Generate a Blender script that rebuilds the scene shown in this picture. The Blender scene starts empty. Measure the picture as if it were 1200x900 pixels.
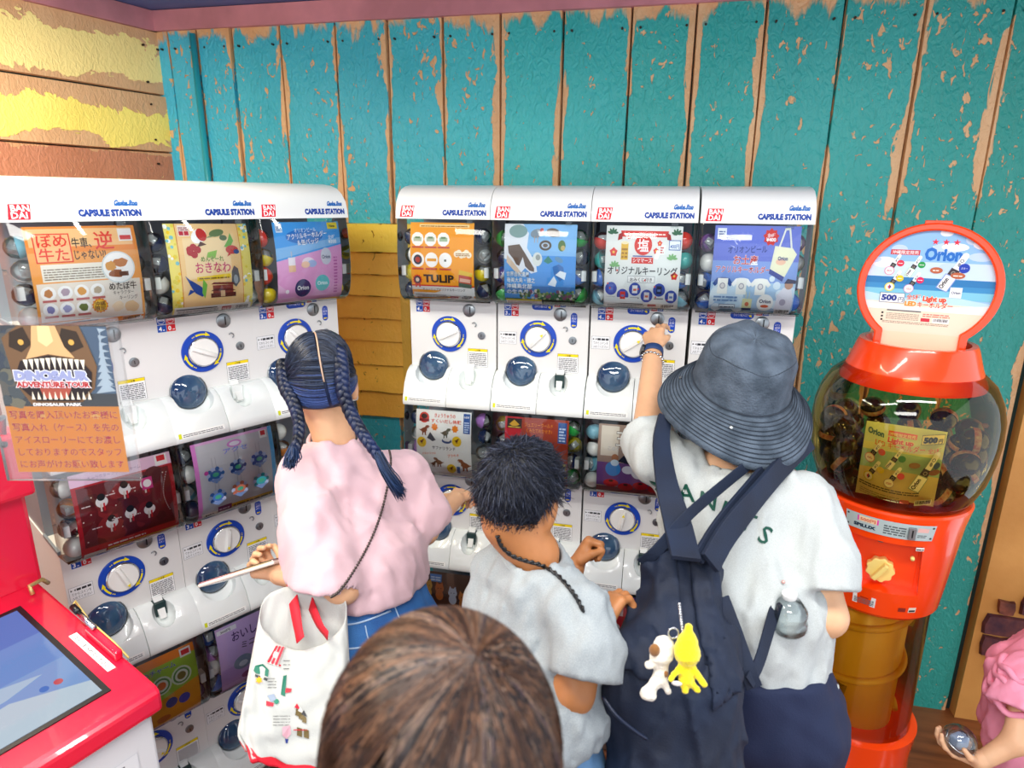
import bpy, bmesh, math, random
import numpy as np
from mathutils import Vector, Matrix
from mathutils.bvhtree import BVHTree
random.seed(7); RNG = np.random.default_rng(7)
PI = math.pi
SC = bpy.context.scene; COL = SC.collection

# ---------------------------------------------------------------- camera, world, lights, exposure
FPX, CX, CY = 769.0, 600.0, 450.0
PITCH, ROLL, YAW, CAMZ = math.radians(15.6), math.radians(0.5), math.radians(12.5), 1.9
FW = np.array([-math.sin(YAW)*math.cos(PITCH), math.cos(YAW)*math.cos(PITCH), -math.sin(PITCH)])
RT = np.array([math.cos(YAW), math.sin(YAW), 0.0]); UP = np.cross(RT, FW)
_c, _s = math.cos(ROLL), math.sin(ROLL)
RT, UP = RT*_c + UP*_s, UP*_c - RT*_s
CAM = np.array([0, 0, CAMZ])
def P(x, y, d):                      # measured image point + forward distance -> world point
    return (FW + RT*(x-CX)/FPX - UP*(y-CY)/FPX)*d + CAM
cam = bpy.data.cameras.new('camera'); co = bpy.data.objects.new('camera', cam); COL.objects.link(co)
cam.sensor_width = 36; cam.lens = 36*FPX/1200; cam.clip_start = .02
M3 = Matrix((RT, UP, -FW)).transposed(); co.matrix_world = Matrix.Translation(CAM) @ M3.to_4x4()
cam.dof.use_dof = True; cam.dof.focus_distance = 1.75; cam.dof.aperture_fstop = 4.0
SC.camera = co
w = bpy.data.worlds.new('room_air'); SC.world = w; w.use_nodes = True
w.node_tree.nodes['Background'].inputs[0].default_value = (.86, .92, 1, 1)
w.node_tree.nodes['Background'].inputs[1].default_value = .92
def area(name, loc, rot, sx, sy, power, col=(1, .97, .92)):
    l = bpy.data.lights.new(name, 'AREA'); l.shape = 'RECTANGLE'; l.size = sx; l.size_y = sy; l.energy = power; l.color = col
    o = bpy.data.objects.new(name, l); o.location = loc; o.rotation_euler = rot; COL.objects.link(o); return o
area('ceiling_tube_light', (-.75, .55, 2.5), (0, 0, 0), 1.2, .12, 11)
area('ceiling_tube_light', (.55, .75, 2.5), (0, 0, 0), 1.2, .12, 13)
area('ceiling_tube_light', (-.2, -.7, 2.5), (0, 0, 0), 1.3, .5, 26)
area('ceiling_tube_light', (-1.6, .9, 2.5), (0, .25, 0), .12, .9, 20, (1, .88, .66))
SC.view_settings.view_transform = 'Standard'; SC.view_settings.look = 'None'
SC.view_settings.exposure = .82; SC.view_settings.gamma = 1; SC.view_settings.use_curve_mapping = False

# ---------------------------------------------------------------- materials
def lin(c):
    if isinstance(c, str):
        c = [int(c[i:i+2], 16)/255 for i in (0, 2, 4)]
    return tuple((v/12.92 if v <= .04045 else ((v+.055)/1.055)**2.4) for v in c[:3])
def inp(n, *names):
    for k in names:
        if k in n.inputs: return n.inputs[k]
def mat(name, c, rough=.5, metal=0, bump=0, bscale=200, var=0, vscale=8, spec=.5, sheen=0, emit=0, c2=None, coat=0, stretch=None, sss=0):
    m = bpy.data.materials.new(name); m.use_nodes = True; nt = m.node_tree; N = nt.nodes; L = nt.links
    b = N['Principled BSDF']; col = lin(c) + (1,)
    b.inputs['Base Color'].default_value = col; b.inputs['Roughness'].default_value = rough; b.inputs['Metallic'].default_value = metal
    b.inputs['Specular IOR Level'].default_value = spec
    if coat: b.inputs['Coat Weight'].default_value = coat
    if sheen: b.inputs['Sheen Weight'].default_value = sheen
    if sss: b.inputs['Subsurface Weight'].default_value = sss; b.inputs['Subsurface Radius'].default_value = (.02, .008, .004); b.inputs['Subsurface Scale'].default_value = .5
    if emit: b.inputs['Emission Color'].default_value = col; b.inputs['Emission Strength'].default_value = emit
    tc = N.new('ShaderNodeTexCoord'); mp = N.new('ShaderNodeMapping'); L.new(tc.outputs['Object'], mp.inputs[0])
    if stretch: mp.inputs['Scale'].default_value = stretch
    if var or c2:
        n = N.new('ShaderNodeTexNoise'); n.inputs['Scale'].default_value = vscale; n.inputs['Detail'].default_value = 4
        L.new(mp.outputs[0], n.inputs['Vector'])
        r = N.new('ShaderNodeValToRGB'); L.new(n.outputs['Fac'], r.inputs[0])
        d = lin(c2) if c2 else tuple(v*(1-var) for v in col[:3])
        r.color_ramp.elements[0].position = .35; r.color_ramp.elements[1].position = .65
        r.color_ramp.elements[0].color = tuple(d) + (1,); r.color_ramp.elements[1].color = col
        L.new(r.outputs[0], b.inputs['Base Color'])
    if bump:
        n = N.new('ShaderNodeTexNoise'); n.inputs['Scale'].default_value = bscale; n.inputs['Detail'].default_value = 3
        L.new(mp.outputs[0], n.inputs['Vector']); bp = N.new('ShaderNodeBump'); bp.inputs['Strength'].default_value = bump; bp.inputs['Distance'].default_value = .004
        L.new(n.outputs['Fac'], bp.inputs['Height']); L.new(bp.outputs[0], b.inputs['Normal'])
    return m
def clear(name, tint='ffffff', refl=.9, rough=.03, base=0.0, ior=1.45):
    m = bpy.data.materials.new(name); m.use_nodes = True; nt = m.node_tree; N = nt.nodes; L = nt.links; N.clear()
    o = N.new('ShaderNodeOutputMaterial'); t = N.new('ShaderNodeBsdfTransparent'); t.inputs[0].default_value = lin(tint) + (1,)
    g = N.new('ShaderNodeBsdfGlossy'); g.inputs['Roughness'].default_value = rough
    f = N.new('ShaderNodeFresnel'); f.inputs[0].default_value = ior
    mm = N.new('ShaderNodeMath'); mm.operation = 'MULTIPLY_ADD'; mm.inputs[1].default_value = refl; mm.inputs[2].default_value = base
    L.new(f.outputs[0], mm.inputs[0]); x = N.new('ShaderNodeMixShader'); L.new(mm.outputs[0], x.inputs[0]); L.new(t.outputs[0], x.inputs[1]); L.new(g.outputs[0], x.inputs[2])
    L.new(x.outputs[0], o.inputs[0]); return m
def attr_mat(name, rough=.45, coat=0, spec=.5, bump=0, aniso=0):
    m = bpy.data.materials.new(name); m.use_nodes = True; nt = m.node_tree
    a = nt.nodes.new('ShaderNodeAttribute'); a.attribute_name = 'Col'; b = nt.nodes['Principled BSDF']
    nt.links.new(a.outputs['Color'], b.inputs['Base Color']); b.inputs['Roughness'].default_value = rough
    b.inputs['Specular IOR Level'].default_value = spec
    if coat: b.inputs['Coat Weight'].default_value = coat
    return m
PRINT = attr_mat('printed_paper', .4, spec=.3)
HAIRM = attr_mat('hair', .42, spec=.35)
MT = dict(
 white=mat('white_plastic', 'eef1ee', .28, coat=.3), white2=mat('off_white_panel', 'e4e4e2', .38), dark=mat('dark_plastic', '1c2530', .4), inner=mat('chamber_grey', '828d98', .3),
 blue=mat('blue_plastic', '1347b8', .35), chrome=mat('chrome', 'c9ccd0', .18, 1), steel=mat('brushed_steel', '9aa0a3', .35, 1),
 slot=mat('slot_black', '101010', .5), capw=mat('knob_white', 'f2f2ee', .25, coat=.4), green=mat('dark_green_flap', '1f3a3a', .4),
 window=mat('smoky_blue_window', '14305a', .06, coat=1, c2='4b6a84', vscale=9), tray=mat('tray_white', 'edf3f1', .25, coat=.4),
 red=mat('red_lacquer', 'e01a3c', .22, coat=.6), orange=mat('orange_plastic', 'ff4606', .25, coat=.5), cream=mat('cream_plastic', 'f5dc80', .4),
 kiosk=mat('kiosk_white', 'dfe0e2', .4), black=mat('black_plastic', '121418', .3), clear=clear('clear_plastic', 'f2f6f6', 1, .04, .01),
 amber=clear('amber_plastic', 'efdc98', .9, .05, .02), smoke=clear('smoky_lid', '6f90a8', 1.2, .03, .04),
 glass=clear('clear_sleeve', 'f4f4f4', 1, .12, .04),
)
# ---------------------------------------------------------------- helpers
class MB:
    def __init__(s): s.v = []; s.f = []; s.m = []
    def add(s, vs, fs, mi=0):
        b = len(s.v); s.v += [tuple(float(a) for a in v) for v in vs]; s.f += [tuple(b+i for i in f) for f in fs]; s.m += [mi]*len(fs); return s
    def box(s, c, d, rot=None, mi=0):
        vs = [(x*d[0]/2, y*d[1]/2, z*d[2]/2) for x in (-1, 1) for y in (-1, 1) for z in (-1, 1)]
        if rot is not None: vs = [tuple(rot @ Vector(v)) for v in vs]
        return s.add([(v[0]+c[0], v[1]+c[1], v[2]+c[2]) for v in vs], [(0, 1, 3, 2), (4, 6, 7, 5), (0, 4, 5, 1), (2, 3, 7, 6), (0, 2, 6, 4), (1, 5, 7, 3)], mi)
    def frame(s, axis):
        a = Vector(axis).normalized(); u = a.orthogonal().normalized()
        if abs(a.z) < .9: u = Vector((0, 0, 1)).cross(a).normalized()
        return a, u, a.cross(u)
    def lathe(s, prof, c, axis=(0, 0, 1), n=32, mi=0, cap=True, sx=1, sy=1):      # prof: (r, h)
        a, u, w = s.frame(axis); vs = []; fs = []; c = Vector(c); k = len(prof)
        for i in range(n):
            t = 2*PI*i/n; d = u*math.cos(t)*sx + w*math.sin(t)*sy
            vs += [c + d*r + a*h for r, h in prof]
        for i in range(n):
            j = (i+1) % n
            fs += [(i*k+q, j*k+q, j*k+q+1, i*k+q+1) for q in range(k-1)]
        if cap:
            fs.append(tuple(i*k for i in range(n))[::-1]); fs.append(tuple(i*k+k-1 for i in range(n)))
        return s.add(vs, fs, mi)
    def cyl(s, p0, p1, r0, r1=None, n=16, mi=0):
        p0, p1 = Vector(p0), Vector(p1); r1 = r0 if r1 is None else r1
        return s.lathe([(r0, 0), (r1, (p1-p0).length)], p0, p1-p0, n, mi)
    def sphere(s, c, r, n=12, mi=0, scale=(1, 1, 1), rot=None):
        vs = []; fs = []; k = n//2
        for i in range(1, k):
            for j in range(n):
                p, t = PI*i/k, 2*PI*j/n; v = Vector((math.sin(p)*math.cos(t)*r*scale[0], math.sin(p)*math.sin(t)*r*scale[1], math.cos(p)*r*scale[2]))
                vs.append(v)
        vs += [Vector((0, 0, r*scale[2])), Vector((0, 0, -r*scale[2]))]
        if rot is not None: vs = [rot @ v for v in vs]
        vs = [v + Vector(c) for v in vs]
        for i in range(k-2):
            for j in range(n): fs.append((i*n+j, (i+1)*n+j, (i+1)*n+(j+1) % n, i*n+(j+1) % n))
        T = (k-1)*n
        for j in range(n): fs.append((T, j, (j+1) % n)); fs.append((T+1, (k-2)*n+(j+1) % n, (k-2)*n+j))
        return s.add(vs, fs, mi)
    def tube(s, pts, r, n=8, mi=0, closed=False):
        pts = [Vector(p) for p in pts]; K = len(pts); rr = r if hasattr(r, '__len__') else [r]*K; vs = []; fs = []
        up = None
        for i, p in enumerate(pts):
            a = pts[(i+1) % K] if (closed or i < K-1) else p; b = pts[i-1] if (closed or i > 0) else p
            t = (a-b).normalized()
            if up is None: up = t.orthogonal().normalized()
            up = (up - t*up.dot(t)).normalized(); w = t.cross(up)
            vs += [p + (up*math.cos(2*PI*j/n) + w*math.sin(2*PI*j/n))*rr[i] for j in range(n)]
        for i in range(K if closed else K-1):
            q = (i+1) % K
            fs += [(i*n+j, i*n+(j+1) % n, q*n+(j+1) % n, q*n+j) for j in range(n)]
        if not closed: fs += [tuple(range(n))[::-1], tuple((K-1)*n+j for j in range(n))]
        return s.add(vs, fs, mi)
    def ribbon(s, pts, width, nrm, th=.003, mi=0):       # strap lying along pts, facing nrm
        pts = [Vector(p) for p in pts]; K = len(pts); vs = []; fs = []; ww = width if hasattr(width, '__len__') else [width]*K
        for i, p in enumerate(pts):
            t = (pts[min(i+1, K-1)] - pts[max(i-1, 0)]).normalized(); n = Vector(nrm[i] if isinstance(nrm, list) else nrm)
            n = (n - t*n.dot(t)).normalized(); w = t.cross(n)*ww[i]/2
            vs += [p-w-n*th/2, p+w-n*th/2, p+w+n*th/2, p-w+n*th/2]
        for i in range(K-1):
            for j in range(4): fs.append((i*4+j, i*4+(j+1) % 4, i*4+4+(j+1) % 4, i*4+4+j))
        fs += [(3, 2, 1, 0), tuple(K*4-4+j for j in range(4))]
        return s.add(vs, fs, mi)
    def extr(s, prof, x0, x1, mi=0, cap=True):           # prof (y,z) closed polygon swept along x
        k = len(prof); vs = [(x0, y, z) for y, z in prof] + [(x1, y, z) for y, z in prof]
        fs = [(i, (i+1) % k, k+(i+1) % k, k+i) for i in range(k)]
        if cap: fs += [tuple(range(k))[::-1], tuple(range(k, 2*k))]
        return s.add(vs, fs, mi)
    def prism(s, poly, z0, z1, mi=0):                    # poly (x,y)
        k = len(poly); vs = [(x, y, z0) for x, y in poly] + [(x, y, z1) for x, y in poly]
        return s.add(vs, [(i, (i+1) % k, k+(i+1) % k, k+i) for i in range(k)] + [tuple(range(k))[::-1], tuple(range(k, 2*k))], mi)
    def xf(s, M): s.v = [tuple(M @ Vector(v)) for v in s.v]; return s
    def mesh(s, name, mats, smooth=False):
        m = bpy.data.meshes.new(name); m.from_pydata(s.v, [], s.f)
        for x in (mats if isinstance(mats, (list, tuple)) else [mats]): m.materials.append(x)
        if max(s.m, default=0): m.polygons.foreach_set('material_index', s.m)
        bm = bmesh.new(); bm.from_mesh(m); bmesh.ops.recalc_face_normals(bm, faces=bm.faces); bm.to_mesh(m); bm.free()
        if smooth: smooth_mesh(m, smooth)
        m.update(); return m
def smooth_mesh(m, ang=40):
    m.polygons.foreach_set('use_smooth', [True]*len(m.polygons))
    if ang is not True and ang < 180: m.set_sharp_from_angle(angle=math.radians(ang))
def link(name, mesh, parent=None, bevel=0, loc=None):
    o = bpy.data.objects.new(name, mesh); COL.objects.link(o); o.parent = parent
    if loc is not None: o.location = loc
    if bevel:
        b = o.modifiers.new('bevel', 'BEVEL'); b.width = bevel; b.segments = 2; b.limit_method = 'ANGLE'; b.angle_limit = .6
    return o
def obj(name, mb, m, parent=None, smooth=False, bevel=0): return link(name, mb.mesh(name, m, smooth), parent, bevel)
def tag(o, label=None, cat=None, group=None, kind=None):
    if label: o['label'] = label
    if cat: o['category'] = cat
    if group: o['group'] = group
    if kind: o['kind'] = kind
    return o
def thing(name, label, cat, loc=(0, 0, 0), rz=0, group=None):
    o = bpy.data.objects.new(name, None); COL.objects.link(o); o.location = loc; o.rotation_euler = (0, 0, rz); o.empty_display_size = .1
    return tag(o, label, cat, group)

# text outlines (glyph meshes cached)
_TX = {}
def glyphs(s, bold=0):
    k = (s, bold)
    if k not in _TX:
        c = bpy.data.curves.new('t', 'FONT'); c.body = s; c.size = 1; c.resolution_u = 2; c.offset = bold; c.fill_mode = 'FRONT'
        o = bpy.data.objects.new('t', c); COL.objects.link(o); bpy.context.view_layer.update()
        e = o.evaluated_get(bpy.context.evaluated_depsgraph_get()); m = e.to_mesh()
        vs = np.array([v.co[:2] for v in m.vertices]) if len(m.vertices) else np.zeros((1, 2)); fs = [tuple(p.vertices) for p in m.polygons]
        e.to_mesh_clear(); bpy.data.objects.remove(o); bpy.data.curves.remove(c)
        _TX[k] = (vs, fs)
    return _TX[k]
class Art:                                # flat print: coloured shapes in metres, lower-left origin
    def __init__(s, w, h, bg='ffffff'): s.w, s.h = w, h; s.it = []; s.rect(0, 0, w, h, bg)
    def _add(s, vs, fs, c):
        vs = np.array(vs, float)
        vs[:, 0] = np.clip(vs[:, 0], 0, s.w); vs[:, 1] = np.clip(vs[:, 1], 0, s.h)
        b = (vs[:, 0].min(), vs[:, 1].min(), vs[:, 0].max(), vs[:, 1].max())
        l = 1 + max([i[4] for i in s.it if i[3][0] < b[2] and i[3][2] > b[0] and i[3][1] < b[3] and i[3][3] > b[1]], default=-1)
        s.it.append((vs, fs, lin(c), b, l)); return s
    def poly(s, pts, c): return s._add(pts, [tuple(range(len(pts)))], c)
    def rect(s, x, y, w, h, c): return s.poly([(x, y), (x+w, y), (x+w, y+h), (x, y+h)], c)
    def circ(s, x, y, r, c, ry=None, n=18, rot=0):
        ry = ry or r; a = [2*PI*i/n for i in range(n)]
        return s.poly([(x+r*math.cos(t)*math.cos(rot)-ry*math.sin(t)*math.sin(rot), y+r*math.cos(t)*math.sin(rot)+ry*math.sin(t)*math.cos(rot)) for t in a], c)
    def star(s, x, y, r, c, n=5, k=.45, rot=PI/2): return s.poly([(x+(r if i % 2 == 0 else r*k)*math.cos(rot+PI*i/n), y+(r if i % 2 == 0 else r*k)*math.sin(rot+PI*i/n)) for i in range(2*n)], c)
    def text(s, t, x, y, size, c, al='C', bold=0, width=None, rot=0, out=None, ow=.05, shear=0):
        if any(ord(ch) > 11900 for ch in t): bold, ow = min(bold, .014), min(ow, .028)       # heavy offsets break dense glyphs
        v0, _ = glyphs(t, bold); lo, hi = v0[:, 0].min(), v0[:, 0].max(); W = hi-lo; kx = size if width is None else width/max(W, 1e-6)
        ax = {'C': (lo+hi)/2, 'L': lo, 'R': hi}[al]
        def place(b):
            vs, fs = glyphs(t, b)
            X = (vs[:, 0]-ax)*kx + vs[:, 1]*shear*size; Y = vs[:, 1]*size; cr, sr = math.cos(rot), math.sin(rot)
            return np.stack([x + X*cr - Y*sr, y + X*sr + Y*cr], 1), fs
        if out:
            vs, fs = place(bold+ow); s._add(vs, fs, out)
        vs, fs = place(bold); return s._add(vs, fs, c)
    def lines(s, x, y, w, h, n, c, fill=.55, dash=True):
        vs = []; fs = []; lh = h/n; rn = random.Random(int(x*1e4+y*1e5+n))
        for i in range(n):
            px = x; yy = y+h-(i+1)*lh
            while px < x+w-lh*.3:
                L = min(rn.uniform(.6, 3)*lh if dash else w, x+w-px); b = len(vs)
                vs += [(px, yy), (px+L, yy), (px+L, yy+lh*fill), (px, yy+lh*fill)]; fs.append((b, b+1, b+2, b+3)); px += L + lh*.3
        return s._add(vs, fs, c)
    def barcode(s, x, y, w, h):
        s.rect(x, y, w, h, 'ffffff'); vs = []; fs = []; px = x+w*.05; rn = random.Random(3)
        while px < x+w*.93:
            L = rn.uniform(.015, .05)*w; b = len(vs); vs += [(px, y+h*.25), (px+L, y+h*.25), (px+L, y+h*.95), (px, y+h*.95)]; fs.append((b, b+1, b+2, b+3)); px += L+rn.uniform(.015, .04)*w
        return s._add(vs, fs, '222222')
    def mesh(s, fn, cuts=(), eps=.00022):
        bm = bmesh.new(); cl = bm.loops.layers.float_color.new('Col')
        for vs, fs, c, b, l in s.it:
            bv = [bm.verts.new((v[0], v[1], l)) for v in vs]
            for f in fs:
                try: q = bm.faces.new([bv[i] for i in f])
                except ValueError: continue
                for lp in q.loops: lp[cl] = c + (1,)
        for y in cuts:
            bmesh.ops.bisect_plane(bm, geom=bm.verts[:]+bm.edges[:]+bm.faces[:], plane_co=(0, y, 0), plane_no=(0, 1, 0), dist=1e-7)
        for v in bm.verts:
            v.co = Vector(fn(v.co.x, v.co.y, eps*(v.co.z+1)))
        m = bpy.data.meshes.new('print'); bm.to_mesh(m); bm.free(); m.materials.append(PRINT); return m
def flat(ox, oy, oz, ux=(1, 0, 0), uz=(0, 0, 1), n=(0, -1, 0)):
    O, U, V, Nn = (Vector(a) for a in ((ox, oy, oz), ux, uz, n))
    return lambda x, y, e: O + U*x + V*y + Nn*e

# ---- implicit surfaces for bodies and cloth
class Grid:
    def __init__(s, lo, hi, h):
        s.lo = np.array(lo, float); s.h = h; n = np.ceil((np.array(hi)-s.lo)/h).astype(int)+1
        s.X, s.Y, s.Z = np.meshgrid(*[np.float32(s.lo[i]+np.arange(n[i])*h) for i in range(3)], indexing='ij'); s.D = np.full(s.X.shape, 9., np.float32)
def d_cone(g, a, b, ra, rb):
    a, b = np.asarray(a, float), np.asarray(b, float); ba = b-a; px, py, pz = g.X-a[0], g.Y-a[1], g.Z-a[2]
    t = np.clip((px*ba[0]+py*ba[1]+pz*ba[2])/max(ba@ba, 1e-9), 0, 1)
    return np.sqrt((px-t*ba[0])**2+(py-t*ba[1])**2+(pz-t*ba[2])**2) - (ra+(rb-ra)*t)
def d_ell(g, c, r, R=None):
    p = [g.X-c[0], g.Y-c[1], g.Z-c[2]]
    if R is not None: p = [p[0]*R[i][0]+p[1]*R[i][1]+p[2]*R[i][2] for i in range(3)]
    k0 = np.sqrt(sum((p[i]/r[i])**2 for i in range(3))); k1 = np.sqrt(sum((p[i]/r[i]**2)**2 for i in range(3)))
    return k0*(k0-1)/np.maximum(k1, 1e-6)
def d_slab(g, a, b, A, B, side):           # tapered elliptical trunk; A,B = (half width, half depth)
    a, b = np.asarray(a, float), np.asarray(b, float); ba = b-a; L = np.linalg.norm(ba); ax = ba/L
    sd = np.asarray(side, float); sd = sd-ax*(sd@ax); sd /= np.linalg.norm(sd); fw = np.cross(ax, sd)
    px, py, pz = g.X-a[0], g.Y-a[1], g.Z-a[2]; h = px*ax[0]+py*ax[1]+pz*ax[2]; t = np.clip(h/L, 0, 1); t2 = t*t*(3-2*t)
    rx = A[0]+(B[0]-A[0])*t2; ry = A[1]+(B[1]-A[1])*t2; e = h-t*L
    u = px*sd[0]+py*sd[1]+pz*sd[2]; v = px*fw[0]+py*fw[1]+pz*fw[2]
    return (np.sqrt((u/rx)**2+(v/ry)**2+(e/ry)**2)-1)*np.minimum(rx, ry)
def d_plane(g, c, n):                      # positive on the side n points to
    n = np.asarray(n, float); n = n/np.linalg.norm(n); return (g.X-c[0])*n[0]+(g.Y-c[1])*n[1]+(g.Z-c[2])*n[2]
def smin(a, b, k): h = np.maximum(k-np.abs(a-b), 0)/k; return np.minimum(a, b)-h*h*k*.25
def smax(a, b, k): return -smin(-a, -b, k)
def wob(g, amp, wl, seed=0, stretch=(1, 1, 1)):
    r = np.random.default_rng(seed); out = 0; x, y, z = g.X*stretch[0], g.Y*stretch[1], g.Z*stretch[2]
    for i in range(5):
        d = r.normal(size=3); d /= np.linalg.norm(d); k = 2*PI/(wl*(.6+.25*i)); q = r.normal(size=3); ph = r.uniform(0, 6, 2)
        out = out + np.sin(k*(d[0]*x+d[1]*y+d[2]*z)+ph[0]+1.3*np.sin(.5*k*(q[0]*x+q[1]*y+q[2]*z)+ph[1]))
    return (amp/2.5)*out
def nets(g, name, m, smooth=True, cull=None):
    D = g.D; S = D < 0; nx, ny, nz = D.shape
    c = [S[i:nx-1+i, j:ny-1+j, k:nz-1+k] for i in (0, 1) for j in (0, 1) for k in (0, 1)]
    cnt = sum(a.astype(np.int8) for a in c); act = (cnt > 0) & (cnt < 8); idx = np.full(act.shape, -1, np.int64); I = np.argwhere(act); idx[act] = np.arange(len(I))
    acc = np.zeros((len(I), 3)); num = np.zeros(len(I))
    off = [(i, j, k) for i in (0, 1) for j in (0, 1) for k in (0, 1)]
    for a in off:
        for ax in range(3):
            if a[ax]: continue
            b = list(a); b[ax] = 1
            va = D[I[:, 0]+a[0], I[:, 1]+a[1], I[:, 2]+a[2]].astype(float); vb = D[I[:, 0]+b[0], I[:, 1]+b[1], I[:, 2]+b[2]].astype(float)
            mk = (va < 0) != (vb < 0); t = np.where(mk, va/np.where(mk, va-vb, 1), 0); p = np.array(a, float)[None].repeat(len(I), 0); p[:, ax] += t
            acc[mk] += p[mk]; num[mk] += 1
    V = g.lo + g.h*(I + acc/num[:, None]); F = []
    for ax in range(3):
        o1, o2 = [(1, 2), (2, 0), (0, 1)][ax]
        sl = [slice(0, n-1) if i == ax else slice(1, n-1) for i, n in enumerate(D.shape)]; sh = [slice(1, n) if i == ax else slice(1, n-1) for i, n in enumerate(D.shape)]
        A, B = S[tuple(sl)], S[tuple(sh)]; E = np.argwhere(A != B); base = E.copy(); base[:, o1] += 1; base[:, o2] += 1
        fl = A[E[:, 0], E[:, 1], E[:, 2]]
        q = []
        for d1, d2 in ((0, 0), (-1, 0), (-1, -1), (0, -1)):
            p = base.copy(); p[:, o1] += d1; p[:, o2] += d2; q.append(idx[p[:, 0], p[:, 1], p[:, 2]])
        q = np.stack(q, 1); q[~fl] = q[~fl][:, ::-1]; F.append(q)
    F = np.concatenate(F); F = F[(F >= 0).all(1)]
    me = bpy.data.meshes.new(name); me.vertices.add(len(V)); me.vertices.foreach_set('co', V.astype(np.float32).ravel())
    me.loops.add(F.size); me.loops.foreach_set('vertex_index', F.ravel().astype(np.int32)); me.polygons.add(len(F))
    me.polygons.foreach_set('loop_start', np.arange(0, F.size, 4, dtype=np.int32)); me.update(calc_edges=True); me.validate()
    me.materials.append(m)
    if smooth: me.polygons.foreach_set('use_smooth', [True]*len(me.polygons))
    return me
def shift(me, loc):
    me.transform(Matrix.Translation(-Vector(loc))); me.update(); return me
def join_meshes(ms, name):
    bm = bmesh.new()
    for m in ms: bm.from_mesh(m)
    o = ms[0]; me = bpy.data.meshes.new(name); bm.to_mesh(me); bm.free()
    for x in o.materials: me.materials.append(x)
    return me
def strands(paths, cols, w, name, m=None, sides=3):      # tapered hair locks
    V = []; F = []; C = []
    for p, c in zip(paths, cols):
        p = np.asarray(p); K = len(p); t = np.gradient(p, axis=0); t /= np.linalg.norm(t, axis=1)[:, None]+1e-9
        u = np.cross(t, [.3, .5, .81]); u /= np.linalg.norm(u, axis=1)[:, None]+1e-9; v = np.cross(t, u); b = len(V)
        for i in range(K):
            r = w*(1-.85*(i/(K-1))**3)
            for s in range(sides):
                a = 2*PI*s/sides; V.append(p[i]+r*(u[i]*math.cos(a)+v[i]*math.sin(a)))
        for i in range(K-1):
            for s in range(sides): F.append((b+i*sides+s, b+i*sides+(s+1) % sides, b+(i+1)*sides+(s+1) % sides, b+(i+1)*sides+s)); C.append(c)
    me = bpy.data.meshes.new(name); me.from_pydata([tuple(x) for x in V], [], F)
    a = me.color_attributes.new('Col', 'FLOAT_COLOR', 'CORNER'); a.data.foreach_set('color', np.repeat(np.array([tuple(c)+(1,) for c in C], np.float32), 4, axis=0).ravel())
    me.materials.append(m or HAIRM); me.polygons.foreach_set('use_smooth', [True]*len(me.polygons)); return me
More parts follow.
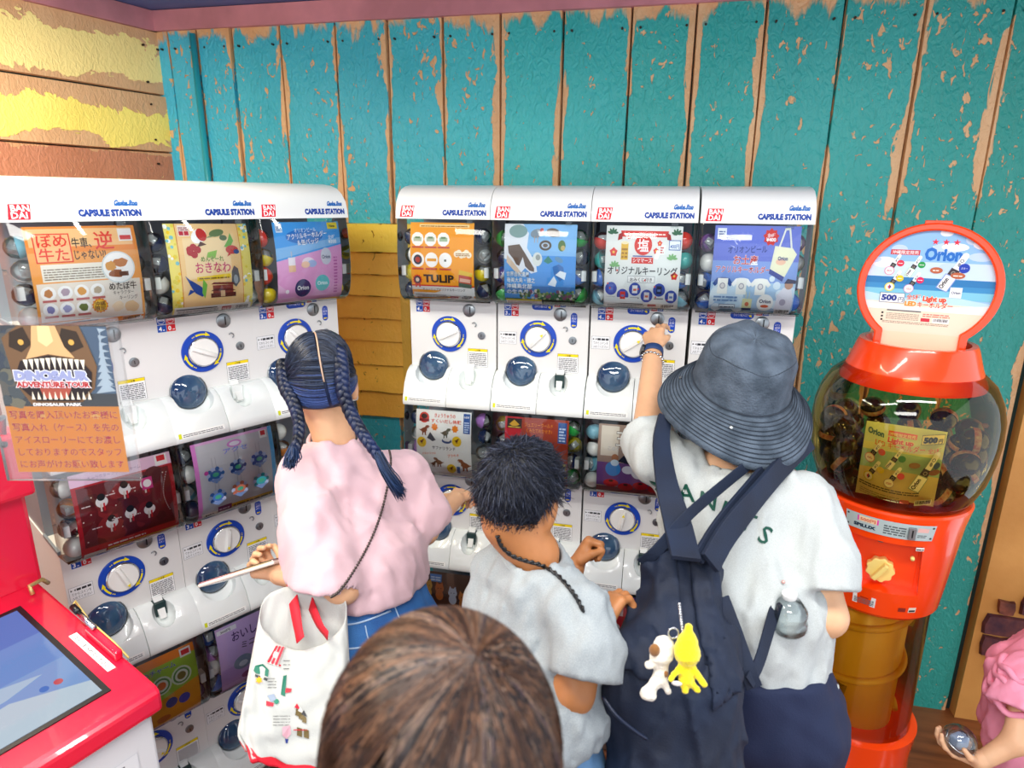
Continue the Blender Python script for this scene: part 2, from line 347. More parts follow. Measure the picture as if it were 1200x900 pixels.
# ---------------------------------------------------------------- room
def paint(name, peel, peel2, edge=.16, thr=.42, top=2.49, speck=.66, bumpd=.006, sc=(9, 9, 2.4), spots=None):
    m = bpy.data.materials.new(name); m.use_nodes = True; nt = m.node_tree; N, L = nt.nodes, nt.links; b = N['Principled BSDF']
    def math_(op, a, c=None, d=None, clamp=False):
        n = N.new('ShaderNodeMath'); n.operation = op; n.use_clamp = clamp
        for i, v in enumerate((a, c, d)):
            if v is None: continue
            if isinstance(v, (int, float)): n.inputs[i].default_value = v
            else: L.new(v, n.inputs[i])
        return n.outputs[0]
    geo = N.new('ShaderNodeNewGeometry'); uv = N.new('ShaderNodeUVMap'); oi = N.new('ShaderNodeObjectInfo')
    def noise(scale, sv=(1, 1, 1), det=4, dist=0, rough=.5):
        mp = N.new('ShaderNodeMapping'); mp.inputs['Scale'].default_value = sv; L.new(geo.outputs['Position'], mp.inputs[0])
        n = N.new('ShaderNodeTexNoise'); n.inputs['Scale'].default_value = scale; n.inputs['Detail'].default_value = det; n.inputs['Distortion'].default_value = dist; n.inputs['Roughness'].default_value = rough
        L.new(mp.outputs[0], n.inputs['Vector']); return n.outputs['Fac']
    sx = N.new('ShaderNodeSeparateXYZ'); L.new(uv.outputs[0], sx.inputs[0]); U = sx.outputs[0]
    e = math_('MULTIPLY', math_('MINIMUM', math_('MULTIPLY', U, 1.6), math_('SUBTRACT', 1, U)), .215)
    n1 = noise(1, sc, 5, .6, .65)
    m1 = math_('MULTIPLY', math_('SUBTRACT', math_('MULTIPLY', math_('SUBTRACT', n1, thr), edge), e), 400, clamp=True)
    n2 = noise(1, (48, 48, 30), 2, .8); n3 = noise(1, (6, 6, 2.2), 2)
    m2 = math_('MULTIPLY', math_('SUBTRACT', math_('ADD', n2, math_('MULTIPLY', math_('SUBTRACT', n3, .5), .35)), speck), 30, clamp=True)
    sp = N.new('ShaderNodeSeparateXYZ'); L.new(geo.outputs['Position'], sp.inputs[0])
    m3 = math_('MULTIPLY', math_('SUBTRACT', math_('ADD', sp.outputs[2], math_('MULTIPLY', math_('SUBTRACT', n1, .5), .35)), top), 40, clamp=True)
    mk = math_('MAXIMUM', math_('MAXIMUM', m1, m2), m3)
    r = N.new('ShaderNodeMix'); r.data_type = 'RGBA'; L.new(noise(1, (3, 3, 1.5), 4), r.inputs[0])
    dk = N.new('ShaderNodeHueSaturation'); dk.inputs['Value'].default_value = .85; dk.inputs['Saturation'].default_value = 1.05; L.new(oi.outputs['Color'], dk.inputs['Color'])
    lt = N.new('ShaderNodeHueSaturation'); lt.inputs['Value'].default_value = 1.4; lt.inputs['Saturation'].default_value = .9; L.new(oi.outputs['Color'], lt.inputs['Color'])
    L.new(dk.outputs[0], r.inputs[6]); L.new(lt.outputs[0], r.inputs[7])
    pr = N.new('ShaderNodeMix'); pr.data_type = 'RGBA'; L.new(noise(1, (14, 14, 5), 3), pr.inputs[0]); pr.inputs[6].default_value = lin(peel)+(1,); pr.inputs[7].default_value = lin(peel2)+(1,)
    x = N.new('ShaderNodeMix'); x.data_type = 'RGBA'; L.new(mk, x.inputs[0]); L.new(r.outputs[2], x.inputs[6]); L.new(pr.outputs[2], x.inputs[7])
    L.new(x.outputs[2], b.inputs['Base Color']); b.inputs['Roughness'].default_value = .42
    n4 = noise(1, (55, 55, 32), 3, 1.4); h = math_('ADD', n4, math_('MULTIPLY', mk, -.35))
    bp = N.new('ShaderNodeBump'); bp.inputs['Strength'].default_value = 1; bp.inputs['Distance'].default_value = bumpd; L.new(h, bp.inputs['Height']); L.new(bp.outputs[0], b.inputs['Normal'])
    return m
TEAL = paint('peeling_teal_paint', 'd79a62', 'e9c595')
YEL = paint('yellow_board_paint', '8f6a10', 'b98a20', edge=.05, top=9, speck=.72, bumpd=.003)
PALE = paint('pale_yellow_paint', 'd9a070', 'edc193', edge=.3, thr=.33, top=9, speck=.8, bumpd=.004, sc=(5, 5, 7))
TERRA = paint('terracotta_paint', 'e3b184', 'd99f74', edge=.08, top=9, speck=.7, bumpd=.004)
def board(name, parent, O, ux, uz, n, w, h, th, m, col, slope=0, sd=0):
    """a plank: origin lower-left, u across, v along; edges slightly uneven; u runs across its width"""
    rn = random.Random(sd); K = 10; O, ux, uz, n = (Vector(a) for a in (O, ux, uz, n)); bm = bmesh.new(); uvl = bm.loops.layers.uv.new('UVMap'); rows = []
    longv = h >= w
    for i in range(K+1):
        t = i/K; j0, j1 = rn.uniform(-.0015, .0015), rn.uniform(-.0015, .0015)
        if longv: a = [(j0, t*h, 0), (j0+.003, t*h, th), (w-.003+j1, t*h, th), (w+j1, t*h, 0)]; us = [(0, t), (.01, t), (.99, t), (1, t)]
        else: a = [(t*w, j0, 0), (t*w, j0+.003, th+slope), (t*w, h-.003+j1, th), (t*w, h+j1, 0)]; us = [(0, t), (.01, t), (.99, t), (1, t)]
        rows.append(([bm.verts.new(O+ux*p[0]+uz*p[1]+n*p[2]) for p in a], us))
    for i in range(K):
        for j in range(3):
            f = bm.faces.new([rows[i][0][j], rows[i][0][j+1], rows[i+1][0][j+1], rows[i+1][0][j]])
            for lp, u in zip(f.loops, (rows[i][1][j], rows[i][1][j+1], rows[i+1][1][j+1], rows[i+1][1][j])): lp[uvl].uv = u
    for k in (0, K): bm.faces.new(rows[k][0])
    bmesh.ops.recalc_face_normals(bm, faces=bm.faces); me = bpy.data.meshes.new(name); bm.to_mesh(me); bm.free(); me.materials.append(m)
    o = link(name, me, parent); o.color = lin(col)+(1,); return o
WY = 2.45
gap = mat('gap_shadow', '17302c', .9)
wb = tag(obj('wall_back', MB().box((-.2, WY+.06, 1.3), (3.7, .1, 2.6)), gap), kind='structure')
xs = [-1.995, -1.915, -1.785, -1.64, -1.437, -1.212, -1.012, -.803, -.591, -.374, -.146, .062, .277, .507, .735, .972, 1.205]
teals = ['0aa2c0', '0aa0bc', '0aa0b8', '10a2b6', '0ca0b2', '0a9cac', '10a0ac', '10a2a8', '0ca09e', '069c98', '049890', '04968e', '02908a', '069088', '048c82', '04887c']
TEAL_GAIN = 1.2
for i in range(16):
    board('plank', wb, (xs[i]+.0015, WY+.01, 0), (1, 0, 0), (0, 0, 1), (0, -1, 0), xs[i+1]-xs[i]-.003, 2.52, .016+.004*(i % 3), TEAL, teals[i], sd=i).color = tuple(min(1, v*TEAL_GAIN+.004) for v in lin(teals[i]))+(1,)
nail = mat('nail_head', '3a2f25', .5, .6); nb = MB()
for i in range(16):
    for q in (.03, xs[i+1]-xs[i]-.03): nb.cyl((xs[i]+q, WY+.01, 2.455), (xs[i]+q, WY-.0165, 2.455), .004, n=8)
tag(obj('nail_heads', nb, nail, wb), kind='stuff')
# yellow lapped boards between the two banks
zy = [1.03, 1.135, 1.25, 1.35, 1.44, 1.53, 1.615, 1.70, 1.812]
for i in range(8):
    board('yellow_board', wb, (-1.66, WY-.012, zy[i]+(.0 if i else 0)), (1, 0, 0), (0, 0, 1), (0, -1, 0), .68 if i < 7 else .86, zy[i+1]-zy[i]+(.0 if i == 7 else .004), .010 if i < 7 else .03, YEL, 'f2cc20' if i == 7 else ['e8a810', 'f0b414', 'eeb012', 'e8aa0e'][i % 4], slope=.02 if i < 7 else 0, sd=50+i)
board('yellow_post', wb, (-.985, WY-.012, 1.03), (1, 0, 0), (0, 0, 1), (0, -1, 0), .045, .68, .034, YEL, 'd9a51b', sd=70)
# left wall of wide horizontal boards
K0 = np.array([-1.975, WY, 0]); dL = np.array([-.264, -.9646, 0]); nL = np.array([.9646, -.264, 0])
wl = tag(obj('wall_left', MB().box((0, 0, 0), (.08, 3.4, 2.6)).xf(Matrix.Translation(Vector(K0+dL*1.68-nL*.045+np.array([0, 0, 1.3]))) @ Matrix.Rotation(-math.radians(15.3), 4, 'Z')), gap), kind='structure')
zl = [0, .23, .46, .70, .93, 1.16, 1.39, 1.62, 1.85, 2.075, 2.29, 2.52]
for i in range(11):
    c = {10: 'fbe08a', 9: 'fde468', 8: 'bf7a58', 7: 'a86a58'}.get(i, '9c6450')
    board('plank', wl, K0+nL*.0+np.array([0, 0, zl[i]+.0015]), dL, (0, 0, 1), nL, 3.3, zl[i+1]-zl[i]-.003, .012+.005*(i % 2), PALE if i > 8 else TERRA, c, sd=90+i)
nb = MB()
for z in (2.12, 2.25, 2.33, 2.46, 1.9, 2.03): p = Vector(K0+dL*.07+np.array([0, 0, z])); nb.cyl(p, p+Vector(nL)*.022, .004, n=8)
tag(obj('nail_heads', nb, nail, wl), kind='stuff')
pinkm = mat('dusty_pink_paint', 'd58a92', .6, var=.25, vscale=6, bump=.3, bscale=30)
tag(obj('trim_1', MB().box((-.2, WY-.008, 2.552), (3.7, .04, .07)), pinkm), kind='structure')
tag(obj('trim_2', MB().box((0, 0, 0), (.045, 3.36, .07)).xf(Matrix.Translation(Vector(K0+dL*1.66+nL*.004+np.array([0, 0, 2.552]))) @ Matrix.Rotation(-math.radians(15.3), 4, 'Z')), pinkm), kind='structure')
tag(obj('ceiling', MB().box((-.3, .6, 2.63), (5.4, 5.2, .08)), mat('indigo_ceiling', '5d68a4', .7, var=.3, vscale=2)), kind='structure')
tag(obj('floor', MB().box((-.3, .6, -.03), (5.4, 5.2, .06)), mat('brown_wood_floor', '9a5a30', .35, c2='6f3c1e', vscale=3, stretch=(1, 9, 1))), kind='structure')
# tan wall section with painted bricks at the right
wr = tag(obj('wall_right', MB().box((1.68, WY-.012, 1.3), (.92, .05, 2.6)), mat('tan_plaster', 'd79a4e', .55, c2='bf8238', vscale=3, bump=.25, bscale=40)), kind='structure')
brm = [mat('brick_face_a', '4a2018', .6, bump=.4, bscale=60, c2='8c4a34', vscale=20), mat('brick_face_b', '3c1c2c', .6, bump=.4, bscale=60, c2='6a3430', vscale=20)]
for i, (x, z, bw, bh) in enumerate([(1.30, .50, .05, .045), (1.41, .52, .12, .075), (1.56, .51, .13, .08), (1.33, .425, .17, .07), (1.52, .425, .17, .07), (1.30, .335, .10, .075), (1.44, .335, .15, .07), (1.6, .335, .14, .07), (1.35, .26, .12, .06), (1.50, .25, .15, .065), (1.66, .42, .1, .07)]):
    bh *= 1.15; rn = random.Random(i); q = [(-1, -1), (0, -1.1), (1, -1), (1.04, 0), (1, 1), (.1, .95), (-1, 1.05), (-1.1, .1)]
    pl = [(x+a*bw/2+rn.uniform(-.006, .006), z+b*bh/2+rn.uniform(-.005, .005)) for a, b in q]
    link('brick', MB().add([(a, WY-.038, b) for a, b in pl]+[(x+(a-x)*.94, WY-.052, z+(b-z)*.9) for a, b in pl], [(j, (j+1) % 8, 8+(j+1) % 8, 8+j) for j in range(8)]+[tuple(range(8, 16))]).mesh('brick', brm[i % 2]), wr)
# conduit running down the corner of the teal wall
tag(obj('corner_strip', MB().tube([(-1.79, WY-.03, 1.0), (-1.79, WY-.03, 2.5)], .012, 10), mat('teal_strip', '2aa0ae', .3), smooth=True), 'thin teal-painted vertical tube running down the planks near the left corner', 'pipe')
# ---------------------------------------------------------------- capsule machines
W = .294
PROF = [(-.055, .338), (-.075, .343), (-.088, .358), (-.096, .39), (-.101, .44), (-.101, .50), (-.096, .545), (-.088, .586)]   # dome front, (y,z)
PL = np.array(PROF); SEG = np.r_[0, np.cumsum(np.hypot(*np.diff(PL, axis=0).T))]
def on_dome(x0, s0, off=.004, tilt=0):
    def f(x, y, e):
        s = s0+y+tilt*(x-.1); i = min(max(int(np.searchsorted(SEG, s))-1, 0), len(SEG)-2); t = (s-SEG[i])/(SEG[i+1]-SEG[i]); p = PL[i]+(PL[i+1]-PL[i])*t
        d = PL[i+1]-PL[i]; d = d/np.hypot(*d); n = np.array([-d[1], d[0]])
        p = p + n*(e-off); return (x0+x, p[0], p[1])
    return f
def cached(fn):
    c = {}
    def g(*a):
        if a not in c: c[a] = fn(*a)
        return c[a]
    return g
def applied(mb, name, mats, cutters):       # boolean-cut mesh
    o = obj(name, mb, mats); 
    for cm in cutters:
        c = obj('cut', cm, MT['white2']); b = o.modifiers.new('b', 'BOOLEAN'); b.operation = 'DIFFERENCE'; b.solver = 'EXACT'; b.object = c
        bpy.context.view_layer.update(); me = bpy.data.meshes.new_from_object(o.evaluated_get(bpy.context.evaluated_depsgraph_get())); o.modifiers.clear(); o.data = me; bpy.data.objects.remove(c)
    b = o.modifiers.new('bv', 'BEVEL'); b.width = .0035; b.segments = 2; b.limit_method = 'ANGLE'; b.angle_limit = .7
    bpy.context.view_layer.update(); me = bpy.data.meshes.new_from_object(o.evaluated_get(bpy.context.evaluated_depsgraph_get())); bpy.data.objects.remove(o); me.name = name; smooth_mesh(me, 45); return me
TP = [(0, 0), (-.088, 0), (-.092, .012), (-.088, .028), (-.07, .07), (-.045, .1), (-.02, .112), (0, .114)]
wx, wz = -.066, .116
wa = Vector((0, -1, .22)).normalized()
scoop = MB().lathe([(.0515, -.008), (.058, .2)], Vector((wx, 0, wz)), wa, 40)
scoop2 = MB().lathe([(.0505, -.0), (.055, .2)], Vector((wx, -.012, wz-.03)), Vector((0, -1, .75)).normalized(), 40)
notch = MB().sphere((.062, -.055, .098), .03, 20, scale=(1, 1.5, 1.5))
hull = (.0705, .0715)
def M_(k):
    L, R = -W/2+.002, W/2-.002
    if k == 'body':
        mb = MB().box((0, .19, .17), (W-.006, .38, .34)).box((0, .26, .4575), (W-.012, .24, .255), mi=1)
        mb.box((-.143, .07, .345), (.006, .14, .01), mi=1); return mb.mesh('body', [MT['white2'], MT['inner']])
    if k == 'tray_l': return applied(MB().extr(TP, L, -.001), 'prize_tray', MT['tray'], [scoop, scoop2])
    if k == 'tray_r': return applied(MB().extr(TP, .001, R), 'coin_return_cover', MT['tray'], [notch])
    if k == 'window': 
        return MB().lathe([(.049, 0), (.049, .003), (.045, .009), (.036, .014), (.02, .018), (.001, .019)], (wx, -.004, wz), wa, 36, cap=False).mesh('prize_window', MT['window'], True)
    if k == 'rim': return MB().lathe([(.048, 0), (.051, 0), (.051, .003), (.049, .004)], (wx, -.004, wz), wa, 36, cap=False).mesh('window_rim', MT['steel'], True)
    if k == 'ring':
        return MB().lathe([(.037, 0), (.0585, 0), (.0585, .0025), (.057, .004), (.042, .004), (.037, .004)], (-.013, -.0005, .222), (0, -1, 0), 48).mesh('knob_ring', MT['blue'], 40)
    if k[:6] == 'arrows':
        a = Art(.2, .2); a.it = []
        for t0 in ((1.9, -.2, -2.3)[int(k[6])],):
            pts = [(.1+r*math.cos(t0-q), .1+r*math.sin(t0-q)) for r, qs in ((.052, np.linspace(0, .55, 7)), (.047, np.linspace(.55, 0, 7))) for q in qs]; a.poly(pts, 'f6e21a')
            q = t0-.55; a.poly([(.1+.057*math.cos(q), .1+.057*math.sin(q)), (.1+.0495*math.cos(q-.28), .1+.0495*math.sin(q-.28)), (.1+.045*math.cos(q), .1+.045*math.sin(q))], 'f6e21a')
            for d in (.1, .2): a.circ(.1+.0495*math.cos(t0+d), .1+.0495*math.sin(t0+d), .0018, 'f6e21a', n=8)
        return a.mesh(flat(-.113, -.0048, .122))
    if k == 'knobrim': return MB().lathe([(.037, 0), (.0425, 0), (.0425, .006), (.039, .008)], (0, 0, 0), (0, -1, 0), 40, cap=False).mesh('chrome_rim', MT['chrome'], True)
    if k == 'knob':
        mb = MB().lathe([(.0395, 0), (.0395, .008), (.037, .012), (.001, .0125)], (0, 0, 0), (0, -1, 0), 40); return mb.mesh('knob', MT['capw'], 40)
    if k == 'grip':
        mb = MB(); n = 14
        for i in range(n): pass
        vs = []; 
        for s in np.linspace(-1, 1, 9):
            h = .012*(1-abs(s)**3*.5); w2 = .0085
            vs += [(s*.035, -.011, -w2), (s*.034, -.011-h, -w2*.45), (s*.034, -.011-h, w2*.45), (s*.035, -.011, w2)]
        fs = [(4*i+j, 4*i+j+1, 4*i+5+j, 4*i+4+j) for i in range(8) for j in range(3)]+[(0, 1, 2, 3), (32, 33, 34, 35)]
        return mb.add(vs, fs).mesh('knob_grip', MT['capw'], 30)
    if k == 'gripmark': return MB().add([(.018, -.0245, -.005), (.018, -.0245, .005), (.028, -.0235, 0)], [(0, 1, 2)]).mesh('yellow_mark', mat('yellow_mark', 'f6e21a'))
    if k == 'slot': return MB().lathe([(.0205, -.001), (.0205, .003), (.0185, .0045), (.001, .0045)], (.055, 0, .302), (0, -1, 0), 28).box((.059, -.0045, .302), (.003, .002, .024), mi=1).mesh('coin_slot', [MT['steel'], MT['slot']], 40)
    if k == 'lock': return MB().lathe([(.0125, -.001), (.0125, .003), (.0085, .0035), (.0085, .006), (.001, .006)], (.096, 0, .222), (0, -1, 0), 20).box((.096, -.0062, .222), (.002, .001, .009), mi=1).mesh('key_lock', [MT['steel'], MT['slot']], 40)
    if k == 'hook': return MB().tube([(.072+.007*math.cos(a), -.004, .257+.007*math.sin(a)) for a in np.linspace(2.6, -1.2, 9)], .0016, 6).mesh('return_lever', MT['steel'], True)
    if k == 'flap': return MB().add([(.050, -.01, .125), (.074, -.01, .125), (.070, -.045, .072), (.054, -.045, .072), (.050, 0, .125), (.074, 0, .125), (.070, -.028, .062), (.054, -.028, .062)], [(0, 1, 2, 3), (4, 5, 6, 7), (0, 3, 7, 4), (1, 2, 6, 5), (3, 2, 6, 7), (0, 1, 5, 4)]).mesh('return_flap', MT['white'])
    if k == 'flapd': return MB().box((.062, -.014, .094), (.03, .03, .04)).mesh('return_cavity', MT['green'])
    if k == 'flapw': return MB().box((.062, -.014, .094), (.03, .03, .04)).mesh('return_cavity', MT['tray'])
    if k in ('dome', 'dome1'):
        pr = PROF + ([(-.06, .586), (0, .586)]); pr = [(0, .338)] + pr
        mb = MB(); n = len(pr); xo = [(-W/2+.001, .03), (-W/2+.001, 0), (-W/2+.006, -.0), (-W/2+.014, -.0)]
        rows = []                                     # rounded vertical edges
        for x, ins in ((-W/2+.0015, .014), (-W/2+.004, .006), (-W/2+.012, 0), (W/2-.012, 0), (W/2-.004, .006), (W/2-.0015, .014)):
            rows.append([(x, y+ins if y < -.02 else y, z+(ins*.5 if z < .37 and y < -.02 else 0)) for y, z in pr])
        mb.add([p for r in rows for p in r], [(i*n+j, i*n+j+1, i*n+n+j+1, i*n+n+j) for i in range(5) for j in range(n-1)] + [tuple(range(n)), tuple(range(5*n, 6*n))])
        return mb.mesh('clear_dome', MT['clear'], 50)
    if k == 'lip': return MB().tube([(-W/2+.008, -.057, .339), (W/2-.008, -.057, .339)], .0035, 8).mesh('dome_lip', MT['clear'], True)
    if k == 'hood':
        pr = [(-.090, .586), (-.088, .606), (-.08, .634), (-.062, .656), (-.038, .671), (-.005, .68), (.04, .685), (.36, .685), (.38, .67), (.38, .586)]
        return MB().extr(pr, -W/2+.001, W/2-.001).mesh('hood', MT['white'], 35)
    if k == 'bracket': return MB().box((.085, -.09, .58), (.018, .006, .012)).mesh('dome_catch', MT['clear'])
    if k == 'white_clip': return MB().box((-.132, -.06, .43), (.014, .03, .03)).box((.132, -.06, .43), (.014, .03, .03)).mesh('white_clip', MT['white'])
M_ = cached(M_)
def hood_map(x0, s0):
    h = np.array([(-.090, .586), (-.088, .606), (-.08, .634), (-.062, .656), (-.038, .671)]); sg = np.r_[0, np.cumsum(np.hypot(*np.diff(h, axis=0).T))]
    def f(x, y, e):
        s = s0+y; i = min(max(int(np.searchsorted(sg, s))-1, 0), len(sg)-2); t = (s-sg[i])/(sg[i+1]-sg[i]); d = h[i+1]-h[i]; d = d/np.hypot(*d); p = h[i]+(h[i+1]-h[i])*t+np.array([-d[1], d[0]])*e
        return (x0+x, p[0], p[1])
    return f, sg
def S_(k, *a):
    if k == 'bandai':
        f, sg = hood_map(-.135, .003); A = Art(.05, .04); A.it = []
        A.poly([(.002, .002), (.043, .002), (.048, .036), (.007, .036)], 'e2142d'); A.text('BAN', .0275, .0205, .019, 'ffffff', bold=.025, width=.034); A.text('DAI', .024, .005, .019, 'ffffff', bold=.025, width=.03)
        return A.mesh(f, [v-.003 for v in sg[1:-1]])
    if k == 'station':
        f, sg = hood_map(.0, .003); A = Art(.14, .06); A.it = []
        A.text('CAPSULE STATION', .068, .009, .02, '0f3f98', bold=.075, width=.134)
        A.poly([(.078, .033), (.128, .033), (.131, .037), (.08, .037)], '2a6fb8'); A.text('Gasha Pon', .104, .033, .018, '2468b4', bold=.06, width=.052, shear=.2)
        return A.mesh(f, [v-.003 for v in sg[1:-1]])
    if k == 'coins':
        n, row, = a; A = Art(.046, .044); A.it = []
        if row == 0:
            A.rect(0, .022, .0225, .022, '1b50b4'); A.rect(.0235, .022, .0225, .022, 'd8202c')
            for cx, c in ((.0112, '1b50b4'), (.0347, 'd8202c')): A.circ(cx, .033, .0098, 'ffffff', n=20); A.circ(cx, .033, .0086, c, n=20); A.rect(cx-.0075, .0308, .015, .0045, 'ffffff'); A.lines(cx-.0065, .0318, .013, .0025, 1, c)
        A.rect(0, .001, .0225, .019, '1b50b4'); A.rect(.0235, .001, .0225, .019, 'd8202c'); A.text(n, .007, .0045, .016, 'ffffff', bold=.03); A.text('0', .031, .0045, .016, 'ffffff', bold=.03); A.lines(.0135, .005, .006, .004, 1, 'ffffff'); A.lines(.038, .005, .006, .004, 1, 'ffffff')
        return A.mesh(flat(-.123, -.0004, .29))
    if k == 'pill':
        A = Art(.066, .024); A.it = []; A.poly([(.011+.011*math.cos(t), .012+.011*math.sin(t)) for t in np.linspace(PI/2, 3*PI/2, 9)]+[(.055+.011*math.cos(t), .012+.011*math.sin(t)) for t in np.linspace(-PI/2, PI/2, 9)], '1347b8')
        A.text('コイン投入口', .028, .009, .008, 'ffffff', width=.038); A.poly([(.05, .012), (.058, .014), (.06, .006), (.054, .008)], 'f6e21a'); return A.mesh(flat(-.035, -.0004, .312))
    if k == 'vpill':
        A = Art(.022, .05); A.it = []; A.poly([(.011+.010*math.cos(t), .039+.010*math.sin(t)) for t in np.linspace(0, PI, 9)]+[(.011+.010*math.cos(t), .011+.010*math.sin(t)) for t in np.linspace(PI, 2*PI, 9)], '1347b8')
        for i, t in enumerate(('コイン', '返却', 'ボタン')): A.text(t, .011, .037-i*.0085, .0075, 'ffffff', width=.014)
        A.poly([(.004, .009), (.009, .0125), (.009, .0105), (.017, .0105), (.017, .0075), (.009, .0075), (.009, .0055)], 'f6e21a'); return A.mesh(flat(.087, -.0004, .26))
    if k == 'caution':
        A = Art(.066, .06); A.it = []; A.rect(0, 0, .066, .06, '555a60'); A.rect(.0008, .0008, .0644, .0584, 'f4f5f5'); A.rect(.0008, .051, .0644, .0085, 'f2d81a'); A.text('ご注意', .033, .0525, .006, '222222', bold=.02); A.lines(.004, .004, .058, .044, 9, '4a4d55', .5); return A.mesh(flat(.05, -.0004, .118))
    if k == 'howto':
        A = Art(.056, .04); A.it = []; A.rect(0, 0, .056, .04, '8a9096'); A.rect(.0008, .0008, .0544, .0384, 'eceef0'); A.poly([(.004, .028), (.004, .034), (.009, .031)], '222222'); A.poly([(.016, .028), (.016, .034), (.011, .031)], '222222'); A.lines(.018, .0275, .034, .007, 1, '33363c', .9)
        A.text('てからコインを', .028, .0155, .0095, '3a3d44', width=.046); A.text('入れてください', .028, .004, .0095, '3a3d44', width=.046); return A.mesh(flat(-.139, -.0004, .2))
    if k == 'strip':
        A = Art(.125, .013); A.it = []; A.rect(0, 0, .125, .013, 'f5f6f2'); A.rect(0, 0, .008, .013, 'cfd81a'); A.lines(.012, .002, .108, .009, 2, '6a6f75', .5); return A.mesh(lambda x, y, e: (-.138+x, -.0915-e+.0003*0+(y*.25), .014+y))
    if k == 'sidemark': 
        A = Art(.035, .014); A.it = []; A.rect(0, 0, .017, .014, 'd8202c'); A.rect(.018, 0, .017, .014, '1b50b4'); A.lines(.003, .004, .011, .006, 1, 'ffffff'); A.lines(.021, .004, .011, .006, 1, 'ffffff'); return A.mesh(flat(.036, -.0003, .325))
S_ = cached(S_)
CAPC = ['e8402c', '2b74d8', '2fae4e', 'e9d21f', '8fd3e8', 'f0f0ea', 'b07ac8', '1c2a50', 'e88a2c', '3bb8b0']
capmats = {c: mat('capsule_'+c, c, .15, coat=.5) for c in CAPC}; caplid = clear('capsule_lid', 'f0f6fa', 1, .05, .06); capins = mat('toy_bag', 'e8e4dc', .3, var=.4, vscale=60)
capmesh = {c: MB().lathe([(.001, -.0262), (.012, -.0235), (.021, -.0165), (.0262, -.004), (.0266, 0), (.025, .001), (.001, .0015)], (0, 0, 0), (0, 0, 1), 16, cap=False).mesh('capsule_base', capmats[c], 40) for c in CAPC}
lidmesh = MB().lathe([(.0262, 0), (.0262, .004), (.021, .0165), (.012, .0235), (.001, .0262)], (0, 0, 0), (0, 0, 1), 16, cap=False).mesh('capsule_lid', caplid, True)
toymesh = MB().box((0, 0, .004), (.026, .018, .022), Matrix.Rotation(.5, 3, 'Y')).mesh('wrapped_toy', capins)
CNAME = dict(zip(CAPC, ['red', 'blue', 'green', 'yellow', 'pale blue', 'white', 'lilac', 'dark navy', 'orange', 'turquoise']))
def capsule(loc, c, label, group, s=1, lid=None):
    e = thing('toy_capsule', label, 'capsule', loc, 0, group); e.rotation_euler = (random.uniform(-2, 2), random.uniform(-1, 1), random.uniform(0, 6)); e.scale = (s, s, s)
    link('capsule_base', capmesh[c], e); link('capsule_lid', lid or lidmesh, e); link('wrapped_toy', toymesh, e); return e
BANK_R = lambda i: (Vector((-.788+W*(i+.5)+(.004 if i == 3 else 0), 2.0, 0)), 0.0)
uL, nLb = Vector((.5, .8660, 0)), Vector((.866, -.5, 0))
BANK_L = lambda i: (uL*(.325+.288*(i+.5)) - nLb*1.87, math.radians(60))
ZT = [1.26, .672, .084]
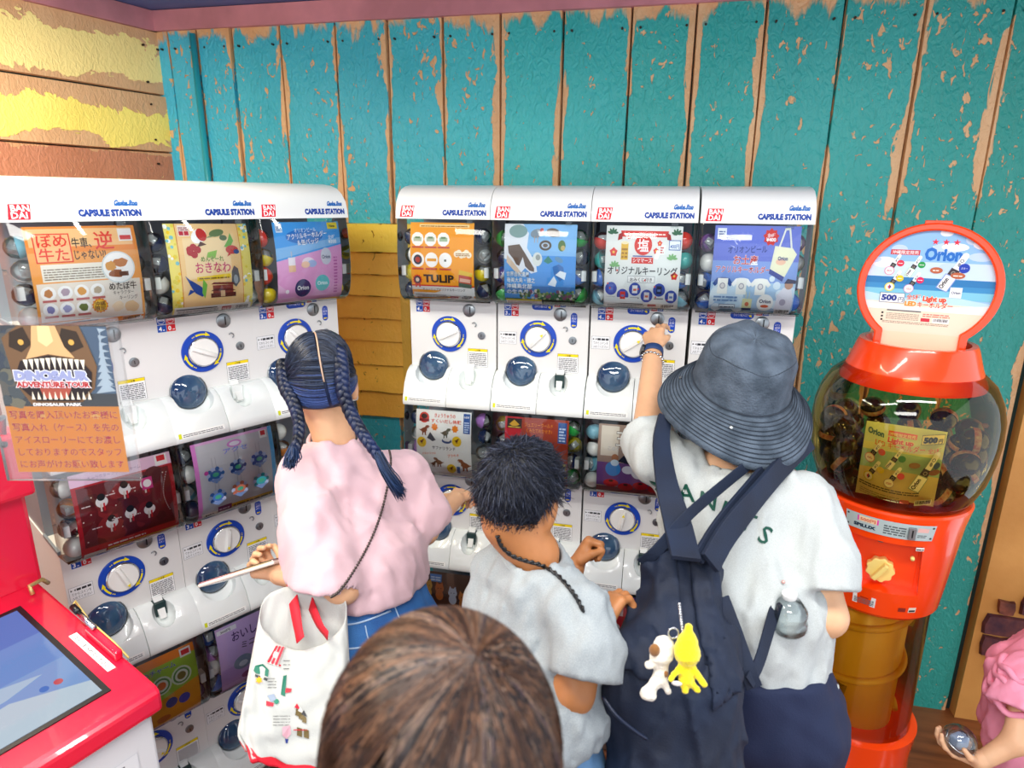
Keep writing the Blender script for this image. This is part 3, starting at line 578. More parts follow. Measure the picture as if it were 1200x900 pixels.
def machine(bank, i, row, art, label, caps, coins='4', pills=1, angle=30, bandai=True, clip=True, flap='white'):
    loc, rz = (BANK_R if bank == 'R' else BANK_L)(i)
    loc = loc.copy(); loc.z = ZT[row]; loc.y += random.uniform(-.002, .002)
    t = thing('capsule_machine', label, 'capsule machine', loc, rz, 'stacked capsule toy machines')
    link('body', M_('body'), t)
    a = link('prize_tray', M_('tray_l'), t); link('prize_window', M_('window'), a); link('window_rim', M_('rim'), a); link('instruction_strip', S_('strip'), a)
    b = link('coin_return_cover', M_('tray_r'), t); link('return_cavity', M_('flapd'), b); cv_ = b.children[0]; f = link('return_flap', M_('flap'), b)
    r = link('knob_ring', M_('ring'), t); [link('turning_arrow', M_('arrows%d' % q), r) for q in range(3)]
    k = link('knob', M_('knob'), t, loc=(-.013, -.0045, .222)); k.rotation_euler = (0, math.radians(angle), 0)
    link('chrome_rim', M_('knobrim'), k); link('knob_grip', M_('grip'), k)
    if pills: link('yellow_mark', M_('gripmark'), k)
    for n, q in (('coin_slot', 'slot'), ('key_lock', 'lock'), ('return_lever', 'hook')): link(n, M_(q), t)
    
    if row == 0 and (bank == 'L' or i == 0): cv_.data = M_('flapw')
    link('coin_sticker', S_('coins', coins, row if row == 0 else 1), t); link('caution_sticker', S_('caution'), t)
    if pills: link('coin_slot_sticker', S_('pill'), t); link('return_button_sticker', S_('vpill'), t); link('how_to_sticker', S_('howto'), t); link('coin_guide_sticker', S_('sidemark'), t)
    d = link('clear_dome', M_('dome1' if row == 0 else 'dome'), t); link('dome_lip', M_('lip'), d); link('white_clip', M_('white_clip'), d)
    if row == 0:
        h = link('hood', M_('hood'), t); link('dome_catch', M_('bracket'), h); link('machine_lettering', S_('station'), h)
        if bandai: link('maker_logo', S_('bandai'), h)
    if art is not None:
        A, x0, s0, tl = art[:4]; ky = 1.055; kx = art[4] if len(art) > 4 else 1; x0 = x0*kx if kx != 1 else x0
        A.it = [(v*np.array([kx, ky]), f_, c_, b_, l_) for v, f_, c_, b_, l_ in A.it]; s0 = .013
        ps = link('poster', A.mesh(on_dome(x0, s0, .004, tl), [v-s0 for v in SEG[1:-1]]), t); ps.name = 'poster'
    if caps:
        R = Matrix.Rotation(rz, 3, 'Z'); g, cols, n = caps
        pos = [(-.115, -.055, .372), (-.118, -.05, .425), (-.112, -.052, .478), (-.116, -.045, .532), (.116, -.052, .374), (.112, -.055, .428), (.117, -.048, .482), (.112, -.05, .537), (-.06, -.03, .37), (.06, -.03, .37), (0, -.03, .372)][:n]
        for q, p in enumerate(pos):
            v = R @ Vector((p[0], p[1]+.012, p[2]-.002)); 
            c_ = cols[q % len(cols)]; w_ = ['lowest', 'second lowest', 'second highest', 'topmost'][q % 4] if q < 8 else 'hidden'; sd_ = 'left' if q < 4 else 'right'
            nm_ = g.replace('toy capsule behind the clear dome of the ', '')
            capsule(loc+v, c_, ('%s capsule, %s at the %s edge in the %s' % (CNAME[c_], w_, sd_, nm_)) if q < 8 else '%s capsule lying behind the poster in the %s' % (CNAME[c_], nm_), g.replace('toy capsule', 'toy capsules'))
    return t
# ---------------------------------------------------------------- posters (flat print)
def barc(A, y=0, h=.028, red=True):
    A.rect(.004, y+.002, A.w-.008, h, 'f3f3f1'); A.rect(.008, y+h-.008, A.w*.5, .0035, '3a3d45'); A.lines(.012, y+.005, A.w*.5, h-.014, 4, '6a6d74', .5)
    if red: A.rect(A.w*.60, y+.009, .026, .013, 'b03040'); A.lines(A.w*.6+.002, y+.0115, .022, .008, 2, 'f6dada', .5)
    A.barcode(A.w*.77, y+.005, A.w*.19, h-.01)
def blob(A, x, y, r, c, sd=0, n=14, sq=1):
    rn = random.Random(sd); A.poly([(x+r*rn.uniform(.75, 1.1)*math.cos(2*PI*i/n), y+sq*r*rn.uniform(.75, 1.1)*math.sin(2*PI*i/n)) for i in range(n)], c)
def dino(A, x, y, s, c, fl=1):
    p = [(-1, .3), (-.6, .35), (-.3, .55), (.1, .7), (.35, 1), (.8, 1.05), (1.05, .8), (.75, .75), (.95, .62), (.6, .6), (.5, .35), (.55, .1), (.4, .15), (.35, -.05), (.3, -.5), (.5, -.6), (.1, -.6), (.05, -.15), (-.15, -.2), (-.2, -.6), (-.4, -.6), (-.35, -.1), (-.6, .1)]
    A.poly([(x+fl*s*a, y+s*b) for a, b in p][::fl], c)
def P_boneta():
    A = Art(.225, .235, 'f0922e'); A.rect(0, .03, .225, .15, 'f3a955'); A.rect(.006, .192, .21, .038, 'f7c98a'); A.rect(.02, .118, .13, .037, 'f6f1e6'); A.lines(.024, .122, .12, .026, 5, '8a7a6a', .45); A.rect(.006, .03, .213, .085, 'efe6dc')
    A.rect(.014, .158, .072, .062, 'e3361a'); A.rect(.0165, .1605, .067, .057, 'f6c48a'); A.text('ぼめ', .05, .193, .03, 'e3361a', bold=.03, width=.058); A.text('牛た', .05, .164, .03, 'e3361a', bold=.03, width=.058)
    A.text('牛車、', .108, .19, .024, '3b2a20', bold=.02, width=.04); A.text('逆', .155, .187, .042, 'e3361a', bold=.03); A.text('じゃない?!', .122, .165, .023, '3b2a20', bold=.02, width=.064)
    A.rect(.187, .2, .03, .028, 'f2f2f2'); A.rect(.19, .203, .024, .01, 'd23a3a')
    A.circ(.176, .142, .036, 'dfe8ea', n=28); A.circ(.176, .142, .033, 'ffffff', n=28); blob(A, .182, .152, .018, 'c87a2a', 1, sq=.6); blob(A, .17, .128, .017, 'a05a28', 2, sq=.6); blob(A, .16, .145, .012, 'e0a040', 3); A.rect(.176, .122, .02, .01, '6a3a20')
    for i in range(4): A.circ(.026+i*.033, .094, .015, 'ffffff'); blob(A, .026+i*.033, .094, .0095, ['c98c5a', 'b9a8b8', 'e3a23c', 'c7b7a0'][i], 4+i); A.rect(.013+i*.033, .0745, .027, .005, 'c46a6a')
    for i in range(3): A.circ(.026+i*.033, .058, .015, 'ffffff'); blob(A, .026+i*.033, .058, .0095, ['8a8ac0', 'a8a8d0', '6a7a3a'][i], 8+i); A.rect(.013+i*.033, .0385, .027, .005, 'c46a6a')
    A.star(.126, .058, .018, 'e98a1c', 14, .85); A.circ(.126, .058, .014, 'f6c93a'); A.text('沖縄', .126, .058, .012, '6a3a10', bold=.02); A.text('限定', .126, .047, .012, '6a3a10', bold=.02)
    A.text('めたぼ牛', .18, .092, .02, '3b2a20', bold=.02, width=.06); A.text('キャラクター', .18, .08, .011, '3b2a20', width=.045); A.text('キーリング', .19, .068, .011, '3b2a20', width=.04); blob(A, .165, .052, .014, 'f0dcc0', 21); blob(A, .195, .05, .016, 'e8c8a0', 22)
    barc(A); return A
def P_okinawa():
    A = Art(.215, .235, 'f3e47a'); rn = random.Random(5)
    for i in range(70):
        x = rn.choice([rn.uniform(0, .024), rn.uniform(.19, .215)]); A.circ(x, rn.uniform(.03, .235), rn.uniform(.003, .006), rn.choice(['f5d020', '7fc6d8', 'ffffff', 'e8d84a']), n=7)
    A.rect(.026, .03, .163, .205, 'd98a3c'); A.rect(.028, .03, .159, .205, 'f3cf94'); A.rect(.04, .1, .12, .1, 'f6dcae')
    A.rect(.033, .205, .028, .026, 'f6e8e0'); A.rect(.035, .207, .011, .01, 'c23040'); A.rect(.048, .207, .011, .01, 'c23040'); A.lines(.035, .219, .024, .009, 2, '9a4a5a')
    A.circ(.083, .205, .022, 'ffffff', .016, rot=.6); A.circ(.09, .208, .013, 'c8281e', .016, rot=.4); A.poly([(.085, .192), (.075, .178), (.1, .184)], '5a3020')
    A.circ(.13, .212, .02, '6a8450', .009, rot=.2); A.circ(.146, .2, .01, '4f6a3c', .007); A.poly([(.112, .206), (.098, .199), (.118, .202)], '90a070')
    A.poly([(.165, .212), (.172, .192), (.16, .175), (.145, .178), (.158, .195)], '6ab03c'); A.poly([(.1, .165), (.125, .17), (.118, .15), (.095, .152)], '8cc04a')
    for q in range(5): A.circ(.055+(q % 3)*.01, .172-(q//3)*.012+(q % 2)*.006, .009, 'b8202c', n=9)
    A.circ(.165, .17, .017, 'c8342c', .011); A.circ(.176, .165, .008, '2a4a8c', .006); A.poly([(.155, .163), (.15, .153), (.16, .158)], 'c8342c')
    A.text('めんそーれ', .11, .143, .015, '3f8a2c', bold=.03, width=.06, out='f3cf94', ow=.04); A.text('おきなわ', .11, .116, .03, 'c8206a', bold=.012, width=.092)
    A.poly([(.065, .094), (.155, .1), (.155, .111), (.065, .105)], 'f0d020'); A.lines(.07, .099, .08, .006, 1, '7a5a10')
    A.poly([(.166, .13), (.176, .122), (.18, .09), (.168, .075), (.156, .085), (.158, .115)], '5a6068'); A.circ(.168, .095, .006, 'a8b0b8', .012)
    A.poly([(.035, .11), (.045, .1), (.058, .092), (.075, .08), (.085, .062), (.075, .055), (.058, .065), (.05, .078)], '2a4a9c'); A.poly([(.045, .075), (.038, .06), (.058, .07)], '2a4a9c'); A.poly([(.08, .1), (.09, .085), (.082, .05), (.075, .065)], '7ab84c')
    A.poly([(.1, .085), (.108, .09), (.158, .088), (.165, .082)], '7a2a24'); A.rect(.104, .062, .055, .02, '8c3a30'); A.poly([(.098, .068), (.11, .074), (.154, .072), (.166, .066)], '5a1c1a'); A.rect(.098, .05, .068, .012, '5c2a26'); A.rect(.124, .052, .012, .016, 'd8b890')
    barc(A); return A
def P_orionpink():
    A = Art(.215, .235, 'e9a9d8'); A.poly([(0, .13), (.215, .17), (.215, .235), (0, .235)], '4aa6ea'); A.poly([(0, .135), (.215, .175), (.215, .19), (0, .165)], '8cc4f0'); A.poly([(0, 0), (.09, 0), (0, .07)], 'f0c4e4')
    A.rect(.175, .214, .034, .018, 'f5dc1a'); A.text('New', .192, .219, .01, '333322', bold=.03); A.rect(.008, .208, .02, .024, 'e8eef4'); A.lines(.01, .212, .016, .014, 3, '4a6a9c')
    A.poly([(.05+.06*math.cos(t)+.045, .195+.02*math.sin(t)) for t in np.linspace(0, 2*PI, 20)[:-1]], '1f78c8'); A.text('オリオンビール', .1, .208, .013, 'e8f4ff', bold=.02, width=.07, rot=.03); A.text('アクリルキーホルダー', .105, .192, .017, 'ffffff', bold=.04, width=.13, rot=.06, out='1a5cb0', ow=.05); A.text('＆缶バッジ', .105, .174, .017, 'ffffff', bold=.04, width=.07, rot=.06, out='1a5cb0', ow=.05)
    A.text('全5種', .185, .187, .012, 'ffffff', bold=.02, width=.024); A.text('¥300', .186, .174, .014, 'ffffff', bold=.03, width=.028)
    A.rect(.036, .1, .022, .04, 'f4eef4'); A.rect(.036, .1, .022, .018, 'f0c8a0'); A.rect(.045, .142, .004, .014, 'c0c8d8'); A.circ(.1, .125, .02, 'f6e6f2', .013); A.circ(.112, .12, .015, 'a8c4ec', .01); A.circ(.09, .118, .014, 'f8d0b0', .009); A.circ(.16, .138, .018, 'd8dce8', .024); A.text('Orion', .16, .132, .014, '2c3c6c', bold=.02, width=.028)
    A.circ(.08, .052, .026, '2c2c6a', n=26); A.text('Orion', .08, .047, .018, 'ffffff', bold=.03, width=.038); A.circ(.145, .062, .024, '5cc8cc', n=26); A.text('Orion', .145, .057, .016, 'f0ffff', bold=.03, width=.034)
    A.circ(.03, .045, .006, 'ffffff'); A.lines(.185, .03, .012, .11, 12, 'c46ab0', .5); A.rect(0, .0, .215, .006, 'e8e8ee'); return A
def P_tulip():
    A = Art(.205, .235, 'f7a81a'); A.rect(0, 0, .205, .055, 'f2f2f0'); A.rect(0, .053, .205, .004, 'd8301c'); A.rect(.03, .222, .16, .008, 'fbe2a0'); A.lines(.034, .2235, .15, .005, 1, 'a86a10')
    for i in range(3): A.circ(.024+.042*i, .188, .02, 'ffffff', n=10); A.rect(.011+.042*i, .182, .026, .011, ['c0c8b0', 'b8c0a8', 'a8c0a0'][i]); A.rect(.016+.042*i, .19, .016, .005, '6a8a5a'); A.rect(.006+.042*i, .163, .038, .005, 'c8503a')
    for i in range(3): A.circ(.024+.045*i, .13, .021, 'ffffff', n=22)
    A.circ(.024, .13, .014, '3a4050'); A.circ(.024, .13, .008, 'c04030'); A.rect(.054, .126, .03, .008, 'e8a010'); A.rect(.11, .126, .007, .006, '5a5a4a')
    for i in range(3): A.rect(.004+.045*i, .101, .038, .006, 'c8503a')
    for i in range(6): A.circ(.15+.008*i, .148+.004*math.sin(i*2), .009, 'fff6e0', n=10)
    A.lines(.148, .143, .045, .009, 2, 'b08040'); A.star(.02, .072, .016, 'd8301c', 12, .8); A.circ(.02, .072, .011, '3a3a48'); A.circ(.02, .072, .006, 'e8d0c0'); A.rect(.012, .05, .005, .012, 'd8301c'); A.rect(.024, .05, .005, .012, 'd8301c')
    A.text('TULIP', .09, .066, .03, '33241c', bold=.05, width=.1); A.poly([(.152, .07), (.196, .064), (.2, .095), (.158, .104)], 'e8c83a'); A.poly([(.154, .066), (.196, .06), (.198, .084), (.156, .09)], 'c8503a'); A.poly([(.158, .07), (.192, .066), (.194, .076), (.16, .08)], 'e8b8a0'); A.poly([(.154, .054), (.196, .05), (.197, .062), (.155, .067)], '4a6a5a')
    A.text('チューリップオリジナルキーリング', .105, .04, .009, '3a3a3a', bold=.01, width=.14); barc(A, 0, .032); return A
def P_animals():
    A = Art(.235, .235, '4f9be0'); A.rect(0, .15, .235, .085, '8cc0ec'); A.rect(0, 0, .235, .06, '3a6a48'); A.rect(0, .045, .235, .02, '3a7ab8'); rn = random.Random(2)
    A.poly([(0, .235), (.06, .235), (.08, .21), (.075, .17), (.105, .13), (.11, .105), (.09, .1), (.07, .115), (.055, .1), (.03, .13), (0, .14)], 'e8ecf4'); A.circ(.045, .215, .03, '8aa8a8', .018)
    A.poly([(.012, .175), (.05, .18), (.062, .165), (.1, .115), (.1, .105), (.085, .108), (.07, .12), (.062, .145), (.05, .12), (.04, .125), (.03, .14), (.015, .155)], '6a5448'); A.poly([(.01, .15), (.03, .13), (.06, .1), (.05, .095), (.03, .11), (.008, .13)], 'd8c4b0')
    A.circ(.105, .21, .02, '8a98a4', .012, rot=.2); A.circ(.122, .219, .006, 'c85a5a'); A.rect(.098, .185, .002, .018, 'c8a890'); A.rect(.108, .185, .002, .018, 'c8a890'); A.circ(.158, .213, .022, '76685e', .012, rot=-.1); A.circ(.176, .208, .007, '6a5c52')
    A.circ(.135, .178, .02, '5a4a3c', .014); A.circ(.135, .178, .013, 'b8c8dc', .008); A.circ(.135, .178, .008, '6a5848', .005); A.circ(.188, .178, .012, '5a7a3a', .015); A.circ(.192, .172, .007, 'c8b070'); A.circ(.11, .14, .016, 'e0e4e0', .019); A.circ(.112, .145, .008, 'a0a4a0')
    A.poly([(.13, .135), (.145, .15), (.16, .135), (.145, .128)], '3a8a7a'); A.poly([(.16, .12), (.165, .1), (.185, .08), (.2, .095), (.195, .12), (.18, .128)], '3f78b8'); A.poly([(.145, .07), (.165, .095), (.175, .08), (.17, .065)], 'eef4f8'); A.poly([(.17, .098), (.185, .11), (.205, .105), (.2, .085)], 'eef4f8'); A.circ(.18, .14, .014, '6a98b8', .007, rot=-.4)
    for r in range(4): A.text(['世界自然遺産', '奄美大島・徳之', '沖縄島北部', 'の生きもの'][r], .008, .092-r*.017, .015, 'eaf2f8', al='L', bold=.03, width=[.075, .095, .085, .09][r]-.0, out='4a5a74', ow=.03)
    for i in range(90): A.circ(rn.uniform(.05, .23), rn.uniform(.02, .052), rn.uniform(.003, .007), rn.choice(['2f5a3a', '5a8a4c', '8aa46a', '7a4a6a', 'c8c8b8']), n=6)
    A.rect(.004, .002, .12, .022, 'e8e0e0'); A.rect(.004, .018, .12, .006, 'e8d83a'); A.lines(.008, .004, .1, .012, 3, 'a86a70'); A.rect(.125, .002, .108, .022, '2c3a34'); A.lines(.13, .005, .09, .015, 3, '8aa08c'); return A
def P_shima():
    A = Art(.232, .235, 'e9eceb'); rn = random.Random(9)
    A.poly([(.045, .222), (.19, .222), (.188, .206), (.047, .206)], 'd8342c'); A.poly([(.038, .212), (.05, .218), (.05, .2), (.036, .196)], 'a8201c'); A.poly([(.196, .212), (.186, .218), (.186, .2), (.2, .196)], 'a8201c'); A.lines(.055, .211, .125, .007, 1, 'fff0e8')
    A.circ(.115, .185, .027, 'd8342c', n=28); A.text('塩', .115, .17, .036, 'ffffff', bold=.02); A.rect(.085, .154, .06, .003, '3a50a0'); A.rect(.082, .136, .066, .016, 'd8342c'); A.text('シママース', .115, .1395, .013, 'ffffff', bold=.03, width=.058)
    for x, y, r in ((.025, .165, .013), (.165, .19, .008), (.155, .17, .009), (.215, .105, .012), (.07, .205, .006)): A.star(x, y, r, 'dd3a34', 5, .75); A.circ(x, y, r*.3, 'f4c84a', n=8)
    A.rect(.048, .145, .022, .045, 'e4b83a'); A.circ(.059, .19, .011, 'f4e8c0', .004); A.lines(.05, .15, .018, .03, 3, 'a87a1c'); A.poly([(.15, .15), (.162, .148), (.17, .17), (.158, .173)], 'ffffff'); A.poly([(.165, .16), (.18, .16), (.184, .185), (.17, .187)], 'f6f6f4'); A.lines(.168, .165, .01, .018, 3, 'c84a4a')
    A.rect(.193, .173, .035, .026, '2a64b0'); A.rect(.195, .175, .031, .022, 'f2f6fa'); A.text('400円', .2105, .178, .013, '2a64b0', bold=.04, width=.027)
    for x, y in ((.02, .215), (.03, .128), (.205, .15), (.215, .215)):
        for q in range(5): A.circ(x+.008*math.cos(q*.7+.2), y+.006*math.sin(q*.7+.2), .009, '7fb878' if y < .2 else '2f6a4a', .0035, rot=q*.7, n=8)
    A.text('オリジナルキーリング', .116, .108, .024, '33383e', bold=.05, width=.215); A.rect(.072, .084, .085, .019, 'b8bcc0'); A.rect(.074, .086, .081, .015, 'f6f6f6'); A.text('おみくじ付き', .1145, .0885, .012, '33383e', bold=.01, width=.068)
    for i in range(6):
        x, y = .022+.0375*i, .066 if i % 2 == 0 else .048; A.circ(x, y, .0185, '3a52b0', n=24); [A.circ(x, y, .010, 'e03a30'), A.rect(x-.008, y-.01, .016, .02, 'f2f2f2'), A.rect(x-.008, y-.011, .016, .022, 'e8e4e4'), A.rect(x-.006, y-.013, .012, .025, '2c3050'), A.rect(x-.009, y-.01, .018, .017, 'f0f0ee'), A.rect(x-.003, y-.015, .006, .03, '5068c0')][[5, 0, 1, 2, 3, 4][i] % 6] if False else None
        c = ['5068c0', 'e03a30', 'f2f2f2', 'e8e4e4', '2c3050', 'f0f0ee'][i]; A.rect(x-.008, y-.011, .016, .022, c); A.rect(x-.005, y-.004, .01, .006, 'd86a50' if i in (2, 3) else '6a88c8'); A.rect(x-.014, y-.027, .028, .004, '8a8a90')
    for i in range(9): A.circ(rn.uniform(.01, .22), rn.uniform(.03, .13), .0028, 'dd5a50', n=8)
    barc(A); return A
def P_orionbeer():
    A = Art(.245, .24, '6f7fd6'); A.rect(0, .09, .245, .06, '8aa8e4'); A.rect(0, 0, .245, .095, 'b4d4f0'); A.rect(0, 0, .245, .016, '3f7fa4'); rn = random.Random(4)
    for i in range(26): A.circ(rn.uniform(0, .24), rn.uniform(.02, .11), rn.uniform(.008, .02), rn.choice(['d4e8f8', 'e4f2fc']), n=12)
    A.rect(.008, .205, .026, .028, 'eef2f8'); A.lines(.012, .21, .018, .018, 3, '5a6a9c')
    for i in range(9):
        t = PI/2+(i-4)*.32; A.poly([(.095+.032*math.cos(t), .175+.03*math.sin(t)), (.095+.034*math.cos(t+.03), .175+.03*math.sin(t+.03)), (.095+.05*math.cos(t), .175+.052*math.sin(t))], 'f4f6ff')
    A.text('オリオンビール', .098, .172, .02, '2c3c8c', bold=.05, width=.112, rot=.03); A.star(.162, .212, .023, 'd8342c', 9, .78); A.text('全6種', .162, .213, .01, 'ffffff', bold=.03, width=.022); A.text('¥400', .162, .201, .013, 'ffffff', bold=.04, width=.028)
    A.text('お土産', .095, .143, .026, 'd8342c', bold=.06, width=.07, out='ffffff', ow=.07); A.text('アクリルキーホルダー', .09, .121, .019, 'd8342c', bold=.05, width=.158, out='ffffff', ow=.07)
    A.poly([(.165, .12), (.205, .1), (.238, .17), (.225, .185), (.175, .19)], 'efeed2'); A.poly([(.165, .12), (.205, .1), (.21, .112), (.166, .132)], '3a4a9c')
    A.poly([(.185, .187), (.2, .235), (.215, .236), (.224, .185), (.219, .185), (.211, .23), (.203, .229), (.19, .187)], 'f0f0e4'); A.circ(.195, .15, .014, 'f2c8b0', .008); A.text('Orion', .2, .154, .014, '3a4a8c', bold=.03, width=.028)
    for i, (x, c) in enumerate(((.035, '3a5aa0'), (.09, 'ffffff'), (.145, 'ffffff'))):
        A.poly([(x-.03, .09), (x-.018, .105), (x-.006, .107), (x+.006, .107), (x+.018, .105), (x+.03, .09), (x+.022, .083), (x+.015, .09), (x-.015, .09), (x-.022, .083)], c if i != 2 else 'f6f6f2'); A.rect(x-.015, .063, .03, .042, 'f8f8f4'); A.circ(x, .085, .0085, 'a8a8b8', n=10); A.circ(x, .085, .006, 'e8e4e4', n=10)
    A.circ(.164, .042, .024, 'f8f8f6', n=24); A.text('Orion', .164, .042, .014, '2c3c6c', bold=.03, width=.034); A.circ(.164, .033, .012, 'e8704a', .004); A.rect(.098, .022, .028, .03, 'e4e4b8'); A.rect(.098, .018, .028, .007, '3a4a7c'); A.rect(.106, .052, .002, .018, 'e4e4c0'); A.rect(.116, .052, .002, .018, 'e4e4c0'); A.circ(.112, .037, .006, 'd87a5a')
    A.poly([(.192, .02), (.196, .065), (.212, .085), (.235, .08), (.243, .05), (.24, .02)], 'eceaf4'); A.circ(.226, .092, .012, 'c89a80'); A.poly([(.212, .095), (.22, .108), (.245, .104), (.245, .096)], '3a3a5c'); A.circ(.214, .045, .009, 'b8b4c8')
    A.lines(.012, .043, .07, .018, 2, '7a9cc8'); A.rect(.03, .022, .048, .013, '5a6a8c'); A.rect(.0315, .0235, .045, .01, 'f4f8fc'); A.lines(.034, .025, .04, .006, 1, '3a4a6c'); A.barcode(.195, .005, .045, .018); return A
def P_red():
    A = Art(.235, .235, 'b9202c'); A.rect(0, .205, .235, .03, 'ecc4dc'); A.text('キャラクター アクリルチャーム', .1, .213, .011, '7a4a8a', width=.12); A.rect(.196, .207, .03, .026, 'f4f4f2'); A.rect(.201, .217, .02, .014, 'd8202c')
    A.rect(.01, .045, .215, .155, '6e1a22'); rn = random.Random(3)
    for i in range(18): blob(A, rn.uniform(.02, .215), rn.uniform(.06, .19), rn.uniform(.012, .03), rn.choice(['8a2028', '5a141c', '7c1c26', '9a2a30']), i)
    for x, y in ((.06, .155), (.115, .17), (.165, .17), (.075, .095), (.12, .105), (.165, .1)):
        A.circ(x, y, .014, 'f2ecec'); A.circ(x, y+.012, .009, '18141c'); A.rect(x-.005, y-.024, .004, .02, 'e8d8d0'); A.rect(x+.002, y-.024, .004, .02, 'd8202c'); A.lines(x-.045, y-.004, .022, .005, 1, 'f4e0e0')
    A.rect(.155, .155, .026, .03, 'd83a8c'); A.circ(.168, .17, .01, 'f6f0f0')
    for i in range(18): A.circ(.218-.014*math.sin(i*.17), .185-i*.006, .0014, 'e8e0e0', n=6)
    for i in range(14): A.circ(rn.uniform(.01, .22), rn.uniform(.06, .19), .0018, 'f8e8e0', n=6)
    A.rect(0, .028, .235, .016, 'c81c28'); A.lines(.06, .032, .09, .008, 1, 'f8e8e8'); A.rect(.06, .006, .17, .02, 'f0ead8'); A.rect(.06, .018, .17, .009, 'e8b83a'); A.lines(.07, .008, .15, .008, 2, '8a6a5a'); A.rect(.006, .004, .05, .022, 'f4f2ec'); A.text('300', .031, .008, .016, '33302c', bold=.03, width=.026); return A
def P_grey():
    A = Art(.235, .235, 'c9c9cf'); A.rect(0, 0, .012, .235, 'e48ad4'); A.rect(.223, 0, .012, .235, '5ab4ea'); A.rect(.012, .228, .211, .007, 'e8b0e0')
    A.circ(.12, .212, .022, 'd88ad0', .01); A.circ(.12, .212, .015, 'e8e4f0', .006); A.text('アクセ', .12, .19, .016, '4a9ce0', bold=.05, width=.07, out='f0a8e0', ow=.05); A.rect(.196, .207, .022, .022, 'f4f4f2'); A.rect(.2, .214, .014, .013, 'd8202c')
    for x, y, c in ((.055, .14, '3a68a8'), (.12, .145, '2c4a8c'), (.185, .15, '3458a8'), (.055, .075, '4a78c0'), (.12, .08, 'c87a60'), (.185, .085, '3aa4b0')):
        A.rect(x-.006, y+.018, .0015, .03, 'a8a8b4'); A.rect(x+.004, y+.018, .0015, .03, 'a8a8b4')
        for q in range(10): A.circ(x+.02*math.cos(q*.628), y+.016*math.sin(q*.628), .0065, 'b4c4e4' if q % 2 else c, n=8)
        A.circ(x, y, .016, c, .012); A.circ(x, y, .009, '4ab08c', .006); A.poly([(x-.02, y-.012), (x, y-.026), (x+.02, y-.012)], '7a98cc')
    A.circ(.03, .15, .006, 'c84aa0'); A.rect(.09, .024, .14, .013, 'e0b030'); A.lines(.1, .026, .12, .009, 1, '6a5020'); A.rect(.055, .018, .04, .022, '7a3a6a'); A.lines(.058, .022, .03, .012, 2, 'f0d8ec'); A.rect(.01, .006, .045, .024, 'f4f2ec'); A.text('300', .032, .011, .016, '33302c', bold=.03, width=.026); return A
def P_dino():
    A = Art(.2, .235, 'f6f6f2'); A.circ(.03, .21, .018, 'd8402c', .017); A.circ(.03, .214, .011, '3a2a20', .008); A.rect(.012, .198, .036, .008, '8a1c18'); A.text('きょうりゅうの', .105, .214, .014, 'd8402c', bold=.05, width=.075, out='f4d8c8', ow=.04); A.text('すくいだし体験', .11, .197, .013, 'd8402c', bold=.05, width=.11, out='f4d8c8', ow=.04)
    A.rect(.172, .168, .024, .062, '2c5aa0'); A.text('NEW', .184, .216, .009, 'f4f4f4', bold=.02, width=.018); A.lines(.175, .172, .018, .035, 5, 'c8d8f0')
    for i, (x, y, s, c, f) in enumerate(((.03, .165, .02, '8a4a28', 1), (.108, .16, .02, '5a5a44', 1), (.08, .06, .02, '8a5a3a', -1), (.175, .055, .026, '9a5c34', -1), (.06, .055, .014, '6a4028', 1))): dino(A, x, y, s, c, f)
    for x, y in ((.02, .13), (.148, .14), (.022, .055), (.125, .045)): A.circ(x, y, .017, 'f2cc1c'); dino(A, x, y, .009, '6a3a20', 1)
    A.star(.068, .182, .013, 'f08a1c', 7, .7); A.star(.142, .18, .013, 'f08a1c', 7, .7); A.poly([(.04, .145), (.052, .165), (.072, .14), (.06, .135)], '4a4a54'); A.circ(.112, .14, .018, '2c4a80', .009); A.circ(.112, .144, .014, 'f0f0ea', .006); A.text('サファリランド', .1, .11, .013, '2c2c34', bold=.04, width=.085)
    A.text('パキケファロ', .045, .09, .009, 'e8701c', bold=.05, width=.05, rot=.1); A.text('ブラキオ', .135, .088, .011, 'e8701c', bold=.05, width=.042, rot=.15); A.rect(.145, .03, .012, .025, '3a68a8'); A.rect(0, .005, .2, .007, 'c87a2c'); return A
def P_dark():
    A = Art(.225, .235, '8c3a28'); A.rect(0, .165, .225, .07, 'c41c2c'); A.rect(.06, .13, .165, .105, 'a83818'); A.rect(.008, .2, .052, .03, '2a1c14'); A.poly([(.015, .212), (.033, .226), (.052, .212), (.04, .207), (.026, .207)], 'd8a82c'); A.lines(.012, .202, .044, .006, 1, 'e8c84a')
    A.text('ジュエリーワールド', .12, .209, .014, 'f28a1c', bold=.05, width=.1, out='7a1408', ow=.04); A.text('くみたてのかせき1', .122, .192, .014, 'f28a1c', bold=.05, width=.09, out='7a1408', ow=.04)
    A.rect(.188, .165, .03, .062, '2c5aa0'); A.lines(.192, .17, .022, .045, 5, 'c8d8f0')
    A.circ(.09, .15, .03, 'e8a020', .022); A.circ(.095, .155, .018, '3a3a8c', .015); A.circ(.1, .158, .006, 'f0f0f8'); A.circ(.15, .15, .026, '5a6a7a', .018); A.circ(.15, .15, .01, 'c8a080'); A.circ(.05, .12, .03, '3a78b0', .02); A.rect(.14, .03, .08, .07, 'c8b43a'); A.rect(.15, .04, .06, .045, '3a8a6a'); A.rect(.0, .02, .13, .08, '4a3054'); A.rect(0, 0, .225, .015, 'c8a040'); return A
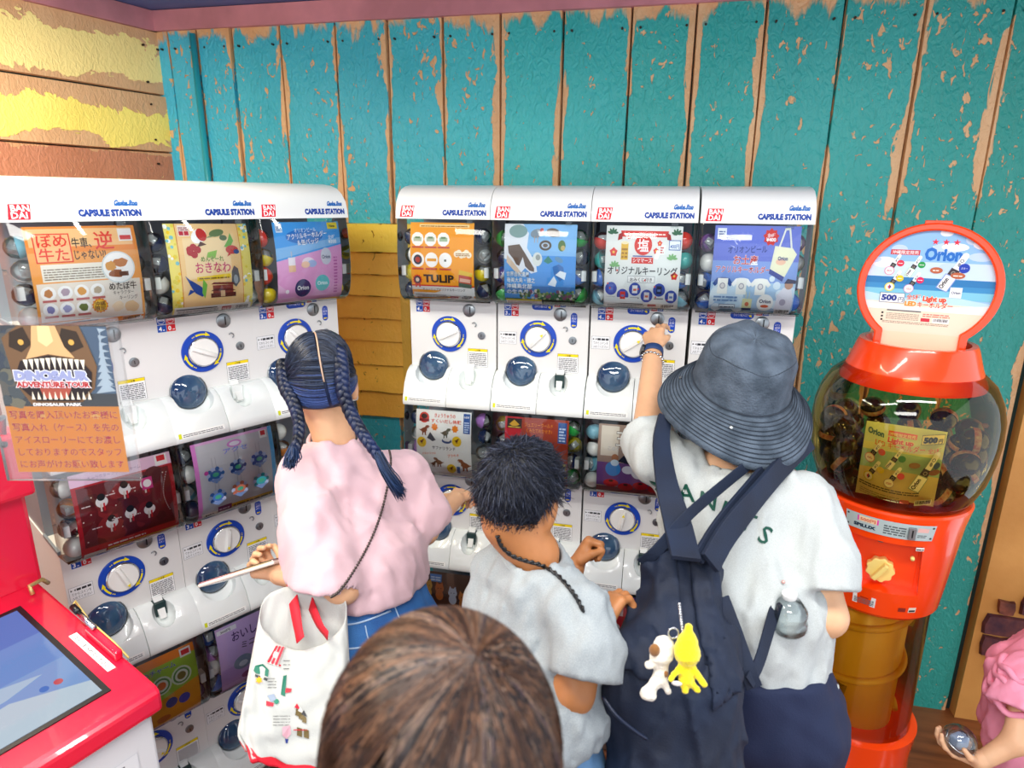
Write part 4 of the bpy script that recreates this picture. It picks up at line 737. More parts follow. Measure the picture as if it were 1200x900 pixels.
def P_king():
    A = Art(.235, .235, 'c9a890'); A.rect(0, .12, .235, .115, 'b09484'); A.rect(.01, .14, .06, .09, 'e8dccc'); A.rect(.15, .13, .07, .1, '8c6a5a'); A.rect(0, 0, .235, .12, '7a4a8c'); A.rect(0, .0, .235, .04, '8a3a4a')
    A.text('王様', .105, .175, .05, 'f6f2ec', bold=.05, width=.09, out='4a3a34', ow=.03); A.text('このくらたちは', .085, .158, .014, 'f6f2ec', bold=.03, width=.1, out='5a4034', ow=.03)
    A.poly([(.07, .125), (.09, .145), (.18, .14), (.2, .12), (.12, .115)], '1c1c30'); A.circ(.06, .135, .012, 'b87a50'); A.circ(.055, .1, .026, '3a94d8', .024); A.circ(.06, .12, .014, 'd8ecf8', .01); A.circ(.14, .095, .024, 'eceaf0', .022); A.circ(.15, .12, .007, 'e88a2c'); A.circ(.185, .105, .02, 'd8d0e0', .024); A.circ(.105, .1, .02, 'e8e4ec', .013)
    for x, y in ((.05, .052), (.1, .042), (.15, .05), (.2, .044)): A.circ(x, y, .026, 'd01c2c', .014); A.circ(x, y+.008, .008, '3a1c20', .004)
    A.rect(0, .018, .235, .006, 'e8902c'); A.rect(0, .003, .235, .013, 'f0e8e0'); A.lines(.01, .005, .2, .009, 1, 'a86a4a'); return A
def P_green():
    A = Art(.225, .235, 'e8a024'); A.poly([(0, .08), (.225, .13), (.225, .235), (0, .235)], 'a8c83a'); A.rect(0, .21, .225, .025, 'f08a24'); A.text('たべものチャーム', .1, .19, .018, '3a4ab0', bold=.06, width=.14, out='f4f4c8', ow=.05); A.rect(.185, .205, .03, .024, 'f4f4f2'); A.rect(.189, .21, .022, .014, 'd8202c')
    A.star(.05, .165, .02, 'd84aa0', 7, .7)
    for x, y, c in ((.125, .15, 'e87a2c'), (.18, .155, '8a7a3a')): A.circ(x, y, .028, 'e8ecd0'); A.circ(x, y, .023, '6a9a4a'); A.circ(x, y, .018, 'f0f0e0'); A.circ(x, y, .012, c)
    A.circ(.05, .11, .03, 'd8864a', .026); A.circ(.042, .116, .004, '1c1c1c'); A.circ(.06, .116, .004, '1c1c1c'); A.circ(.145, .085, .016, '2c4aa0'); A.circ(.18, .08, .016, '3a4ab8'); A.rect(.03, .04, .06, .03, 'b83a2c'); A.circ(.12, .04, .02, 'c8702c', .012); A.rect(0, 0, .225, .02, 'd8342c'); A.lines(.02, .006, .18, .008, 1, 'f8e8c8'); return A
def P_purple():
    A = Art(.235, .235, 'd3b4e4'); A.rect(0, 0, .235, .1, 'c8a4dc'); A.rect(.004, .215, .06, .013, 'f2eef4'); A.text('300円', .03, .2175, .009, '4a4a54', bold=.02, width=.03); A.text('おいしそうな', .125, .18, .034, '4a2a6a', bold=.03, width=.16); A.text('ミニタオル', .13, .145, .026, '4a4250', bold=.03, width=.12)
    A.circ(.07, .1, .03, '8a9ab0', .024); A.circ(.07, .095, .014, 'd8dce8', .01); A.circ(.15, .1, .03, 'b8a8d8', .02); A.circ(.15, .1, .015, 'f0ecf8', .01); A.circ(.08, .05, .018, '9a5a8a', .012); A.circ(.13, .05, .018, 'a86a9a', .012); A.circ(.18, .055, .018, '7a5aa0', .014); A.rect(.02, .02, .2, .006, 'b88ad0'); return A
def P_brown():
    A = Art(.235, .235, '6e4830'); A.rect(0, 0, .235, .1, 'e4ece4'); A.circ(.1, .1, .16, '4a2c20', .062, n=40); A.rect(.045, .2, .042, .026, '6a98d8'); A.lines(.049, .205, .034, .016, 2, 'eaf2fa'); A.rect(.205, .19, .024, .034, 'f0e0e0'); A.rect(.208, .194, .018, .018, 'c83040')
    for x, y, c in ((.038, .168, 'e8b04a'), (.08, .162, 'd8783a'), (.128, .152, 'c8ccd8'), (.165, .14, 'e08a44'), (.205, .12, 'dcdccc')):
        A.circ(x, y+.016, .016, c); A.circ(x, y-.008, .014, c, .019); A.poly([(x-.014, y+.024), (x-.01, y+.04), (x-.002, y+.03)], c); A.poly([(x+.014, y+.024), (x+.01, y+.04), (x+.002, y+.03)], c); A.circ(x-.005, y+.016, .0018, '2a1c18', n=6); A.circ(x+.005, y+.016, .0018, '2a1c18', n=6)
    A.text('いい姿との種をゲットした！', .115, .092, .017, 'f4ece0', bold=.03, width=.185, rot=-.12); A.rect(0, 0, .235, .055, 'd8ecdc')
    for i in range(5): A.circ(.025+.046*i, .035, .018, 'f4f0e4', .013); A.circ(.025+.046*i, .035, .01, ['c8602c', 'b86a3a', 'd8a04a', 'c8c8d0', 'a86a50'][i], .008)
    return A
def P_food():
    A = Art(.235, .235, '6a2ca8'); A.rect(0, 0, .235, .09, 'f0b820'); A.circ(.1, .13, .055, 'd8202c', .05, n=28); A.rect(.055, .17, .09, .04, 'e8505a'); A.rect(.065, .17, .018, .05, 'f4e8e0'); A.rect(.105, .17, .018, .045, 'f4d8d0'); A.circ(.085, .13, .03, 'f2f0ec', .016); A.lines(.065, .125, .04, .01, 1, 'c8202c'); A.circ(.06, .06, .04, 'f2f0ea', .03); A.circ(.06, .06, .028, 'd8303a', .02); A.circ(.18, .05, .035, 'f4e04a', .03); A.rect(.165, .15, .05, .05, 'e8e4f0'); return A
# ---------------------------------------------------------------- the two banks
cp = lambda s: 'toy capsule behind the clear dome of the ' + s
machine('L', 0, 0, (P_boneta(), -.112, .018, 0), 'white capsule machine with orange beef poster, top row, behind the dinosaur sign', (cp('orange beef poster machine'), ['f0f0ea', '1c2a50', 'f0f0ea', '8fd3e8'], 9), pills=0, angle=60)
machine('L', 1, 0, (P_okinawa(), -.108, .018, -.02), 'white capsule machine with yellow Okinawa poster, top row of left bank', (cp('Okinawa souvenir machine'), ['1c2a50', 'f0f0ea', '1c2a50'], 9), pills=0, angle=25, bandai=False)
machine('L', 2, 0, (P_orionpink(), -.105, .022, 0), 'white capsule machine with blue and pink Orion poster, above the braided head', (cp('pink and blue Orion machine'), ['e9d21f', 'e8402c', 'e9d21f', 'e8402c'], 8), coins='3', angle=50)
machine('L', 0, 1, (P_red(), -.113, .018, .0), 'white capsule machine with dark red charm poster, below the dinosaur sign', (cp('dark red charm machine'), ['f0f0ea', '1c2a50', 'e88a2c'], 9), coins='3', angle=70)
machine('L', 1, 1, (P_grey(), -.113, .018, .0), 'white capsule machine with grey jewel charm poster, left of the pink shirt', (cp('grey jewel charm machine'), ['1c2a50', '8fd3e8', 'f0f0ea'], 9), coins='3', angle=100)
machine('L', 2, 1, None, 'white capsule machine mostly hidden behind the pink shirt, middle row of left bank', (cp('middle machine behind the pink shirt'), ['e88a2c', 'f0f0ea'], 6), coins='3')
machine('L', 0, 2, (P_green(), -.113, .018, 0), 'white capsule machine with green and orange food charm poster beside the red kiosk', (cp('green food charm machine'), ['b07ac8', '1c2a50'], 6), coins='3')
machine('L', 1, 2, (P_purple(), -.113, .018, 0), 'white capsule machine with lilac mini towel poster behind the tote bag', (cp('lilac towel machine'), ['2b74d8', 'f0f0ea', 'b07ac8'], 6), coins='3')
machine('L', 2, 2, None, 'white capsule machine behind the tote bag, bottom row by the gap', None, coins='3')
machine('R', 0, 0, (P_tulip(), -.103, .018, 0, .97), 'white capsule machine with yellow TULIP poster, top left of the right bank', (cp('yellow TULIP machine'), ['1c2a50', 'e9d21f', 'f0f0ea', '1c2a50'], 9), pills=0, angle=-25)
machine('R', 1, 0, (P_animals(), -.113, .018, 0, .9), 'white capsule machine with blue wild animal poster, second in top row of the right bank', (cp('blue wild animal machine'), ['2fae4e', '2b74d8', '1c2a50', '2fae4e'], 9), coins='3', angle=-45)
machine('R', 2, 0, (P_shima(), -.112, .018, 0, .9), 'white capsule machine with pale salt key ring poster where the raised hand points', (cp('salt key ring machine'), ['8fd3e8', '2b74d8', '3bb8b0', 'e8402c'], 9), angle=-35)
machine('R', 3, 0, (P_orionbeer(), -.117, .012, 0, .9), 'white capsule machine with blue Orion beer poster above the bucket hat', (cp('blue Orion beer machine'), ['2b74d8', '2b74d8', 'f0f0ea', 'b07ac8'], 9), angle=0)
machine('R', 0, 1, (P_dino(), -.108, .018, 0, .93), 'white capsule machine with white dinosaur poster above the reaching hand', (cp('white dinosaur poster machine'), ['1c2a50', 'b07ac8', 'f0f0ea'], 9), angle=-90)
machine('R', 1, 1, (P_dark(), -.108, .018, 0, .9), 'white capsule machine with red jewel world poster behind the black-haired boy', (cp('red jewel world machine'), ['e9d21f', '2fae4e', '1c2a50'], 9), coins='3')
machine('R', 2, 1, (P_king(), -.108, .018, 0, .9), 'white capsule machine with purple penguin room poster left of the white T-shirt', (cp('purple penguin machine'), ['f0f0ea', '8fd3e8'], 9), coins='3', angle=-80)
machine('R', 3, 1, None, 'white capsule machine hidden behind the white T-shirt back, middle row', None)
machine('R', 0, 2, (P_brown(), -.113, .018, 0), 'white capsule machine with brown cat figure poster beside the blue jeans', (cp('brown cat figure machine'), ['f0f0ea', '8fd3e8'], 6))
machine('R', 1, 2, None, 'white capsule machine hidden behind the grey T-shirt, bottom row', None)
machine('R', 2, 2, (P_food(), -.113, .018, 0), 'white capsule machine with purple and red snack poster behind the dark forearm', (cp('purple snack machine'), ['f0f0ea', 'e8402c'], 6))
machine('R', 3, 2, None, 'white capsule machine hidden behind the navy rucksack, bottom row', None)
for bank, n in (('L', 3), ('R', 4)):
    for i in range(n):
        loc, rz = (BANK_R if bank == 'R' else BANK_L)(i)
        t = thing('machine_stand', 'low white stand under the %s stack of capsule machines' % (['left bank nearest', 'left bank middle', 'left bank farthest'] if bank == 'L' else ['TULIP', 'wild animal', 'salt key ring', 'blue Orion beer'])[i], 'stand', loc, rz, 'white stands under the machines')
        obj('base_plate', MB().box((0, .18, .042), (W-.01, .4, .082)), MT['white2'], t, bevel=.004); obj('foot_bar', MB().box((0, -.028, .02), (W-.03, .05, .038)), MT['steel'], t, bevel=.004)
# ---------------------------------------------------------------- round orange machine with spiral column
rc = Vector((.688, 1.93, 0)); spin = math.radians(-16)
rm = thing('spiral_capsule_machine', 'tall orange round capsule machine with a clear yellow globe and Orion sign on top', 'capsule machine', rc, spin)
obj('base', MB().lathe([(.19, .0), (.19, .03), (.178, .05), (.170, .27), (.174, .32), (.178, .365), (.16, .37), (.02, .37)], (0, 0, 0), n=56), MT['orange'], rm, 40)
obj('base_window', MB().box((-.02, -.172, .16), (.11, .014, .12)), mat('ochre_hatch', 'c88a34', .4), rm, bevel=.003)
obj('clear_column', MB().lathe([(.158, .365), (.156, .40), (.152, .74), (.152, .80)], (0, 0, 0), n=48, cap=False), MT['amber'], rm, True)
sp = MB().tube([(.11*math.cos(a), .11*math.sin(a), .40+.36*a/(4*PI)) for a in np.linspace(0, 4*PI, 90)], .011, 8); sp.cyl((0, 0, .37), (0, 0, .80), .105, n=32)
obj('spiral_rail', sp, mat('yellow_rail', 'eab84a', .3), rm, True)
obj('column_cup', MB().lathe([(.05, .41), (.06, .5), (.04, .5), (.035, .42)], (-.06, -.05, 0), n=24), mat('olive_cup', '8a6f28', .3), rm, 40)
body = MB().lathe([(.02, .79), (.158, .79), (.166, .80), (.172, .86), (.19, 1.06), (.2, 1.115), (.195, 1.12), (.02, 1.12)], (0, 0, 0), n=72)
cut1 = MB().box((0, -.2, .955), (.17, .16, .155)); cut1.v = [(x*(1.12 if z < .95 else 1), y, z) for x, y, z in cut1.v]
o = obj('mech_body', body, MT['orange'], rm, 35); cb = obj('cut', cut1, MT['orange'], rm); md = o.modifiers.new('b', 'BOOLEAN'); md.operation = 'DIFFERENCE'; md.object = cb; md.solver = 'EXACT'
bpy.context.view_layer.update(); me = bpy.data.meshes.new_from_object(o.evaluated_get(bpy.context.evaluated_depsgraph_get())); o.modifiers.clear(); o.data = me; bpy.data.objects.remove(cb); smooth_mesh(me, 30)
mbp = o
obj('recess_panel', MB().box((0, -.118, .955), (.168, .006, .15)), MT['orange'], mbp, bevel=.002)
kn = MB(); n = 10; vs = []
pl = [((.034+.0022*math.cos(a*9))*math.cos(a), (.034+.0022*math.cos(a*9))*math.sin(a)) for a in np.linspace(0, 2*PI, 72, endpoint=False)]
kn.prism(pl, 0, .022); kn.v = [(x, -.121-z, y+.925) for x, y, z in kn.v]
k = obj('turning_knob', kn, MT['cream'], rm, 30, bevel=.002)
gb = MB().box((0, -.150, .925), (.014, .02, .058), Matrix.Rotation(.55, 3, 'Y')); obj('knob_bar', gb, MT['cream'], k, bevel=.004)
obj('key_lock', MB().lathe([(.011, 0), (.011, .006), (.006, .007)], (-.01, -.121, 1.012), (0, -1, 0), 20), MT['steel'], rm, 40)
def curved(r0f, ang0):                    # print wrapped on the machine body
    def f(x, y, e):
        z = y; r = r0f(z)+e; a = ang0+x/.19-PI/2; return (r*math.cos(a), r*math.sin(a), z)
    return f
plt = MB(); R_ = lambda z: .19+(z-1.06)*.18+.003
A = Art(.21, 1.1, 'ffffff'); A.it = []; A.rect(.0, 1.052, .21, .048, 'b9c9c8')
A.circ(.006, 1.06, .003, '3a3a3a', n=10); A.circ(.006, 1.092, .003, '3a3a3a', n=10); A.circ(.204, 1.06, .003, '3a3a3a', n=10); A.circ(.204, 1.092, .003, '3a3a3a', n=10)
A.rect(.03, 1.079, .05, .016, 'e84ab0'); A.rect(.034, 1.079, .042, .016, 'f6d8b0'); A.text('500円', .055, 1.082, .012, 'd84a2c', bold=.03, width=.036); A.text('SPiLUX', .048, 1.062, .013, '16344a', bold=.06, width=.054)
A.lines(.092, 1.06, .05, .03, 4, '5a6668'); A.rect(.168, 1.078, .026, .013, 'e8b8b0'); A.lines(.17, 1.062, .022, .01, 2, '6a7678')
pm = A.mesh(curved(R_, -.55), [1.06, 1.07, 1.08, 1.09]); bm = bmesh.new(); bm.from_mesh(pm)
for q in range(1, 12):
    a = -.55-PI/2+q*.1; bmesh.ops.bisect_plane(bm, geom=bm.verts[:]+bm.edges[:]+bm.faces[:], plane_co=(0, 0, 0), plane_no=(math.sin(a), -math.cos(a), 0))
for v in bm.verts:
    c0 = v.co.xy.length
    if c0 < .21: 
        pass
bm.to_mesh(pm); bm.free()
# re-wrap so the plate follows the drum between the cut lines
for v in pm.vertices:
    r = R_(v.co.z); l = v.co.xy.length; 
    if l < r: v.co.x *= (r+.0002)/l; v.co.y *= (r+.0002)/l
lvl = {}
link('coin_plate', pm, rm)
a = -.55-PI/2+.155/.19; sl = MB().box((0, 0, 0), (.018, .008, .034)).box((0, -.005, 0), (.003, .003, .022), mi=1); sl.xf(Matrix.Translation((.2*math.cos(a), .2*math.sin(a), 1.075)) @ Matrix.Rotation(a+PI/2, 4, 'Z')); obj('coin_slot', sl, [MT['steel'], MT['slot']], rm, bevel=.002)
def decal(name, w_, h_, a0, z0, rf, draw):
    A = Art(w_, h_); A.it = []; draw(A); link(name, A.mesh(lambda x, y, e: (lambda r, t: (r*math.cos(t), r*math.sin(t), z0+y))(rf(z0+y)+.001+e, a0-PI/2+x/.18)), rm)
rb = lambda z: .172+(z-.86)*.09
decal('notice_sticker', .06, .03, -.33, .822, rb, lambda A: (A.rect(0, 0, .06, .03, 'f0ece8'), A.lines(.004, .004, .052, .018, 4, '6a6a6a'), A.lines(.02, .023, .02, .004, 1, '222222')))
decal('small_sticker', .05, .018, .34, .822, rb, lambda A: (A.rect(0, .002, .02, .012, '8a2a20'), A.rect(.028, 0, .022, .016, 'e8dcc8'), A.rect(.03, .002, .018, .006, '2c2c2c')))
decal('return_sticker', .02, .012, .38, 1.02, lambda z: .186, lambda A: (A.rect(0, 0, .02, .01, 'e8e4dc'), A.lines(.001, .002, .018, .006, 1, '2c2c2c')))
obj('return_button', MB().cyl((0, 0, 0), (0, -.012, 0), .005).xf(Matrix.Translation((.065, -.174, 1.0))), MT['cream'], rm, True)
gp = [(.185, 1.118), (.197, 1.14), (.216, 1.19), (.228, 1.25), (.232, 1.305), (.229, 1.36), (.217, 1.405), (.197, 1.445), (.165, 1.475)]
obj('globe', MB().lathe(gp, (0, 0, 0), n=64, cap=False), MT['amber'], rm, True)
obj('collar', MB().lathe([(.02, 1.46), (.176, 1.437), (.176, 1.447), (.158, 1.49), (.142, 1.54), (.138, 1.547), (.124, 1.547), (.118, 1.525), (.02, 1.52)], (0, 0, 0), n=56, cap=False), MT['orange'], rm, 40)
# sign on top: round head on a short neck, built as flat ring frame + print
ZC, RH = 1.688, .162
def sign_outline(off):
    r = RH-off; hw = .105-off; a0 = math.asin(hw/r); pts = []
    for a in np.linspace(-PI/2+a0, 3*PI/2-a0, 48): pts.append((r*math.cos(a), r*math.sin(a)))
    pts += [(-hw, -.178+off), (-hw+.01, -.188+off), (hw-.01, -.188+off), (hw, -.178+off)]; return pts
tiltM = Matrix.Translation((0, -.03, ZC+.005)) @ Matrix.Rotation(math.radians(-4), 4, 'X')
def up_(mb): mb.v = [(x, -z, y) for x, y, z in mb.v]; return mb.xf(tiltM)
Oo, Ii = sign_outline(0), sign_outline(.019); K = len(Oo); fr = MB()
fr.add([(x, y, z) for z in (-.012, .016) for x, y in Oo] + [(x, y, z) for z in (-.012, .016) for x, y in Ii], [f for i in range(K) for j in [(i+1) % K] for f in ((i, j, K+j, K+i), (2*K+i, 2*K+K+i, 2*K+K+j, 2*K+j), (K+i, K+j, 3*K+j, 3*K+i), (i, 2*K+i, 2*K+j, j))])
sg = obj('sign_frame', up_(fr), MT['orange'], rm, 40, bevel=.004)
obj('sign_back', up_(MB().prism(sign_outline(.018), -.006, .0)), MT['white'], sg)
obj('sign_hinge', up_(MB().box((-.0, RH+.001, .0), (.06, .01, .02))), MT['orange'], sg, bevel=.002)
def beach(w, h, mir=False):
    A = Art(w, h, '9cc8ee'); A.rect(0, h*.74, w, h*.26, '8cbcec'); A.rect(0, h*.60, w, h*.14, 'c8def0'); rn = random.Random(3)
    for i in range(14): A.circ(rn.uniform(0, w), rn.uniform(h*.66, h*.97), rn.uniform(.012, .03), rn.choice(['d8e6f6', 'e8eef8', 'bcd4f0']), rn.uniform(.008, .016), n=14)
    A.rect(0, h*.52, w, h*.1, '3a8cc4'); A.rect(0, h*.57, w, h*.05, '2a78b4'); A.rect(0, h*.47, w, h*.06, '7cc4dc'); A.poly([(0, h*.5), (w*.3, h*.46), (w*.7, h*.49), (w, h*.45), (w, h*.4), (0, h*.42)], 'b8dce8'); A.rect(0, 0, w, h*.43, 'ecdcc4'); A.poly([(0, h*.43), (w*.5, h*.4), (w, h*.44), (w, h*.37), (0, h*.37)], 'dfe6e4'); A.rect(0, 0, w, h*.2, 'f0d8b8'); return A
def tagfig(A, x, y, s, kind, dot, col='2c2832'):
    u = np.array([.42, .91]); v = np.array([.91, -.42])
    def q(a, b, c, d): return [tuple(np.array([x, y])+u*p*s+v*r*s) for p, r in ((a, c), (a, d), (b, d), (b, c))]
    A.poly(q(.3, 1.0, -.13, .13), 'f4f6f6'); A.circ(*(np.array([x, y])+u*1.0*s), .13*s, 'f4f6f6', n=12); A.circ(*(np.array([x, y])+u*.75*s), .08*s, '5a6068', n=10); A.circ(*(np.array([x, y])+u*.75*s), .05*s, 'f4f6f6', n=10); A.circ(*(np.array([x, y])+u*.55*s), .06*s, '8a9098', .1*s, n=10)
    A.poly(q(-.05, .32, -.18, .18), col); A.circ(*(np.array([x, y])+u*.13*s), .09*s, 'a0988c', n=10); A.circ(*(np.array([x, y])+u*.13*s), .06*s, col, n=10)
    c = np.array([x, y])-u*.35*s
    if kind == 'o': A.circ(*c, .36*s, dot, n=20); A.circ(*c, .3*s, 'f6f2f0', n=20); A.lines(c[0]-.18*s, c[1]-.08*s, .36*s, .16*s, 2, 'c05060')
    elif kind == 'b': A.circ(*c, .36*s, dot, n=20); A.circ(*c, .28*s, 'f0ece8', n=20); A.poly([tuple(c+np.array([0, .2*s])), tuple(c+np.array([.13*s, 0])), tuple(c-np.array([0, .2*s]))], '2c3a8c'); A.poly([tuple(c+np.array([0, .2*s])), tuple(c-np.array([.13*s, 0])), tuple(c-np.array([0, .2*s]))], 'c83040')
    else: A.poly(q(-.72, .0, -.25, .25), dot); A.poly(q(-.68, -.04, -.21, .21), 'f6f6f4'); A.text('Orion', *(c+np.array([-.02*s, -.06*s])), .26*s, '1c1c28', bold=.04, width=.5*s, rot=1.14)
def orion_top():
    w, h = .29, .34; A = beach(w, h)
    for i in range(3): A.star(.146+.023*i, .303, .0085, 'e0203c', k=.4)
    A.text('Orion', .168, .258, .042, '1c6cc4', bold=.05, width=.082); A.rect(.05, .268, .066, .013, 'c83040'); A.text('沖縄限定発売', .083, .2705, .01, 'f6e8e8', bold=.02, width=.06)
    tagfig(A, .058, .236, .032, 'o', 'e88aa8'); tagfig(A, .105, .234, .032, 'p', 'a8dcb0'); tagfig(A, .064, .194, .032, 'b', 'e8d84a'); tagfig(A, .108, .192, .032, 'o', 'c89ac8'); tagfig(A, .192, .22, .056, 'p', '8aa0d8', '3c3038')
    for x, y, c in ((.076, .246, 'd8304a'), (.124, .244, '1f9a4a'), (.08, .207, 'e8c81c'), (.126, .205, 'd81c5c')): A.circ(x, y, .0085, c, n=16); A.lines(x-.005, y-.001, .01, .003, 1, 'f8f0f0')
    A.circ(.217, .24, .012, '1c3cb0', n=18); A.text('スター', .217, .2375, .006, 'f0f4ff', width=.014); A.circ(.158, .232, .014, 'b8603c', .008); A.circ(.206, .221, .016, 'b8603c', .008); A.lines(.15, .23, .016, .005, 1, 'f8e8dc'); A.lines(.196, .219, .02, .005, 1, 'f8e8dc')
    A.rect(.195, .165, .026, .026, 'f0f2f4'); A.text('Orion', .208, .175, .009, '3a4a6c', bold=.03, width=.02)
    A.rect(.04, .143, .058, .026, '3a4668'); A.rect(.0412, .1442, .0556, .0236, 'f2f4f6'); A.text('500', .0625, .149, .02, '2a3a8c', bold=.06, width=.036); A.text('円', .0895, .1475, .014, '2a3a6c', bold=.03)
    A.text('全5種', .118, .155, .015, 'd8342c', bold=.05, width=.032, out='f6e8d0', ow=.05); A.text('Light up', .165, .153, .017, 'e0442c', bold=.05, width=.052, out='f6e8d0', ow=.05); A.text('LED', .113, .138, .016, 'e8902c', bold=.06, width=.026, out='f6e8d0', ow=.05); A.text('キーホルダー', .168, .137, .016, 'd8342c', bold=.05, width=.078, out='f6e8d0', ow=.05)
    A.rect(.062, .122, .078, .003, '4a5460'); A.lines(.062, .1, .075, .018, 5, 'a89a86', .5); A.lines(.145, .112, .06, .01, 2, 'd86a5a', .5); A.rect(.142, .099, .02, .009, 'c83040'); A.barcode(.168, .098, .036, .011); A.lines(.055, .09, .15, .007, 2, '9a8a78', .5)
    for q in range(3): A.rect(.05, .095+.009*q, .005, .005, '2c2c2c')
    return A
oa = orion_top(); out = sign_outline(.019)
# clip the print to the frame opening
pm = oa.mesh(lambda x, y, e: (x-.145, y-.188, e)); bm = bmesh.new(); bm.from_mesh(pm)
big = [(x, y) for x, y in out]
hw = .105-.019
bmR = RH-.0185
ks = [(v.co.x, v.co.y) for v in bm.verts]
for a in np.linspace(-PI/2+math.asin(hw/bmR), 3*PI/2-math.asin(hw/bmR), 40):        # tangent cuts, neck region protected by splitting first
    pass
bmesh.ops.bisect_plane(bm, geom=bm.verts[:]+bm.edges[:]+bm.faces[:], plane_co=(0, -math.cos(math.asin(hw/bmR))*bmR, 0), plane_no=(0, 1, 0))
yn = -math.cos(math.asin(hw/bmR))*bmR
loF = [f for f in bm.faces if f.calc_center_median().y < yn]; upF = [f for f in bm.faces if f.calc_center_median().y >= yn]
bm2 = bm.copy(); 
bmesh.ops.delete(bm, geom=loF, context='FACES'); bmesh.ops.delete(bm2, geom=[f for f in bm2.faces if f.calc_center_median().y >= yn], context='FACES')
for a in np.linspace(0, 2*PI, 44, endpoint=False):
    d = (math.cos(a), math.sin(a), 0); bmesh.ops.bisect_plane(bm, geom=bm.verts[:]+bm.edges[:]+bm.faces[:], plane_co=(d[0]*bmR, d[1]*bmR, 0), plane_no=d, clear_outer=True)
for sx in (-1, 1): bmesh.ops.bisect_plane(bm2, geom=bm2.verts[:]+bm2.edges[:]+bm2.faces[:], plane_co=(sx*(hw+.0005), 0, 0), plane_no=(sx, 0, 0), clear_outer=True)
bmesh.ops.bisect_plane(bm2, geom=bm2.verts[:]+bm2.edges[:]+bm2.faces[:], plane_co=(0, -.17, 0), plane_no=(0, -1, 0), clear_outer=True)
m1, m2 = bpy.data.meshes.new('a'), bpy.data.meshes.new('b'); bm.to_mesh(m1); bm2.to_mesh(m2); m1.materials.append(PRINT); bm.free(); bm2.free()
pj = join_meshes([m1, m2], 'sign_print'); pj.transform(tiltM @ Matrix(((1, 0, 0, 0), (0, 0, -1, -.0005), (0, 1, 0, 0), (0, 0, 0, 1)))); link('sign_print', pj, sg)
# paper sign inside the globe
A = Art(.2, .205, 'd8dca0'); A.rect(0, .15, .2, .055, 'c8d8b0'); A.rect(0, .08, .2, .05, '9cc4a8'); A.rect(0, 0, .2, .08, 'd8c890'); A.text('Orion', .028, .178, .022, '3a6878', bold=.05, width=.042); A.rect(.058, .186, .068, .014, 'd8604a'); A.text('沖縄限定発売', .092, .189, .01, 'f6e8c8', bold=.02, width=.062)
A.text('Light up', .09, .17, .018, 'd8502c', bold=.05, width=.062, out='f0e8b0', ow=.05); A.text('LED キーホルダー', .09, .154, .019, 'd8602c', bold=.05, width=.12, out='f0e8b0', ow=.05); A.text('全5種', .175, .152, .014, 'd8602c', bold=.05, width=.034); A.rect(.138, .174, .058, .026, '4a4a30'); A.rect(.1392, .1752, .0556, .0236, 'e8e0a0'); A.text('500', .16, .18, .02, '2a3030', bold=.06, width=.035); A.text('円', .186, .178, .013, '2a3030', bold=.03)
tagfig(A, .028, .125, .036, 'o', 'd89078'); tagfig(A, .08, .122, .036, 'p', 'a8c090'); tagfig(A, .032, .075, .036, 'b', 'd8c84a'); tagfig(A, .084, .073, .036, 'o', 'b8a098'); tagfig(A, .158, .09, .062, 'p', '98a890', '2c2820')
for x, y, c in ((.05, .138, 'd85a3a'), (.1, .132, '2f8a4a'), (.054, .09, 'd8c01c'), (.104, .086, 'd84a5c'), (.188, .116, '3a5c90')): A.circ(x, y, .009, c, n=16)
A.circ(.132, .118, .014, '8a6a3c', .008); A.circ(.185, .098, .015, '8a5a3c', .008); A.lines(.005, .035, .15, .012, 2, '5a5430'); A.lines(.01, .012, .1, .016, 3, 'a89a60'); A.rect(.112, .012, .022, .01, 'c85a3c'); A.barcode(.148, .008, .044, .014)
gs = link('globe_paper_sign', A.mesh(lambda x, y, e: (.232*math.sin((x-.1)/.232)*.93, -.205-e+.05*((x-.1)/.1)**2, y+1.145+abs(0)), [.05, .1, .15]), rm)
gc = ['1c1a18', '2a2420', '1c1a18', '3a2a1c', 'e88a2c']
for c in gc: 
    if c not in capmats:
        capmats[c] = mat('capsule_'+c, c, .15, coat=.5); capmesh[c] = MB().lathe([(.001, -.0262), (.012, -.0235), (.021, -.0165), (.0262, -.004), (.0266, 0), (.025, .001), (.001, .0015)], (0, 0, 0), (0, 0, 1), 16, cap=False).mesh('capsule_base', capmats[c], 40)
pts = []
rr = random.Random(11)
for z, r_, n_ in ((1.158, .14, 11), (1.205, .165, 13), (1.255, .172, 13), (1.305, .17, 11), (1.158, .07, 5)):
    for q in range(n_):
        a = 2*PI*q/n_+z*30; x, y = r_*math.cos(a), r_*math.sin(a)
        if y < -.12 and abs(x) < .12: continue
        if z > 1.29 and -.9 < math.sin(a) < .0 and False: continue
        pts.append((x, y, z))
Rz = Matrix.Rotation(spin, 3, 'Z')
labm = mat('capsule_label_band', 'd8c8b4', .4, c2='b85040', vscale=60)
band = MB().lathe([(.0355, -.008), (.0362, -.005), (.0362, .005), (.0355, .008)], (0, 0, 0), n=16, cap=False).mesh('paper_band', labm, True)
dlid = MB().lathe([(.0262, 0), (.0262, .004), (.021, .0165), (.012, .0235), (.001, .0262)], (0, 0, 0), (0, 0, 1), 16, cap=False).mesh('capsule_lid', mat('dark_capsule_lid', '2c2820', .12, coat=.6), True)
for i, p in enumerate(pts):
    e = capsule(rc+Rz @ Vector(p), gc[i % 4], ('dark capsule with a printed paper band heaped in the yellow globe' if i % 2 == 0 else 'plain dark capsule without a band heaped in the yellow globe'), ('banded' if i % 2 == 0 else 'plain')+' dark capsules in the yellow globe', 1.28, dlid)
    
    if i % 2 == 0: b = link('paper_band', band, e); b.scale = (.75, .75, .75)

